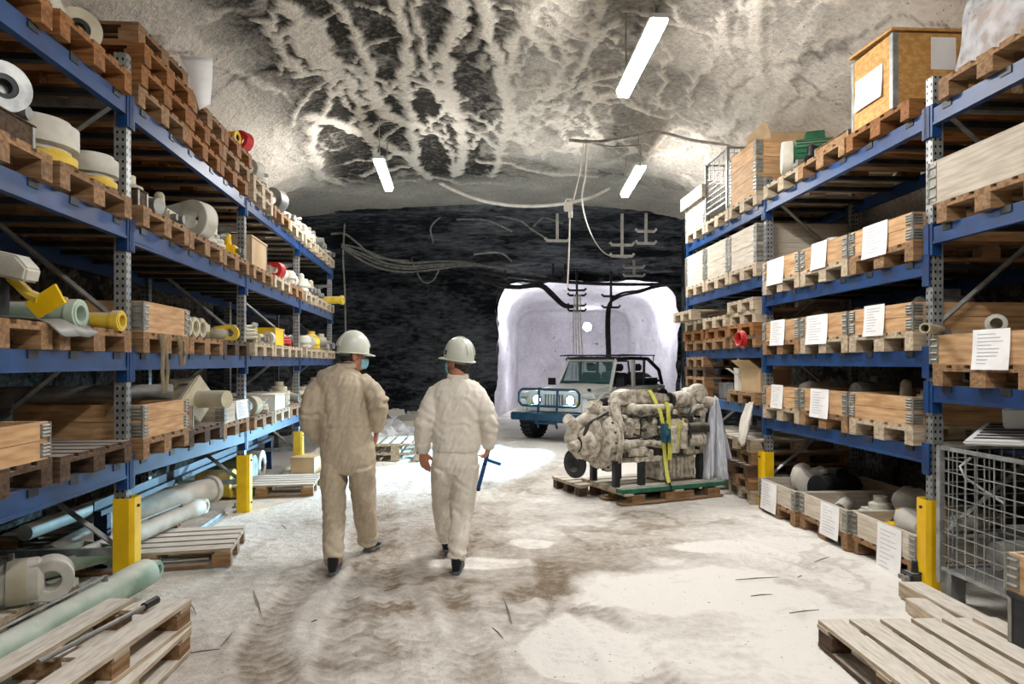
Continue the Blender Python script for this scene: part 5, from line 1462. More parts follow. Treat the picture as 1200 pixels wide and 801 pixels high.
def face_bits(parent, T, glasses):
    m = MB(); n = 12; vs = []
    for i in range(6):
        z = -.012-.085*i/5
        for j in range(n):
            a = R(25)+R(130)*j/(n-1); bul = .012*math.sin(PI*i/5)
            vs.append(T @ V(((.067+bul)*math.cos(a)*(1-.15*i/5), (.085+bul+.028*math.sin(a)**4*(1-.5*i/5))*math.sin(a)+.008, z)))
    m.add(vs, [(i*n+j, i*n+j+1, (i+1)*n+j+1, (i+1)*n+j) for i in range(5) for j in range(n-1)], True)
    o = m.build('face_mask', 'mask', parent); q = o.modifiers.new('t', 'SOLIDIFY'); q.thickness = .003
    m = MB()
    for s in (-1, 1): m.tube([T @ V((s*.062, .04, -.03)), T @ V((s*.076, .01, -.012)), T @ V((s*.08, -.02, .012))], .0015, 5)
    m.build('mask_loop', 'paper', o)
    for s in (-1, 1):
        e = MB(); e.sphere((s*.031, .078, .012), .0125, 10, T); e.build('eye', 'paper', parent)
    if glasses:
        g = MB()
        for s in (-1, 1):
            pts = [T @ V((s*.032+.024*math.cos(w), .096-.006*abs(math.cos(w)), .012+.017*math.sin(w))) for w in np.linspace(0, 2*PI, 16, endpoint=False)]
            g.tube(pts, .0018, 5, closed=True)
            g.tube([T @ V((s*.056, .09, .016)), T @ V((s*.076, .03, .014)), T @ V((s*.081, -.02, .008))], .0018, 5)
        g.tube([T @ V((-.008, .096, .016)), T @ V((.008, .096, .016))], .0018, 5)
        g.build('glasses', 'grey_steel', parent)
def folds(me, T0, amp, spots, seams=(), pleat=None):
    def fn(c, n):
        v = 0
        if pleat:
            x0, za, zb, a = pleat
            if za < c.z < zb and n.y < 0:
                f = math.sin(PI*(c.z-za)/(zb-za)); v += a*f*math.sin((c.x-x0)*(58+20*(c.z-za))+2.5*noise.noise(V((c.x*5, 0, c.z*3))))
        u_ = noise.noise(V((c.x*13+c.z*3, c.y*9, c.z*3.5))); w_ = noise.noise(V((c.x*24-c.z*9+4, c.y*16, c.z*6)))
        k_ = noise.noise(V((c.x*9+c.z*14, c.y*9, c.z*11-c.x*6)))
        v += 1.3*amp*(u_+.5*(1-3.0*abs(w_))+.22*max(0, 1-5*abs(k_)))
        for (p, r, a, fx) in spots:
            d = (c-p).length
            if d < r*2.2:
                g = math.exp(-(d/r)**2); v += 1.5*a*g*math.sin((c.z-p.z)*fx+(c.x-p.x)*fx*.45+6*noise.noise(c*7))
        for (z, hw, a) in seams:
            if abs(c.z-z) < hw: v += a
        return v
    displace(me, fn)
def shoe(parent, name, heel, toe, s=1.0):
    """heel and toe on their sole line (local)"""
    h = V(heel); t = V(toe); d = (t-h).normalized()
    m = MB(); up = (V((0, 0, 1))-d*d.z).normalized()
    f = lambda u, z: h+d*u+up*z
    m.tube([f(-.005, .045), f(.02, .05), (f(.07, .055)), f(.13, .045), f(.19, .036), f(.25, .03), f(.275, .026)], [.026, .036, .038, .042, .047, .04, .022], 16, ry=[.03, .045, .05, .042, .032, .026, .016], up=tuple(up))
    m.tube([f(.04, .06), f(.045, .13)], [.042, .045], 14, ry=[.05, .05], up=tuple(d))
    me = remesh(m, .008, 3, name); o = obj(name, me, 'shoe', parent)
    q = MB(); q.tube([f(-.01, .010), f(.03, .010), f(.10, .010), (f(.19, .010)), f(.26, .012), f(.283, .014)], [.024, .037, .035, .047, .038, .016], 14, ry=[.011]*6, up=tuple(up)); q.build('sole', 'sole', o)
    return o

def person_left():
    d0 = 5.48
    O = G(406, 425+1296/d0)
    J = lambda x, y, o=0: P(x, y, d0+o)-O
    t = thing('person', 'person at left in beige coverall and hard hat, walking away, head turned right', 'person', O)
    hc = J(414.5, 417, .03)
    T = Matrix.Translation(hc) @ Matrix.Rotation(R(-62), 4, 'Z') @ Matrix.Rotation(R(-4), 4, 'X')
    up = (0, 1, 0)
    # body under the clothes
    b = MB(); head_shapes(b, T)
    limb(b, [J(405.5, 438, -.01), J(407.5, 430, 0), J(411, 423, .015)], [.068, .058, .055], [.062, .058, .058], up=up)
    limb(b, [J(407, 545), J(405, 505), J(402, 470), J(402, 448), J(404, 436)], [.15, .15, .17, .17, .07], [.1, .1, .115, .1, .06], up=up)
    eL, wL = J(361, 482, -.08), J(374, 515, .13); eR, wR = J(444.5, 469, -.05), J(441, 505, .05)
    limb(b, [J(378, 450), eL, wL], [.05, .042, .03], n=12); limb(b, [J(427, 449), eR, wR], [.05, .042, .03], n=12)
    kL, aL = J(391.5, 605, .0), J(391.5, 662, -.25); kR, aR = J(428, 600, .17), J(431.5, 637, .34)
    limb(b, [J(393, 542), kL, aL], [.075, .055, .042], n=12); limb(b, [J(423, 542), kR, aR], [.075, .055, .042], n=12)
    hand(b, wL, (.5, .6, -.5), (.3, -.2, -.5), (.2, .6, .5), .5)
    hand(b, wR, (-.12, .30, -.9), (-.9, .1, .1), (-.1, .9, .3), .35)
    obj('body', remesh(b, .0065, 2, 'body'), 'skin', t)
    # coverall
    c = MB()
    limb(c, [J(408.5, 553), J(408, 543), J(407.5, 528), J(405.5, 512), J(404, 496), J(402, 480), J(401, 463), J(401, 450), J(402, 442), J(404.5, 434), J(405.5, 428)],
         [.165, .212, .218, .206, .200, .203, .212, .220, .205, .130, .074], [.11, .145, .148, .136, .130, .138, .143, .140, .122, .092, .072], 28, up=up)
    limb(c, [J(390, 446), J(378, 450), J(367, 465, -.05), J(361, 482, -.09), J(364.5, 500, 0), J(374, 515, .10)], [.06, .080, .080, .074, .070, .058], n=18)
    limb(c, [J(413, 446), J(425.5, 449), J(437, 459, -.03), J(444, 469.5, -.05), J(443.5, 487, 0), J(441, 503, .04)], [.06, .076, .075, .071, .066, .054], n=18)
    limb(c, [J(392, 542), J(391, 570), J(390.8, 603, .0), J(391, 635, -.13), J(391.3, 658, -.23)], [.106, .092, .084, .078, .076], [.14, .122, .098, .088, .082], 20, up=up)
    limb(c, [J(423.5, 542), J(425, 570, .08), J(427.5, 598, .16), J(430, 620, .26), J(431.4, 634, .32)], [.108, .096, .090, .084, .079], [.14, .125, .105, .092, .082], 20, up=up)
    me = remesh(c, .009, 3, 'coverall')
    zw = J(404, 496).z
    folds(me, None, .0085, [(J(406, 512), .13, .006, 55), (J(408, 553), .10, .008, 50), (eL, .09, .009, 80), (eR, .09, .009, 80), (J(391, 650, -.2), .09, .008, 75), (J(431, 628, .3), .09, .008, 75), (J(392, 605), .1, .006, 60), (J(378, 455), .07, .005, 55), (J(427, 455), .07, .005, 55)], [(zw, .018, .005)], (J(402, 0).x, zw+.02, J(402, 450).z, .006))
    cv = obj('coverall', me, 'coverall', t)
    m = MB(); m.tube([J(406, 428, .0)+V((.070*math.cos(w), .066*math.sin(w), .006*math.sin(w))) for w in np.linspace(0, 2*PI, 20, endpoint=False)], .014, 8, closed=True, ry=.022); m.build('collar', 'coverall', cv)
    m = MB(); m.tube([J(406.5, 425.5, .0)+V((.060*math.cos(w), .056*math.sin(w), .006*math.sin(w))) for w in np.linspace(0, 2*PI, 20, endpoint=False)], .008, 8, closed=True, ry=.014); o = m.build('shirt_collar', 'blue_dark', cv); o['label'] = 'dark blue shirt collar'
    helmet(t, Matrix.Translation(hc+V((0, 0, .028))) @ Matrix.Rotation(R(-62), 4, 'Z') @ Matrix.Rotation(R(-3), 4, 'X'))
    hair_mesh(t, T); face_bits(t, T, True)
    shoe(t, 'left_shoe', V((aL.x, aL.y-.06, .012)), V((aL.x-.02, aL.y+.16, .012)))
    shoe(t, 'right_shoe', V((aR.x-.01, aR.y-.06, .03)), V((aR.x+.035, aR.y+.16, .012)))
    return t
def person_right():
    d0 = 5.36
    O = G(535, 425+1296/d0)
    J = lambda x, y, o=0: P(x, y, d0+o)-O
    t = thing('person', 'person at right in off-white jacket and trousers with hard hat, holding a blue tool', 'person', O)
    hc = J(537, 424.5, .03)
    T = Matrix.Translation(hc) @ Matrix.Rotation(R(52), 4, 'Z') @ Matrix.Rotation(R(7), 4, 'X')
    up = (0, 1, 0)
    b = MB(); head_shapes(b, T)
    limb(b, [J(536, 448, -.01), J(536.5, 440, 0), J(537, 431, .015)], [.068, .056, .053], [.062, .056, .056], up=up)
    limb(b, [J(533, 550), J(535, 515), J(536, 475), J(536, 455), J(536, 447)], [.14, .14, .165, .16, .07], [.1, .1, .11, .1, .06], up=up)
    eL, wL = J(496.5, 492, -.04), J(495, 529, .05); eR, wR = J(574, 495, -.05), J(572.5, 523, .04)
    limb(b, [J(508, 459), eL, wL], [.05, .042, .029], n=12); limb(b, [J(563, 461), eR, wR], [.05, .042, .029], n=12)
    kL, aL = J(519, 592, .22), J(523.5, 630, .42); kR, aR = J(541, 598, .02), J(535, 658, -.12)
    limb(b, [J(522, 545), kL, aL], [.075, .055, .042], n=12); limb(b, [J(546, 545), kR, aR], [.075, .055, .042], n=12)
    hand(b, wL, (.16, .14, -1), (.45, .9, .1), (.9, -.35, .1), .30, 1.12, thumb=.2)
    hand(b, wR, (-.25, .35, -.8), (-.8, .3, .2), (-.1, .8, .4), 1.05, 1.0)
    obj('body', remesh(b, .0065, 2, 'body'), 'skin', t)
    c = MB()
    limb(c, [J(534.5, 529), J(534.7, 522), J(535, 512), J(535.5, 495), J(536, 478), J(536, 464), J(536, 456), J(536.5, 448), J(536.5, 443)],
         [.180, .184, .190, .186, .200, .214, .216, .155, .08], [.135, .138, .138, .132, .135, .132, .118, .092, .074], 28, up=up)
    limb(c, [J(526, 460), J(511, 462), J(503.5, 477, -.02), J(497, 492, -.05), J(495.5, 510, 0), J(495, 529, .045)], [.055, .074, .075, .070, .064, .052], n=18)
    limb(c, [J(546, 462), J(561, 464), J(568.5, 479, -.03), J(574, 494, -.05), J(573.6, 509, 0), J(572.8, 523, .035)], [.055, .073, .073, .068, .060, .050], n=18)
    me = remesh(c, .009, 3, 'jacket')
    zh = J(535, 524).z
    folds(me, None, .0075, [(J(535, 508), .12, .006, 70), (eL, .09, .009, 85), (eR, .09, .009, 85), (J(510, 465), .07, .006, 70), (J(562, 466), .07, .006, 70), (J(548, 485, -.1), .12, .006, 60)], [(zh, .022, .004)])
    jk = obj('jacket', me, 'jacket', t)
    m = MB(); m.tube([J(536.5, 441, .0)+V((.074*math.cos(w), .07*math.sin(w), .006*math.sin(w))) for w in np.linspace(0, 2*PI, 20, endpoint=False)], .013, 8, closed=True, ry=.02); m.build('collar', 'jacket', jk)
    m = MB(); m.cyl(wL+V((0, 0, .018)), wL+V((0, 0, -.012)), .047, n=16); m.build('cuff', 'black', jk)
    c = MB()
    limb(c, [J(533, 553), J(533.5, 545), J(534, 535), J(534.5, 524)], [.14, .176, .178, .168], [.11, .138, .140, .122], 26, up=up)
    limb(c, [J(521, 543), J(519.5, 568, .10), J(519, 592, .21), J(521.5, 614, .32), J(523.5, 630, .40)], [.105, .094, .080, .072, .066], [.125, .11, .09, .08, .072], 20, up=up)
    limb(c, [J(546, 543), J(544, 570, .02), J(541, 598, .03), J(537.5, 630, -.06), J(535, 655, -.11)], [.108, .098, .086, .078, .073], [.13, .115, .095, .086, .08], 20, up=up)
    me = remesh(c, .009, 3, 'trousers')
    folds(me, None, .0075, [(J(533, 553), .09, .008, 50), (J(542, 560), .1, .007, 60), (J(541, 600), .1, .006, 65), (J(535, 645, -.1), .09, .008, 75), (J(523, 622, .38), .09, .008, 75)])
    tr = obj('trousers', me, 'jacket', t)
    m = MB(); m.tube([J(510.5, 549, -.03), J(511.5, 556, -.02)], .012, 8); o = m.build('pocket_pen', 'tool_blue', tr)
    helmet(t, Matrix.Translation(hc+V((0, 0, .028))) @ Matrix.Rotation(R(52), 4, 'Z') @ Matrix.Rotation(R(9), 4, 'X'), True)
    hair_mesh(t, T); face_bits(t, T, False)
    shoe(t, 'right_shoe', V((aR.x-.0, aR.y-.05, .012)), V((aR.x+.01, aR.y+.2, .012)))
    shoe(t, 'left_shoe', V((aL.x, aL.y-.05, .03)), V((aL.x-.005, aL.y+.2, .012)))
    # blue tool
    g0 = O+wR
    a, bb = P(571.5, 531, 5.36+.09), P(559.8, 574, 5.36+.16)
    tt = thing('hand_tool', 'blue rod shaped tool held by the person in off-white, pointing down', 'tool', a)
    m = MB(); m.tube([V((0, 0, 0))-(bb-a)*.12, bb-a], .0165, 10); m.build('rod', 'tool_blue', tt)
    m = MB(); m.tube([(bb-a)*.25, (bb-a)*.3], .0185, 10); m.build('ring_mark', 'black', tt); m = MB(); m.tube([(bb-a)*.93, (bb-a)*1.0], .019, 10); m.build('end_cap', 'black', tt)
    m = MB(); m.tube([P(572.5, 539, 5.5)-a, P(586, 543.5, 5.56)-a], .0135, 8); m.build('side_arm', 'tool_blue', tt)
    m = MB(); m.tube([P(571, 533.5, 5.455)-a, P(572.5, 539, 5.5)-a], .009, 8); m.build('link', 'tool_blue', tt)
    return t
person_left(); person_right()
# ------------------------------------------------------------------ off-road car
M['car'] = mat('dusty white car paint', (190, 192, 188), (214, 216, 212), 4, .4, dust=.5)
M['bar_glow_tint'] = mat('dark bar with headlight tint', (10, 40, 58), (18, 56, 78), 6, .4)  # teal is the headlight glow put into the bars' dark colour
M['car_black'] = mat('car black trim', (16, 18, 22), (28, 30, 34), 6, .5, dust=.2)
M['tyre'] = mat('tyre rubber', (22, 23, 25), (38, 38, 40), 10, .85, dust=.4)
def glass_mat():
    m = bpy.data.materials.new('car glass'); m.use_nodes = True; b = m.node_tree.nodes['Principled BSDF']
    b.inputs['Base Color'].default_value = lin(70, 110, 110); b.inputs['Roughness'].default_value = .05; b.inputs['Alpha'].default_value = .38; b.inputs['Specular IOR Level'].default_value = .6
    return m
M['glass'] = glass_mat()
M['headlight'] = emit('headlight', (.55, .86, 1, 1), 60)
def make_car():
    t = thing('off_road_car', 'white off-road car with lit headlights, bull bar and roof rack, before the bright gallery', 'car', (1.15, 14.45, .0), R(-35))
    # tub with wheel arches cut in side outline
    def arc(cy, r, z0, n=9): return [(cy+r*math.cos(w), z0+r*math.sin(w)) for w in np.linspace(PI, 0, n)]
    side = [(-.42, .52)]+arc(0, .46, .52)+[(.55, .42), (2.4, .42)]+arc(2.95, .46, .52)+[(3.55, .55), (3.58, 1.08), (.62, 1.10), (.60, 1.02), (-.42, .98)]
    m = MB(); m.prism(side, -.74, .74, None, 'x'); b = m.build('body_tub', 'car', t, .015)
    # interior well: dark floor box on top
    m = MB(); m.box(-.66, .66, .8, 3.4, 1.085, 1.104); m.build('interior_floor', 'car_black', t)
    m = MB(); m.box(-.70, -.02, .2, .21, 0, .01) if False else None
    # hood
    m = MB(); vs = []
    for y, hw, z in ((-.43, .56, 1.02), (-.2, .60, 1.075), (.3, .66, 1.115), (.72, .70, 1.14)):
        for f in (-1, -.8, -.4, 0, .4, .8, 1): vs.append((hw*f, y, z+.035*(1-f*f)-(.03 if abs(f) == 1 else 0)))
    for y, hw, z in ((-.43, .56, .86), (.72, .70, .9)):
        vs += [(-hw, y, z), (hw, y, z)]
    fs = [(i*7+j, i*7+j+1, (i+1)*7+j+1, (i+1)*7+j) for i in range(3) for j in range(6)]
    fs += [(0, 7, 14, 21, 30, 28), (6, 29, 31, 27, 20, 13), (28, 29, 6, 5, 4, 3, 2, 1, 0), (30, 21, 22, 23, 24, 25, 26, 27, 31), (28, 30, 31, 29)]
    m.add(vs, fs, False); m.build('hood', 'car', t)
    for s in (-1, 1):
        m = MB(); m.box(s*.60-.02, s*.60+.02, -.15, -.05, 1.03, 1.09); m.build('hood_latch', 'car_black', t, .005)
    # grille with seven slots
    m = MB(); gz0, gz1 = .62, 1.03
    xs = [-.60, -.245]+[v for k in range(7) for v in (-.22+k*.066, -.22+k*.066+.038)]
    m.box(-.62, -.235, -.52, -.44, gz0, gz1); m.box(.235, .62, -.52, -.44, gz0, gz1)
    m.box(-.235, .235, -.52, -.44, gz1-.06, gz1); m.box(-.235, .235, -.52, -.44, gz0, gz0+.07)
    for k in range(8): x = -.231+k*.066; m.box(x-.012, x+.012, -.52, -.44, gz0+.07, gz1-.06)
    m.build('grille', 'car', t, .006)
    m = MB(); m.box(-.24, .24, -.475, -.445, gz0+.01, gz1-.01); m.build('radiator', 'car_black', t)
    for s in (-1, 1):
        m = MB(); m.ring((s*.40, -.525, .86), (0, 1, 0), .112, .09, .03); h = m.build('headlight_ring', 'car_black', t)
        m = MB(); m.lathe([(.09, 0), (.07, -.025), (.03, -.035), (.001, -.037)], (s*.40, -.522, .86), (0, 1, 0), 20); m.build('headlight', 'headlight', t)
        m = MB(); m.cyl((s*.56, -.52, .80), (s*.56, -.535, .80), .035, n=14); m.build('turn_signal', 'yellow_dirty', t)
        # flared fenders front and rear
        for cy in (0, 2.95):
            m = MB(); vs = []; n = 12
            for i in range(n+1):
                w = PI*.98-PI*.96*i/n
                for (r, xx) in ((.47, .70), (.50, .74), (.50, .93), (.47, .95), (.45, .93), (.45, .72)):
                    zz = .52+r*math.sin(w)*1.0; vs.append((s*xx, cy+r*1.08*math.cos(w), zz))
            k = 6
            m.add(vs, [(i*k+j, i*k+(j+1) % k, (i+1)*k+(j+1) % k, (i+1)*k+j) for i in range(n) for j in range(k)]+[tuple(range(k)), tuple(n*k+j for j in reversed(range(k)))], True)
            m.build('fender_flare', 'car_black' if cy else 'car', t)
        if True:
            m = MB(); m.prism([(-.50, .98), (-.46, 1.0), (.55, 1.0), (.60, .96), (.60, .88), (.47, .9), (-.44, .9)], min(s*.60, s*.93), max(s*.60, s*.93), None, 'x'); m.build('fender_top', 'car', t, .012)
        # wheels
        for cy in (0, 2.95):
            m = MB(); R0 = .41; prof = [(R0*.55, -.12), (R0*.86, -.135), (R0*.97, -.12), (R0, -.09), (R0, .09), (R0*.97, .12), (R0*.86, .135), (R0*.55, .12)]
            m.lathe(prof, (s*.80, cy, R0), (1, 0, 0), 36)
            for k in range(26):
                T = Matrix.Translation((s*.80, cy, R0)) @ Matrix.Rotation(2*PI*k/26, 4, 'X')
                for q in (-1, 0, 1): m.box(q*.082-.034, q*.082+.034, -.022+.02*(q % 2), .022+.02*(q % 2), R0-.02, R0+.014, T)
            w = m.build('tyre', 'tyre', t)
            m = MB(); m.lathe([(.02, .10), (.06, .11), (.08, .06), (.17, .055), (.20, .10), (.226, .115), (.226, .09)], (s*.80, cy, R0), (s, 0, 0), 24); m.build('rim', 'grey_steel', w)
        # doors
        for k, (y0, y1) in enumerate(((.80, 1.72), (1.78, 2.50))):
            m = MB(); m.box(min(s*.742, s*.76), max(s*.742, s*.76), y0, y1, .50, 1.10); dd = m.build('door', 'car', t, .008)
            m = MB(); m.box(min(s*.76, s*.785), max(s*.76, s*.785), y1-.2, y1-.06, .97, 1.0); m.build('door_handle', 'car_black', dd, .004)
        m = MB(); m.box(min(s*.78, s*.96), max(s*.78, s*.96), .80, .86, 1.12, 1.28); m.tube([(s*.74, .84, 1.12), (s*.83, .84, 1.14)], .015, 6); m.build('wing_mirror', 'car_black', t, .015)
        # pillars
        m = MB(); m.tube([(s*.66, .74, 1.10), (s*.60, 1.12, 1.70)], .04, 4, False); m.build('windscreen_pillar', 'car', t)
        m = MB(); m.box(min(s*.66, s*.72), max(s*.66, s*.72), 1.76, 1.88, 1.09, 1.68); m.build('door_pillar', 'car', t, .01)
        m = MB(); m.tube([(s*.62, 1.1, 1.70), (s*.63, 1.8, 1.735), (s*.63, 2.75, 1.72), (s*.66, 3.35, 1.45), (s*.68, 3.5, 1.1)], .045, 8); m.build('soft_top_bow', 'car_black', t)
        m = MB(); m.tube([(s*.64, .86, 1.11), (s*.60, 1.14, 1.66), (s*.61, 1.72, 1.66), (s*.66, 1.76, 1.11)], .022, 6); m.build('door_frame', 'car_black', t)
        m = MB(); m.tube([(s*.62, 2.55, 1.11), (s*.62, 2.58, 1.70)], .035, 8); m.build('roll_bar', 'car_black', t)
        # roof rack rail
        m = MB(); m.tube([(s*.66, .85, 1.78), (s*.66, 1.3, 1.80), (s*.66, 3.1, 1.80)], .016, 6)
        m.build('roof_rail', 'blue_dark', t)
        for yy in (1.2, 2.3, 3.05):
            m = MB(); m.tube([(s*.66, yy, 1.80), (s*.64, yy, 1.70 if yy < 3 else 1.60)], .012, 6); m.build('rail_foot', 'car_black', t)
        # seats
        for yy in (1.55, 2.55):
            m = MB(); m.box(s*.34-.24, s*.34+.24, yy-.25, yy+.25, 1.02, 1.14); m.box(s*.34-.23, s*.34+.23, yy+.12, yy+.25, 1.1, 1.40); q = m.build('seat', 'car_black', t, .03)
            m = MB(); m.box(s*.34-.13, s*.34+.13, yy+.16, yy+.25, 1.43, 1.60); m.build('headrest', 'car_black', q, .03)
    # windscreen
    m = MB(); m.prism([(.70, 1.10), (.76, 1.10), (1.14, 1.68), (1.10, 1.68)], -.62, .62, None, 'x')
    w0, w1 = V((0, .735, 1.13)), V((0, 1.105, 1.67))
    m = MB()
    for (a, bb, hw) in ((w0, w0, .65), (w1, w1, .60)): m.tube([(-hw, a.y, a.z), (hw, a.y, a.z)], .032, 4, False)
    m.build('windscreen_frame', 'car', t)
    m = MB(); m.add([(-.63, w0.y, w0.z), (.63, w0.y, w0.z), (.58, w1.y, w1.z), (-.58, w1.y, w1.z), (-.63, w0.y+.006, w0.z), (.63, w0.y+.006, w0.z), (.58, w1.y+.006, w1.z), (-.58, w1.y+.006, w1.z)], [(0, 1, 2, 3), (7, 6, 5, 4), (0, 4, 5, 1), (1, 5, 6, 2), (2, 6, 7, 3), (3, 7, 4, 0)]); m.build('windscreen', 'glass', t)
    for s in (-.35, .2):
        m = MB(); m.tube([(s, .69, 1.155), (s+.12, .74, 1.20), (s+.36, .742, 1.17)], .009, 5); m.build('wiper', 'car_black', t)
    m = MB(); m.box(-.09, .09, 1.03, 1.06, 1.56, 1.62); m.build('rear_view_mirror', 'car_black', t, .01)
    m = MB(); m.torus((.36, 1.05, 1.22), (0, -.9, .5), .17, .015, 24, 6); m.tube([(.36, 1.05, 1.22), (.36, .85, 1.12)], .02, 6); m.tube([(.19, 1.05, 1.22), (.53, 1.05, 1.22)], .012, 5); m.build('steering_wheel', 'car_black', t)
    m = MB(); m.box(-.64, .64, .78, .98, 1.09, 1.22); m.build('dashboard', 'car_black', t, .03)
    # soft top cross pieces and rear panel
    m = MB()
    for yy, zz in ((1.12, 1.71), (1.8, 1.74), (2.7, 1.73)): m.tube([(-.62, yy, zz), (.62, yy, zz)], .03, 6)
    m.build('cross_bow', 'car_black', t)
    m = MB(); m.box(-.66, .66, 2.45, 3.45, 1.11, 1.26); m.build('folded_soft_top', 'car_black', t, .05)
    m = MB()
    for yy, zz in ((.85, 1.78), (1.6, 1.80), (2.4, 1.80), (3.1, 1.80)): m.tube([(-.66, yy, zz), (.66, yy, zz)], .013, 6)
    m.build('rack_crossbar', 'blue_dark', t)
    # spare wheel
    m = MB(); m.lathe([(.2, 0), (.38, .0), (.40, .03), (.40, .2), (.37, .23), (.2, .23)], (0, 3.62, .98), (0, 1, 0), 30); m.build('spare_wheel', 'tyre', t)
    # bumper and bull bar
    m = MB(); m.box(-.88, .88, -.82, -.66, .44, .60); m.build('front_bumper', 'bar_glow_tint', t, .02)
    for s in (-.42, .42):
        m = MB(); m.box(s-.05, s+.05, -.68, -.42, .46, .56); m.build('bumper_bracket', 'car_black', t)
    m = MB(); rr = .026
    def loop(x, z0, z1, y):
        return [(-x, y, z0+.08), (-x, y, z1-.08), (-x+.05, y, z1-.02), (-x+.1, y, z1), (x-.1, y, z1), (x-.05, y, z1-.02), (x, y, z1-.08), (x, y, z0+.08), (x-.05, y, z0+.02), (x-.1, y, z0), (-x+.1, y, z0), (-x+.05, y, z0+.02)]
    m.tube(loop(.72, .74, 1.08, -.72), rr, 8, closed=True)
    for s in (-.22, .22): m.tube([(s, -.74, .30), (s, -.80, .42), (s, -.76, .62), (s, -.72, 1.08)], rr, 8)
    m.tube([(-.26, -.82, .40), (.26, -.82, .40)], rr*.8, 8)
    m.build('bull_bar', 'bar_glow_tint', t)
    m = MB(); m.box(-.62, .62, -.60, -.44, .40, .60); m.build('skid_plate', 'car_black', t)
    m = MB(); m.tube([(-.72, 0, .41), (.72, 0, .41)], .05, 8); m.tube([(-.72, 2.95, .41), (.72, 2.95, .41)], .05, 8); m.build('axle', 'car_black', t)
    return t
car = make_car()
bpy.context.view_layer.update()
for s in (-1, 1):
    p = car.matrix_world @ V((s*.40, -.60, .86)); q = car.matrix_world @ V((s*.42, -6.0, -.85))
    light('SPOT', 'headlight beam', p, 2300, (.40, .76, 1), .06, None, q, R(46), .55)

# ------------------------------------------------------------------ engine on its pallet
M['eng'] = mat('dust caked engine', (132, 122, 105), (202, 195, 181), 15, .85, dust=.85, bump=.5, dustc=(218, 212, 202), lo=.34, hi=.58)
M['eng_dark'] = mat('dark engine metal and recess shade', (36, 33, 28), (84, 78, 66), 9, .7, .1, dust=.6, bump=.3)  # on the engine block the dark tone stands in for shaded recesses
M['strap_yellow'] = mat('yellow ratchet webbing', (190, 190, 70), (214, 214, 110), 12, .8)
M['ratchet'] = mat('blue ratchet steel', (40, 84, 104), (70, 110, 128), 12, .5)
M['board_green'] = mat('green painted board', (24, 84, 64), (44, 110, 86), 8, .7, dust=.6)
EO = V((1.57, 8.30, 0))
ERZ = R(24)
def mk_engine_pallet():
    t = thing('engine_pallet', 'heavy timber pallet with green front board carrying the engine', 'pallet', EO+V((.02, 0, .012)), ERZ)
    m = MB(); m.box(-.58, .92, -.44, -.30, .13, .18); m.build('green_board', 'board_green', t, .004)
    m = MB()
    for y in (-.22, -.02, .2, .40): m.box(-.58, .92, y-.075, y+.075, .13, .178)
    for x in (-.5, .2, .80): m.box(x-.06, x+.06, -.46, .48, .108, .1295)
    m.build('deck', 'wood_pale', t)
    for x in (-.36, .22, .72):
        for y in (-.38, 0, .40):
            m = MB(); m.box(x-(.2 if abs(x-.22) < .01 else .09), x+(.2 if abs(x-.22) < .01 else .09), y-.06, y+.06, .024, .108); m.build('block', 'wood', t)
    for y in (-.38, 0, .40):
        m = MB(); m.box(-.58, .86, y-.06, y+.06, 0, .0235); m.build('runner', 'wood', t)
    t2 = thing('wooden_pallet', 'smaller dark pallet behind the engine pallet, under the bell housing', 'pallet', EO+V((-.72, .30, .012)), ERZ)
    m = MB()
    for y in (-.28, -.08, .12, .30): m.box(-.2, .12, y-.075, y+.075, .118, .14)
    for x in (-.14, .06): m.box(x-.05, x+.05, -.35, .37, .098, .1175)
    m.build('top_deck', 'wood_pale', t2)
    for x in (-.14, .06):
        for y in (-.28, .02, .30):
            m = MB(); m.box(x-.05, x+.05, y-.05, y+.05, 0, .098); m.build('block', 'wood_dark', t2)
mk_engine_pallet()
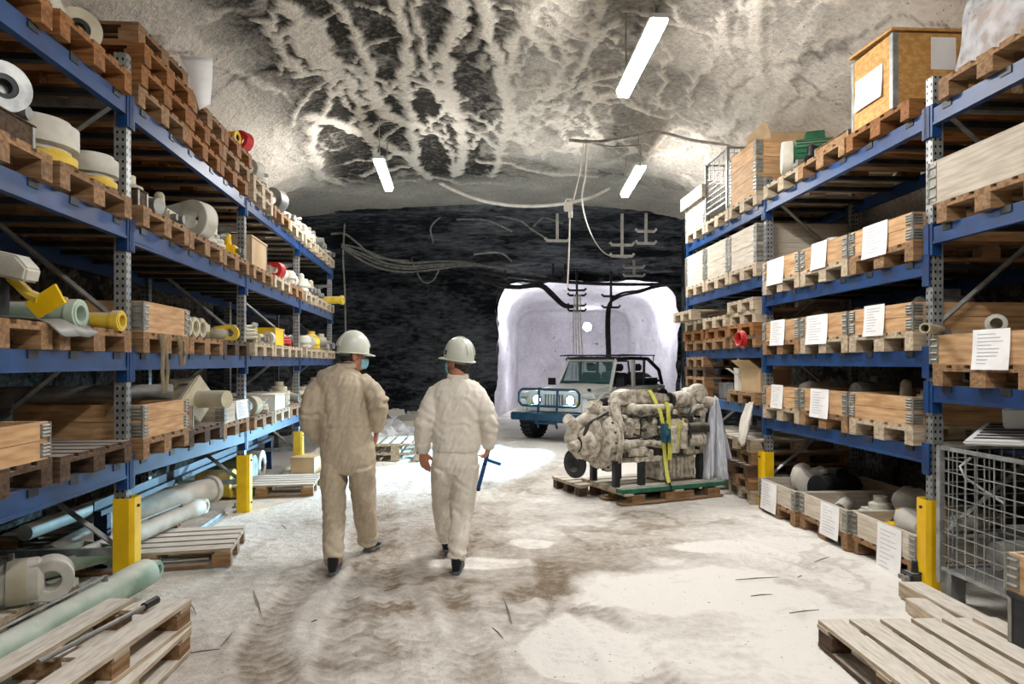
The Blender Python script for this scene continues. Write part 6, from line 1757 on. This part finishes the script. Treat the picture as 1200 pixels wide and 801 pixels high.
def mk_engine():
    z0 = .192
    t = thing('diesel_engine', 'large dust caked diesel engine strapped onto a pallet in the aisle', 'engine', EO+V((0, 0, z0)), ERZ)
    B = lambda nm, m, mt='eng', bv=.012: m.build(nm, mt, t, bv)
    # block
    m = MB(); m.box(-.45, .62, -.22, .22, .32, .78); B('engine_block', m, 'eng_dark')
    m = MB(); m.box(.10, .62, -.24, .2, .03, .30); m.box(.16, .56, -.2, .16, .0, .03); m.box(-.45, .62, -.20, .20, .26, .33); B('oil_pan', m, 'eng', .03)
    m = MB()
    for k in range(9): m.box(.1+k*.06, .118+k*.06, -.262, -.24, .06, .29)
    B('pan_rib', m, 'eng', 0)
    for k in range(6):
        m = MB(); x = -.40+k*.165; m.box(x, x+.15, -.16, .16, .78, .92); B('cylinder_head', m, 'eng', .02)
        m = MB(); m.box(x+.015, x+.135, -.13, .13, .921, .955); m.cyl((x+.075, 0, .955), (x+.075, 0, .975), .02, n=8); B('valve_cover', m, 'eng', .012)
    # intake plenum (sloping box on top)
    m = MB(); m.prism([(-.48, .95), (-.42, 1.08), (-.30, 1.12), (.36, 1.04), (.38, .96), (-.40, .93)], -.20, .02, None, 'y'); B('intake_plenum', m, 'eng', .015)
    m = MB(); m.tube([(-.45, -.15, .99), (-.50, -.2, .9), (-.48, -.24, .74), (-.42, -.24, .64)], .06, 12); B('intake_elbow', m)
    m = MB(); m.tube([(-.30, -.27, .90), (.02, -.28, .90), (.24, -.27, .90)], .045, 12); m.sphere((-.31, -.27, .90), .065, 12); B('coolant_pipe', m, 'eng', 0)
    # side covers
    for k in range(3):
        m = MB(); x = -.40+k*.24; m.box(x, x+.21, -.262, -.221, .56, .78); cv = B('side_cover', m, 'eng', .012)
        q = MB()
        for dx in (.02, .19):
            for zz in (.585, .67, .755): q.cyl((x+dx, -.262, zz), (x+dx, -.272, zz), .009, n=6)
        q.build('bolt', 'eng_dark', cv)
    m = MB(); m.tube([(-.40, -.25, .48), (-.1, -.27, .50), (.12, -.25, .46)], .05, 10); m.sphere((-.38, -.25, .47), .075, 10); m.sphere((-.18, -.26, .40), .07, 10); B('oil_gallery', m, 'eng', 0)
    m = MB(); m.box(-.36, -.1, -.29, -.2, .34, .44); m.box(-.28, .1, -.30, -.2, .27, .33); B('mount_bracket', m, 'eng', .01)
    # bell housing, flywheel end
    m = MB(); m.lathe([(.30, 0), (.355, -.03), (.355, -.09), (.335, -.10), (.33, -.19), (.30, -.22), (.22, -.24)], (-.45, 0, .52), (1, 0, 0), 32); bh = B('bell_housing', m, 'eng', 0)
    q = MB()
    for k in range(18):
        w = 2*PI*k/18; q.cyl((-.565, .348*math.cos(w), .52+.348*math.sin(w)), (-.585, .348*math.cos(w), .52+.348*math.sin(w)), .014, n=6)
    q.build('bolt', 'eng_dark', bh)
    m = MB(); m.torus((-.50, 0, .52), (1, 0, 0), .365, .016, 40, 6); B('housing_flange', m, 'eng', 0)
    m = MB(); m.lathe([(.20, 0), (.215, -.02), (.20, -.12), (.14, -.18), (.10, -.19), (.095, -.08), (.001, -.08)], (-.77, -.05, .50), (1, .25, 0), 24); B('gear_cover', m, 'eng', 0)
    m = MB(); m.prism([(-.13, -.10), (.05, -.15), (.13, -.03), (.10, .10), (-.05, .14)], -.07, .0, Matrix.Translation((-.76, -.19, .66)) @ Matrix.Rotation(R(35), 4, 'Z'), 'x'); B('cover_plate', m, 'eng', .02)
    m = MB(); m.cyl((-.945, -.095, .50), (-.955, -.0975, .50), .085, n=20); B('shaft_mouth_shade', m, 'dark_steel', 0)  # dark disc added to stand for shade inside the gear cover's mouth
    m = MB(); m.lathe([(.15, 0), (.17, -.02), (.17, -.05), (.10, -.06), (.05, -.02), (.001, -.02)], (-.88, .02, .26), (1, .3, 0), 24); B('lower_pulley', m, 'dark_steel', 0)
    m = MB(); m.tube([(-.70, -.05, .80), (-.84, -.07, .76), (-.96, -.08, .70), (-1.0, -.06, .60)], [.09, .08, .075, .07], 12); m.sphere((-1.0, -.06, .57), .085, 12); B('steering_pump', m, 'eng', 0)
    for pa, pb, pr_ in (((-.66, -.08, .84), (-.80, -.12, .95), .055), ((-.98, -.1, .72), (-1.10, -.14, .80), .062), ((-.95, -.1, .50), (-1.03, -.14, .46), .07)):
        m = MB(); m.cyl(pa, pb, pr_, n=12); B('pump_port', m, 'eng', 0)
    m = MB(); m.box(-.90, -.66, -.02, .20, .38, .66); B('gear_case', m, 'eng_dark', .05)
    m = MB(); m.tube([(-.60, -.2, .86), (-.72, -.24, .82), (-.86, -.2, .74), (-.9, -.18, .6), (-.86, -.2, .4)], .022, 8); B('pipe_run', m, 'eng_dark', 0)
    m = MB(); m.box(-.62, -.52, .02, .2, .62, .98); m.box(-.64, -.5, -.16, -.02, .78, .92); B('rear_bracket', m, 'eng', .02)
    # exhaust manifold and turbocharger at right
    m = MB(); m.tube([(.28, -.24, .99), (.40, -.26, 1.00), (.50, -.25, 1.0)], [.085, .095, .075], 14); B('air_inlet_body', m, 'eng', 0)
    m = MB(); m.ring((.27, -.24, .99), (1, 0.05, 0), .085, .06, .06); m.cyl((.275, -.24, .99), (.29, -.24, .99), .06, n=14); B('air_inlet_mouth', m, 'dark_steel', 0)
    m = MB(); m.torus((.66, -.22, 1.02), (0, 1, .15), .10, .06, 24, 12); m.cyl((.66, -.3, 1.02), (.66, -.14, 1.02), .07, n=14); B('turbo_compressor', m, 'eng', 0)
    m = MB(); m.torus((.80, -.18, .93), (.2, .3, 1), .115, .055, 24, 12); m.cyl((.8, -.18, .88), (.8, -.18, .99), .075, n=14); B('turbo_turbine', m, 'eng', 0)
    m = MB(); m.tube([(.52, -.2, 1.0), (.56, -.12, 1.08), (.66, -.05, 1.08), (.76, -.08, 1.02)], .05, 10); B('crossover_pipe', m, 'eng', 0)
    m = MB(); m.tube([(.55, -.24, .84), (.60, -.28, .90), (.68, -.28, .90), (.73, -.26, .82), (.72, -.25, .70)], .032, 10); B('oil_return_pipe', m, 'eng', 0)
    # filters, starter, alternator, hoses
    for x, r_, zt_, zb_, mt in ((.235, .075, .60, .36, 'eng'), (.37, .06, .62, .40, 'eng')):
        m = MB(); m.lathe([(r_*.6, 0), (r_*.95, .01), (r_, .05), (r_, zt_-zb_), (r_*1.12, zt_-zb_+.005), (r_*1.12, zt_-zb_+.07), (r_*.8, zt_-zb_+.09)], (x, -.32, zb_), (0, 0, 1), 20); B('oil_filter', m, mt, 0)
    m = MB(); m.box(.14, .46, -.33, -.2, .66, .76); B('filter_head', m, 'eng', .015)
    m = MB(); m.cyl((.44, -.32, .65), (.72, -.30, .65), .06, n=16); m.cyl((.72, -.3, .65), (.76, -.3, .65), .045, n=12); B('starter_motor', m, 'eng_dark', 0)
    m = MB(); m.cyl((.48, -.30, .50), (.64, -.30, .50), .075, n=18); m.cyl((.46, -.30, .50), (.48, -.30, .50), .05, n=14); m.cyl((.66, -.3, .50), (.70, -.3, .50), .07, n=18); B('alternator', m, 'eng', 0)
    m = MB(); m.box(.44, .60, -.28, -.2, .32, .44); m.box(.62, .80, -.22, .16, .30, .74); B('front_cover', m, 'eng', .02)
    m = MB(); m.lathe([(.12, 0), (.14, .01), (.10, .03), (.14, .05), (.12, .06)], (.80, -.02, .42), (1, 0, 0), 24); B('crank_pulley', m, 'eng_dark', 0)
    m = MB(); m.tube([(.80, -.16, .52), (.88, -.16, .40), (.86, -.14, .30), (.76, -.12, .26)], .035, 10); B('water_pipe', m, 'eng', 0)
    m = MB(); m.sphere((.84, -.16, .60), (.08, .07, .09), 12); m.cyl((.84, -.16, .6), (.95, -.18, .62), .05, n=12); B('water_pump', m, 'eng', 0)
    for pts, r_ in (([(-.42, -.26, .84), (-.2, -.29, .80), (.1, -.28, .83), (.3, -.3, .8), (.42, -.33, .72)], .014), ([(-.3, -.28, .60), (-.14, -.31, .55), (.04, -.29, .58), (.14, -.31, .66)], .013), ([(.42, -.34, .70), (.46, -.36, .56), (.42, -.34, .44), (.34, -.3, .36)], .014), ([(.5, -.3, .88), (.44, -.33, .82), (.45, -.35, .72)], .015)):
        m = MB(); m.tube(pts, r_, 6); B('fuel_line', m, 'eng_dark', 0)
    rn = random.Random(3)
    for k in range(46):
        x = rn.uniform(-.44, .78); z = rn.uniform(.34, .9); s_ = rn.uniform(.015, .042)
        m = MB()
        if k % 2: m.box(x-s_, x+s_, -.30, -.2, z-s_*.8, z+s_*.8)
        else: m.cyl((x, -.2, z), (x, -.30, z), s_, n=10)
        B('fitting', m, 'eng' if k % 3 else 'eng_dark', .006 if k % 2 else 0)
    # stand legs
    for x, y in ((-.52, -.25), (-.52, .25), (-.18, -.26), (-.18, .24), (.72, -.2), (.72, .2)):
        m = MB(); zz = -.0 if x > -.5 else -.045
        if x < -.5: m.box(x-.035, x+.035, y-.035, y+.035, -.04, .30)
        else: m.box(x-.035, x+.035, y-.035, y+.035, .001, .32)
        B('stand_leg', m, 'dark_steel', .003)
    return t
mk_engine()
def flat_strap(name, pts, w, th, m, label, cat, wdir=(1, 0, 0), group=None, parent=None):
    mb = MB(); vs = []; n = len(pts); w_ = V(wdir)*w/2
    for i, p in enumerate(pts):
        p = V(p); t_ = (V(pts[min(i+1, n-1)])-V(pts[max(i-1, 0)])).normalized(); nn = t_.cross(V(wdir)).normalized()*th/2
        vs += [p-w_-nn, p+w_-nn, p+w_+nn, p-w_+nn]
    fs = [(4*i+j, 4*i+(j+1) % 4, 4*i+4+(j+1) % 4, 4*i+4+j) for i in range(n-1) for j in range(4)]+[(3, 2, 1, 0), tuple(4*(n-1)+j for j in range(4))]
    mb.add(vs, fs); o = mb.build(name, m, parent)
    if label: tag(o, label, cat, group)
    return o
zE = .192
t = thing('lashing_strap', 'yellow lashing strap with blue ratchet tying the engine down, left of two', 'strap', EO, ERZ)
fr = lambda pts: [V((x, y, z+zE)) for x, y, z in pts]
flat_strap('webbing', fr([(.02, .2, 1.0), (.0, .0, 1.10), (-.01, -.19, 1.105), (.0, -.25, 1.02), (.03, -.345, .86), (.06, -.35, .72)]), .05, .006, 'strap_yellow', None, None, parent=t)
flat_strap('webbing', fr([(.075, -.35, .50), (.08, -.37, .3), (.085, -.40, .12), (.09, -.43, .03)]), .05, .006, 'strap_yellow', None, None, parent=t)
m = MB(); m.box(.03, .11, -.40, -.345, .52+zE, .72+zE); m.cyl((.02, -.39, .6+zE), (.12, -.39, .6+zE), .04, n=12); m.box(.025, .045, -.44, -.38, .5+zE, .66+zE); m.box(.095, .115, -.44, -.38, .5+zE, .66+zE); m.build('ratchet', 'ratchet', t, .006)
m = MB(); m.tube([(.09, -.44, .04+zE), (.10, -.455, .0+zE), (.10, -.462, -.03+zE), (.09, -.45, -.05+zE)], .01, 6); m.build('hook', 'dark_steel', t)
t = thing('lashing_strap', 'short yellow lashing strap hanging over the coolant pipe of the engine, right of two', 'strap', EO, ERZ)
flat_strap('webbing', fr([(.14, -.22, .96), (.14, -.31, .965), (.145, -.34, .90), (.14, -.36, .7), (.135, -.39, .5), (.12, -.40, .3), (.125, -.39, .29), (.15, -.385, .45)]), .055, .006, 'strap_yellow', None, None, parent=t)
t = thing('hazard_ribbon', 'pale yellow green ribbon tied on the engine beside its filter', 'ribbon', EO+V((.36, -.40, zE+.62)), ERZ)
for k, (a, b) in enumerate((((0, 0, .02), (-.07, -.02, .16)), ((0, 0, .02), (.05, -.02, .17)), ((0, 0, .02), (-.03, -.01, -.14)), ((0, 0, .02), (.02, -.03, .12)))):
    flat_strap('ribbon_tail', [a, ((V(a)+V(b))/2+V((.01, -.015, 0))), b], .024, .003, 'strap_yellow', None, None, parent=t)
# plastic sheet and pallets leaning right of the engine
m = MB(); vs = []; n1, n2 = 22, 16
for i in range(n2+1):
    f = i/n2
    for j in range(n1+1):
        g = j/n1; w = .10+.34*f
        x = -.5*w+w*g+.05*f; y = .06*math.sin(g*14+f*2)*(.3+.7*f)+.03*math.sin(g*31)
        z = .92*(1-f)+.10*abs(math.sin(g*3.1))*(1-f)
        vs.append((x, y, z+.01))
m.add(vs, [(i*(n1+1)+j, i*(n1+1)+j+1, (i+1)*(n1+1)+j+1, (i+1)*(n1+1)+j) for i in range(n2) for j in range(n1)], True)
M['sheet'] = M['film'].copy(); M['sheet'].name = 'grey plastic sheet'; M['sheet'].node_tree.nodes['Map Range'].inputs[3].default_value = .55; M['sheet'].node_tree.nodes['Map Range'].inputs[4].default_value = .95
o = m.build('plastic_sheet', 'sheet'); o.location = P(838, 510, 8.35)*1.0; o.location.z = .19; q = o.modifiers.new('t', 'SOLIDIFY'); q.thickness = .003
tag(o, 'crumpled clear plastic sheet hanging at the right end of the engine', 'plastic sheet')
# ------------------------------------------------------------------ cables, hangers and rubble
def cab(label, pts, r, m='cable', group=None, name='cable', n=6, sub_=5):
    pts = [V(p) for p in pts]; out = []
    for i in range(len(pts)-1):       # Catmull-Rom
        p0 = pts[max(i-1, 0)]; p1 = pts[i]; p2 = pts[i+1]; p3 = pts[min(i+2, len(pts)-1)]
        for k in range(sub_):
            t = k/sub_; out.append(.5*((2*p1)+(p2-p0)*t+(2*p0-5*p1+4*p2-p3)*t*t+(3*p1-p0-3*p2+p3)*t**3))
    out.append(pts[-1])
    mb = MB(); mb.tube(out, r, n); o = mb.build(name, m); tag(o, label, 'cable', group); return o
Q = lambda pts, d: [P(x, y, d if not isinstance(d, (list, tuple)) else d[i]) for i, (x, y) in enumerate(pts)]
cab('brown cable slung across the ceiling from the centre to the right wall', Q([(667, 164), (700, 166), (740, 160), (772, 155), (810, 164), (850, 169), (880, 168)], [9.2, 9.3, 9.4, 9.5, 9.5, 9.4, 9.3]), .022, 'cable')
cab('thin cable under the brown ceiling cable leading to the right rear lamp', Q([(690, 166), (715, 172), (748, 170), (751, 172), (750, 195)], 9.6), .012)
cab('pale salt crusted cable sagging across the tunnel roof in front of the dark crosscut', Q([(475, 190), (500, 205), (530, 222), (565, 235), (605, 241), (650, 240), (690, 232), (715, 220)], 13.2), .032, 'cable_white')
cab('left hand hanging rope of the pull switch', Q([(684, 165), (680, 200), (672, 234)], 9.3), .008, 'cable_white', 'hanging ropes')
cab('right hand hanging rope of the pull switch', Q([(687, 165), (686, 205), (682, 235), (690, 268), (703, 291), (716, 300), (735, 302)], [9.3, 9.3, 9.4, 11, 13, 14.5, 15.5]), .011, 'cable_white', 'hanging ropes')
cab('long vertical pull cord hanging in the middle of the tunnel', Q([(668, 244), (667, 290), (665, 338)], 9.4), .010, 'cable_white')
t = thing('pull_switch', 'small pale switch box hanging from ropes in the middle of the tunnel', 'switch', P(666, 243, 9.4))
m = MB(); m.box(-.06, .06, -.04, .04, -.05, .07); m.build('switch_box', 'cable_white', t, .01); m = MB(); m.cyl((.03, 0, -.05), (.03, 0, -.14), .03, n=8); m.build('cord_grip', 'cable_white', t)
m = MB(); m.tube([(-.05, 0, .06), (-.02, 0, .12), (.05, 0, .10)], .015, 6); m.build('bracket', 'cable_white', t)
# bundle on the left of the crosscut
for k, (o_, l) in enumerate(((0, 'top'), (6, 'second'), (10, 'third'), (15, 'lowest'))):
    cab(f'{l} of the grey cables drooping along the dark crosscut roof', Q([(400, 286+o_*.2), (425, 292+o_*.9), (450, 302+o_*.9), (478, 308+o_*.7), (515, 306+o_*.6), (545, 307+o_*.3), (585, 314-o_*.1), (640, 324)], [16.6, 16.8, 17, 17.2, 17.6, 18.2, 18.8, 19.2]), .026, 'cable', 'drooping cables in the crosscut')
cab('cable stub from hook above the left rack end', Q([(388, 274), (404, 274), (418, 284), (440, 301), (480, 306)], 16.4), .028, 'cable')
cab('vertical cable hanging beside the far end of the left rack', Q([(404, 262), (402, 300), (404, 340), (405, 395)], 15.7), .020, 'cable')
cab('curly cable end hanging below the grey cables', Q([(482, 303), (489, 320), (497, 331), (508, 328), (516, 312)], 17.2), .018, 'cable')
for k, pts in enumerate(([(480, 238), (520, 250), (560, 251), (605, 257), (625, 270), (645, 282)], [(500, 230), (525, 238), (520, 250), (505, 266), (508, 284)], [(535, 257), (570, 258), (600, 271)], [(625, 265), (640, 252), (665, 245)], [(600, 246), (630, 252), (660, 262)], [(555, 298), (585, 296), (600, 306)])):
    cab(['long pale cable snaking on the dark roof', 'hooked pale cable on the dark roof', 'short pale cable on the dark roof', 'pale cable rising to the switch box', 'pale cable passing below the switch box', 'lowest short pale cable on the dark roof'][k], Q(pts, 15.9), .022, 'cable')
# pipe along the lintel
cab('long dark pipe running across above the bright gallery', Q([(500, 308), (560, 318), (620, 326), (690, 332), (770, 333), (815, 330)], 19.2), .05, 'cable_dark', None, 'pipe')
for k in range(3):
    cab(['upper', 'middle', 'lower'][k]+' black cable sagging left above the bright gallery', Q([(556, 318+k*2), (580, 330+k*2), (605, 335+k*1.5), (632, 332+k*2), (645, 340+k*3), (660, 355+k*2), (672, 360)], 19.3), .032, 'cable_dark', 'black cables above the gallery')
for k in range(2):
    cab(['upper', 'lower'][k]+' black cable sagging right above the bright gallery', Q([(715, 350+k*4), (730, 343+k*3), (750, 340+k*2), (775, 333+k*2), (815, 329+k*3)], 19.3), .034, 'cable_dark', 'black cables above the gallery')
for k in range(4):
    cab(['outer left', 'left', 'right', 'outer right'][k]+' dark riser cable descending behind the car, right bunch', Q([(725-k, 346+k), (713+k, 356), (710+k*1.5, 380), (711+k*1.5, 418), (710+k*2, 450)], 19.0), .022, 'cable_dark', 'risers behind the car, right bunch')
for k in range(4):
    cab(['outer left', 'left', 'right', 'outer right'][k]+' pale riser cable descending behind the car, left bunch', Q([(673+k*2.4, 345), (672+k*2.8, 380), (672+k*3.5, 410), (670+k*5, 445)], 19.4), .018, 'cable_white', 'risers behind the car, left bunch')
def hanger(x, ytop, rows, label, d=15.2, w=26, m_='cable_white'):
    t = thing('cable_hanger', label, 'hanger', P(x, ytop, d), .1, 'T shaped cable hangers in the roof')
    yb = max(r for r in rows); h = (yb-ytop)*d/800; ww = w*d/800
    m = MB(); m.box(-.03, .03, -.03, .03, -h, 0.6); m.build('stem', m_, t, .006)
    for r_ in rows:
        z = -(r_-ytop)*d/800; m = MB(); m.tube([(-ww/2, 0, z+.06), (-ww/2+.05, 0, z), (ww/2-.05, 0, z), (ww/2, 0, z+.06)], .035, 6); m.build('arm', m_, t)
    return t
hanger(653, 266, [282], 'single armed hanger left of the pull cord', 15.5, 29)
hanger(729, 280, [287, 300], 'double armed hanger lower right of the pull cord', 15.5, 29)
hanger(757, 258, [271, 285], 'double armed hanger farthest right in the roof', 15.5, 25)
hanger(743, 305, [313, 323], 'small double armed hanger nearest the bright gallery', 18.6, 26)
for (x, rows, l) in ((676, [340, 346, 358, 364], 'ladder shaped hanger carrying the left riser cables'), (716, [347, 360], 'hanger carrying the right riser cables')):
    hanger(x, 333, rows, l, 19.6, 22, 'cable_dark')
for k, x in enumerate((592, 648, 662)):
    hanger(x, 318, [326+k], ['first','second','third'][k]+' small hook on the pipe above the bright gallery', 19.1, 8, 'cable_dark')
# rubble, pallets and crates at the foot of the dark wall
M['salt'] = mat('white salt lumps', (206, 208, 212), (234, 235, 238), 3, .9, bump=.3)
def mk_lump(seed, s):
    def f():
        mb = MB(); mb.sphere((0, 0, 0), (s, s*.8, s*.7), 14); me = mb.mesh('salt_lump')
        for v in me.vertices: v.co *= 1+.55*noise.noise(v.co*(2.2/s)+V((seed*5.3, 0, 0)))
        zmin = min(v.co.z for v in me.vertices)
        for v in me.vertices: v.co.z = max(v.co.z-zmin-.06*s, 0)
        for p in me.polygons: p.use_smooth = False
        return tag(obj('salt_lump', me, 'salt'), '', 'salt lump')
    return f
rl = random.Random(12)
for i in range(34):
    x = rl.uniform(440, 500); y = rl.uniform(491, 528); s = rl.uniform(.10, .26)
    if 455 < x < 495 and y > 520: continue
    g = G(x, y, .0)
    place(f'lump{i%5}', mk_lump(i, .2), (g.x, g.y, .012), (0, 0, rl.uniform(0, 6)), 'loose white salt lump on the ground behind the walking people', 'white salt lumps behind the people', (s*5,)*3)
for k, (x, y, l, c) in enumerate(((462, 520, 'white dusted box on the ground between the two people, left of two', 'cardboard_white'), (484, 518, 'white dusted box on the ground between the two people, right of two', 'cardboard_white'))):
    pass
def far_pallet(x, y, w, n, label, rot=0, wood='wood_pale'):
    g = G(x, y)
    for j in range(n):
        place('pal_'+wood, mk_pallet(WP, wood), V((g.x, g.y, .012+j*PH)), (0, 0, -PI/2+rot), label+('' if n == 1 else [', bottom one', ', top one'][j]))
far_pallet(463, 541, .9, 2, 'salt white pallet on the ground between the two people', .05)
far_pallet(438, 520, .9, 1, 'salt white pallet behind the left person', .3)
far_pallet(368, 560, .9, 1, 'dusty pallet with small boxes behind the third yellow guard', .1) if False else None
for k, (px, py, w, h, l, m_) in enumerate(((468, 486, .7, .45, 'grey carton stack at the foot of the dark wall', 'cardboard_white'), (493, 484, .5, .7, 'brown carton at the foot of the dark wall beside the right person', 'cardboard'), (476, 506, .6, .25, 'low white crate at the foot of the dark wall', 'cardboard_white'))):
    g = G(px, py); carton((g.x, g.y, .012), -PI/2+.3*k, w, w, h, l, m_)
g = G(366, 556); place('lowc', mk_box(.35, .45, .24, 'cardboard', 'wooden_box', 'box'), V((g.x+.05, g.y+.2, .012)), (0, 0, AL-.2), 'small pale box on the floor right of the third yellow guard')
# twigs and splinters on the floor
tw = [((297, 692), (307, 722)), ((272, 741), (258, 757)), ((215, 766), (257, 760)), ((222, 705), (230, 720)), ((450, 692), (466, 688)), ((862, 679), (912, 676)), ((880, 698), (905, 696)), ((955, 658), (972, 652)), ((925, 718), (960, 714)), ((590, 700), (600, 730)), ((935, 676), (940, 674)), ((577, 735), (590, 748)), ((365, 728), (372, 726)), ((330, 615), (336, 620))]
for i, (a, b) in enumerate(tw):
    p, q = G(*a, .014), G(*b, .014); mid = (p+q)/2+V((.003, .004, .002)); c = (p+q)/2
    mb = MB(); mb.tube([p-c, mid-c, q-c], [.003, .0045, .002], 6); o = mb.build('splinter', 'wood_dark'); o.location = c; tag(o, 'thin dark wood splinter lying on the dusty floor', 'splinter', 'dark splinters on the floor')
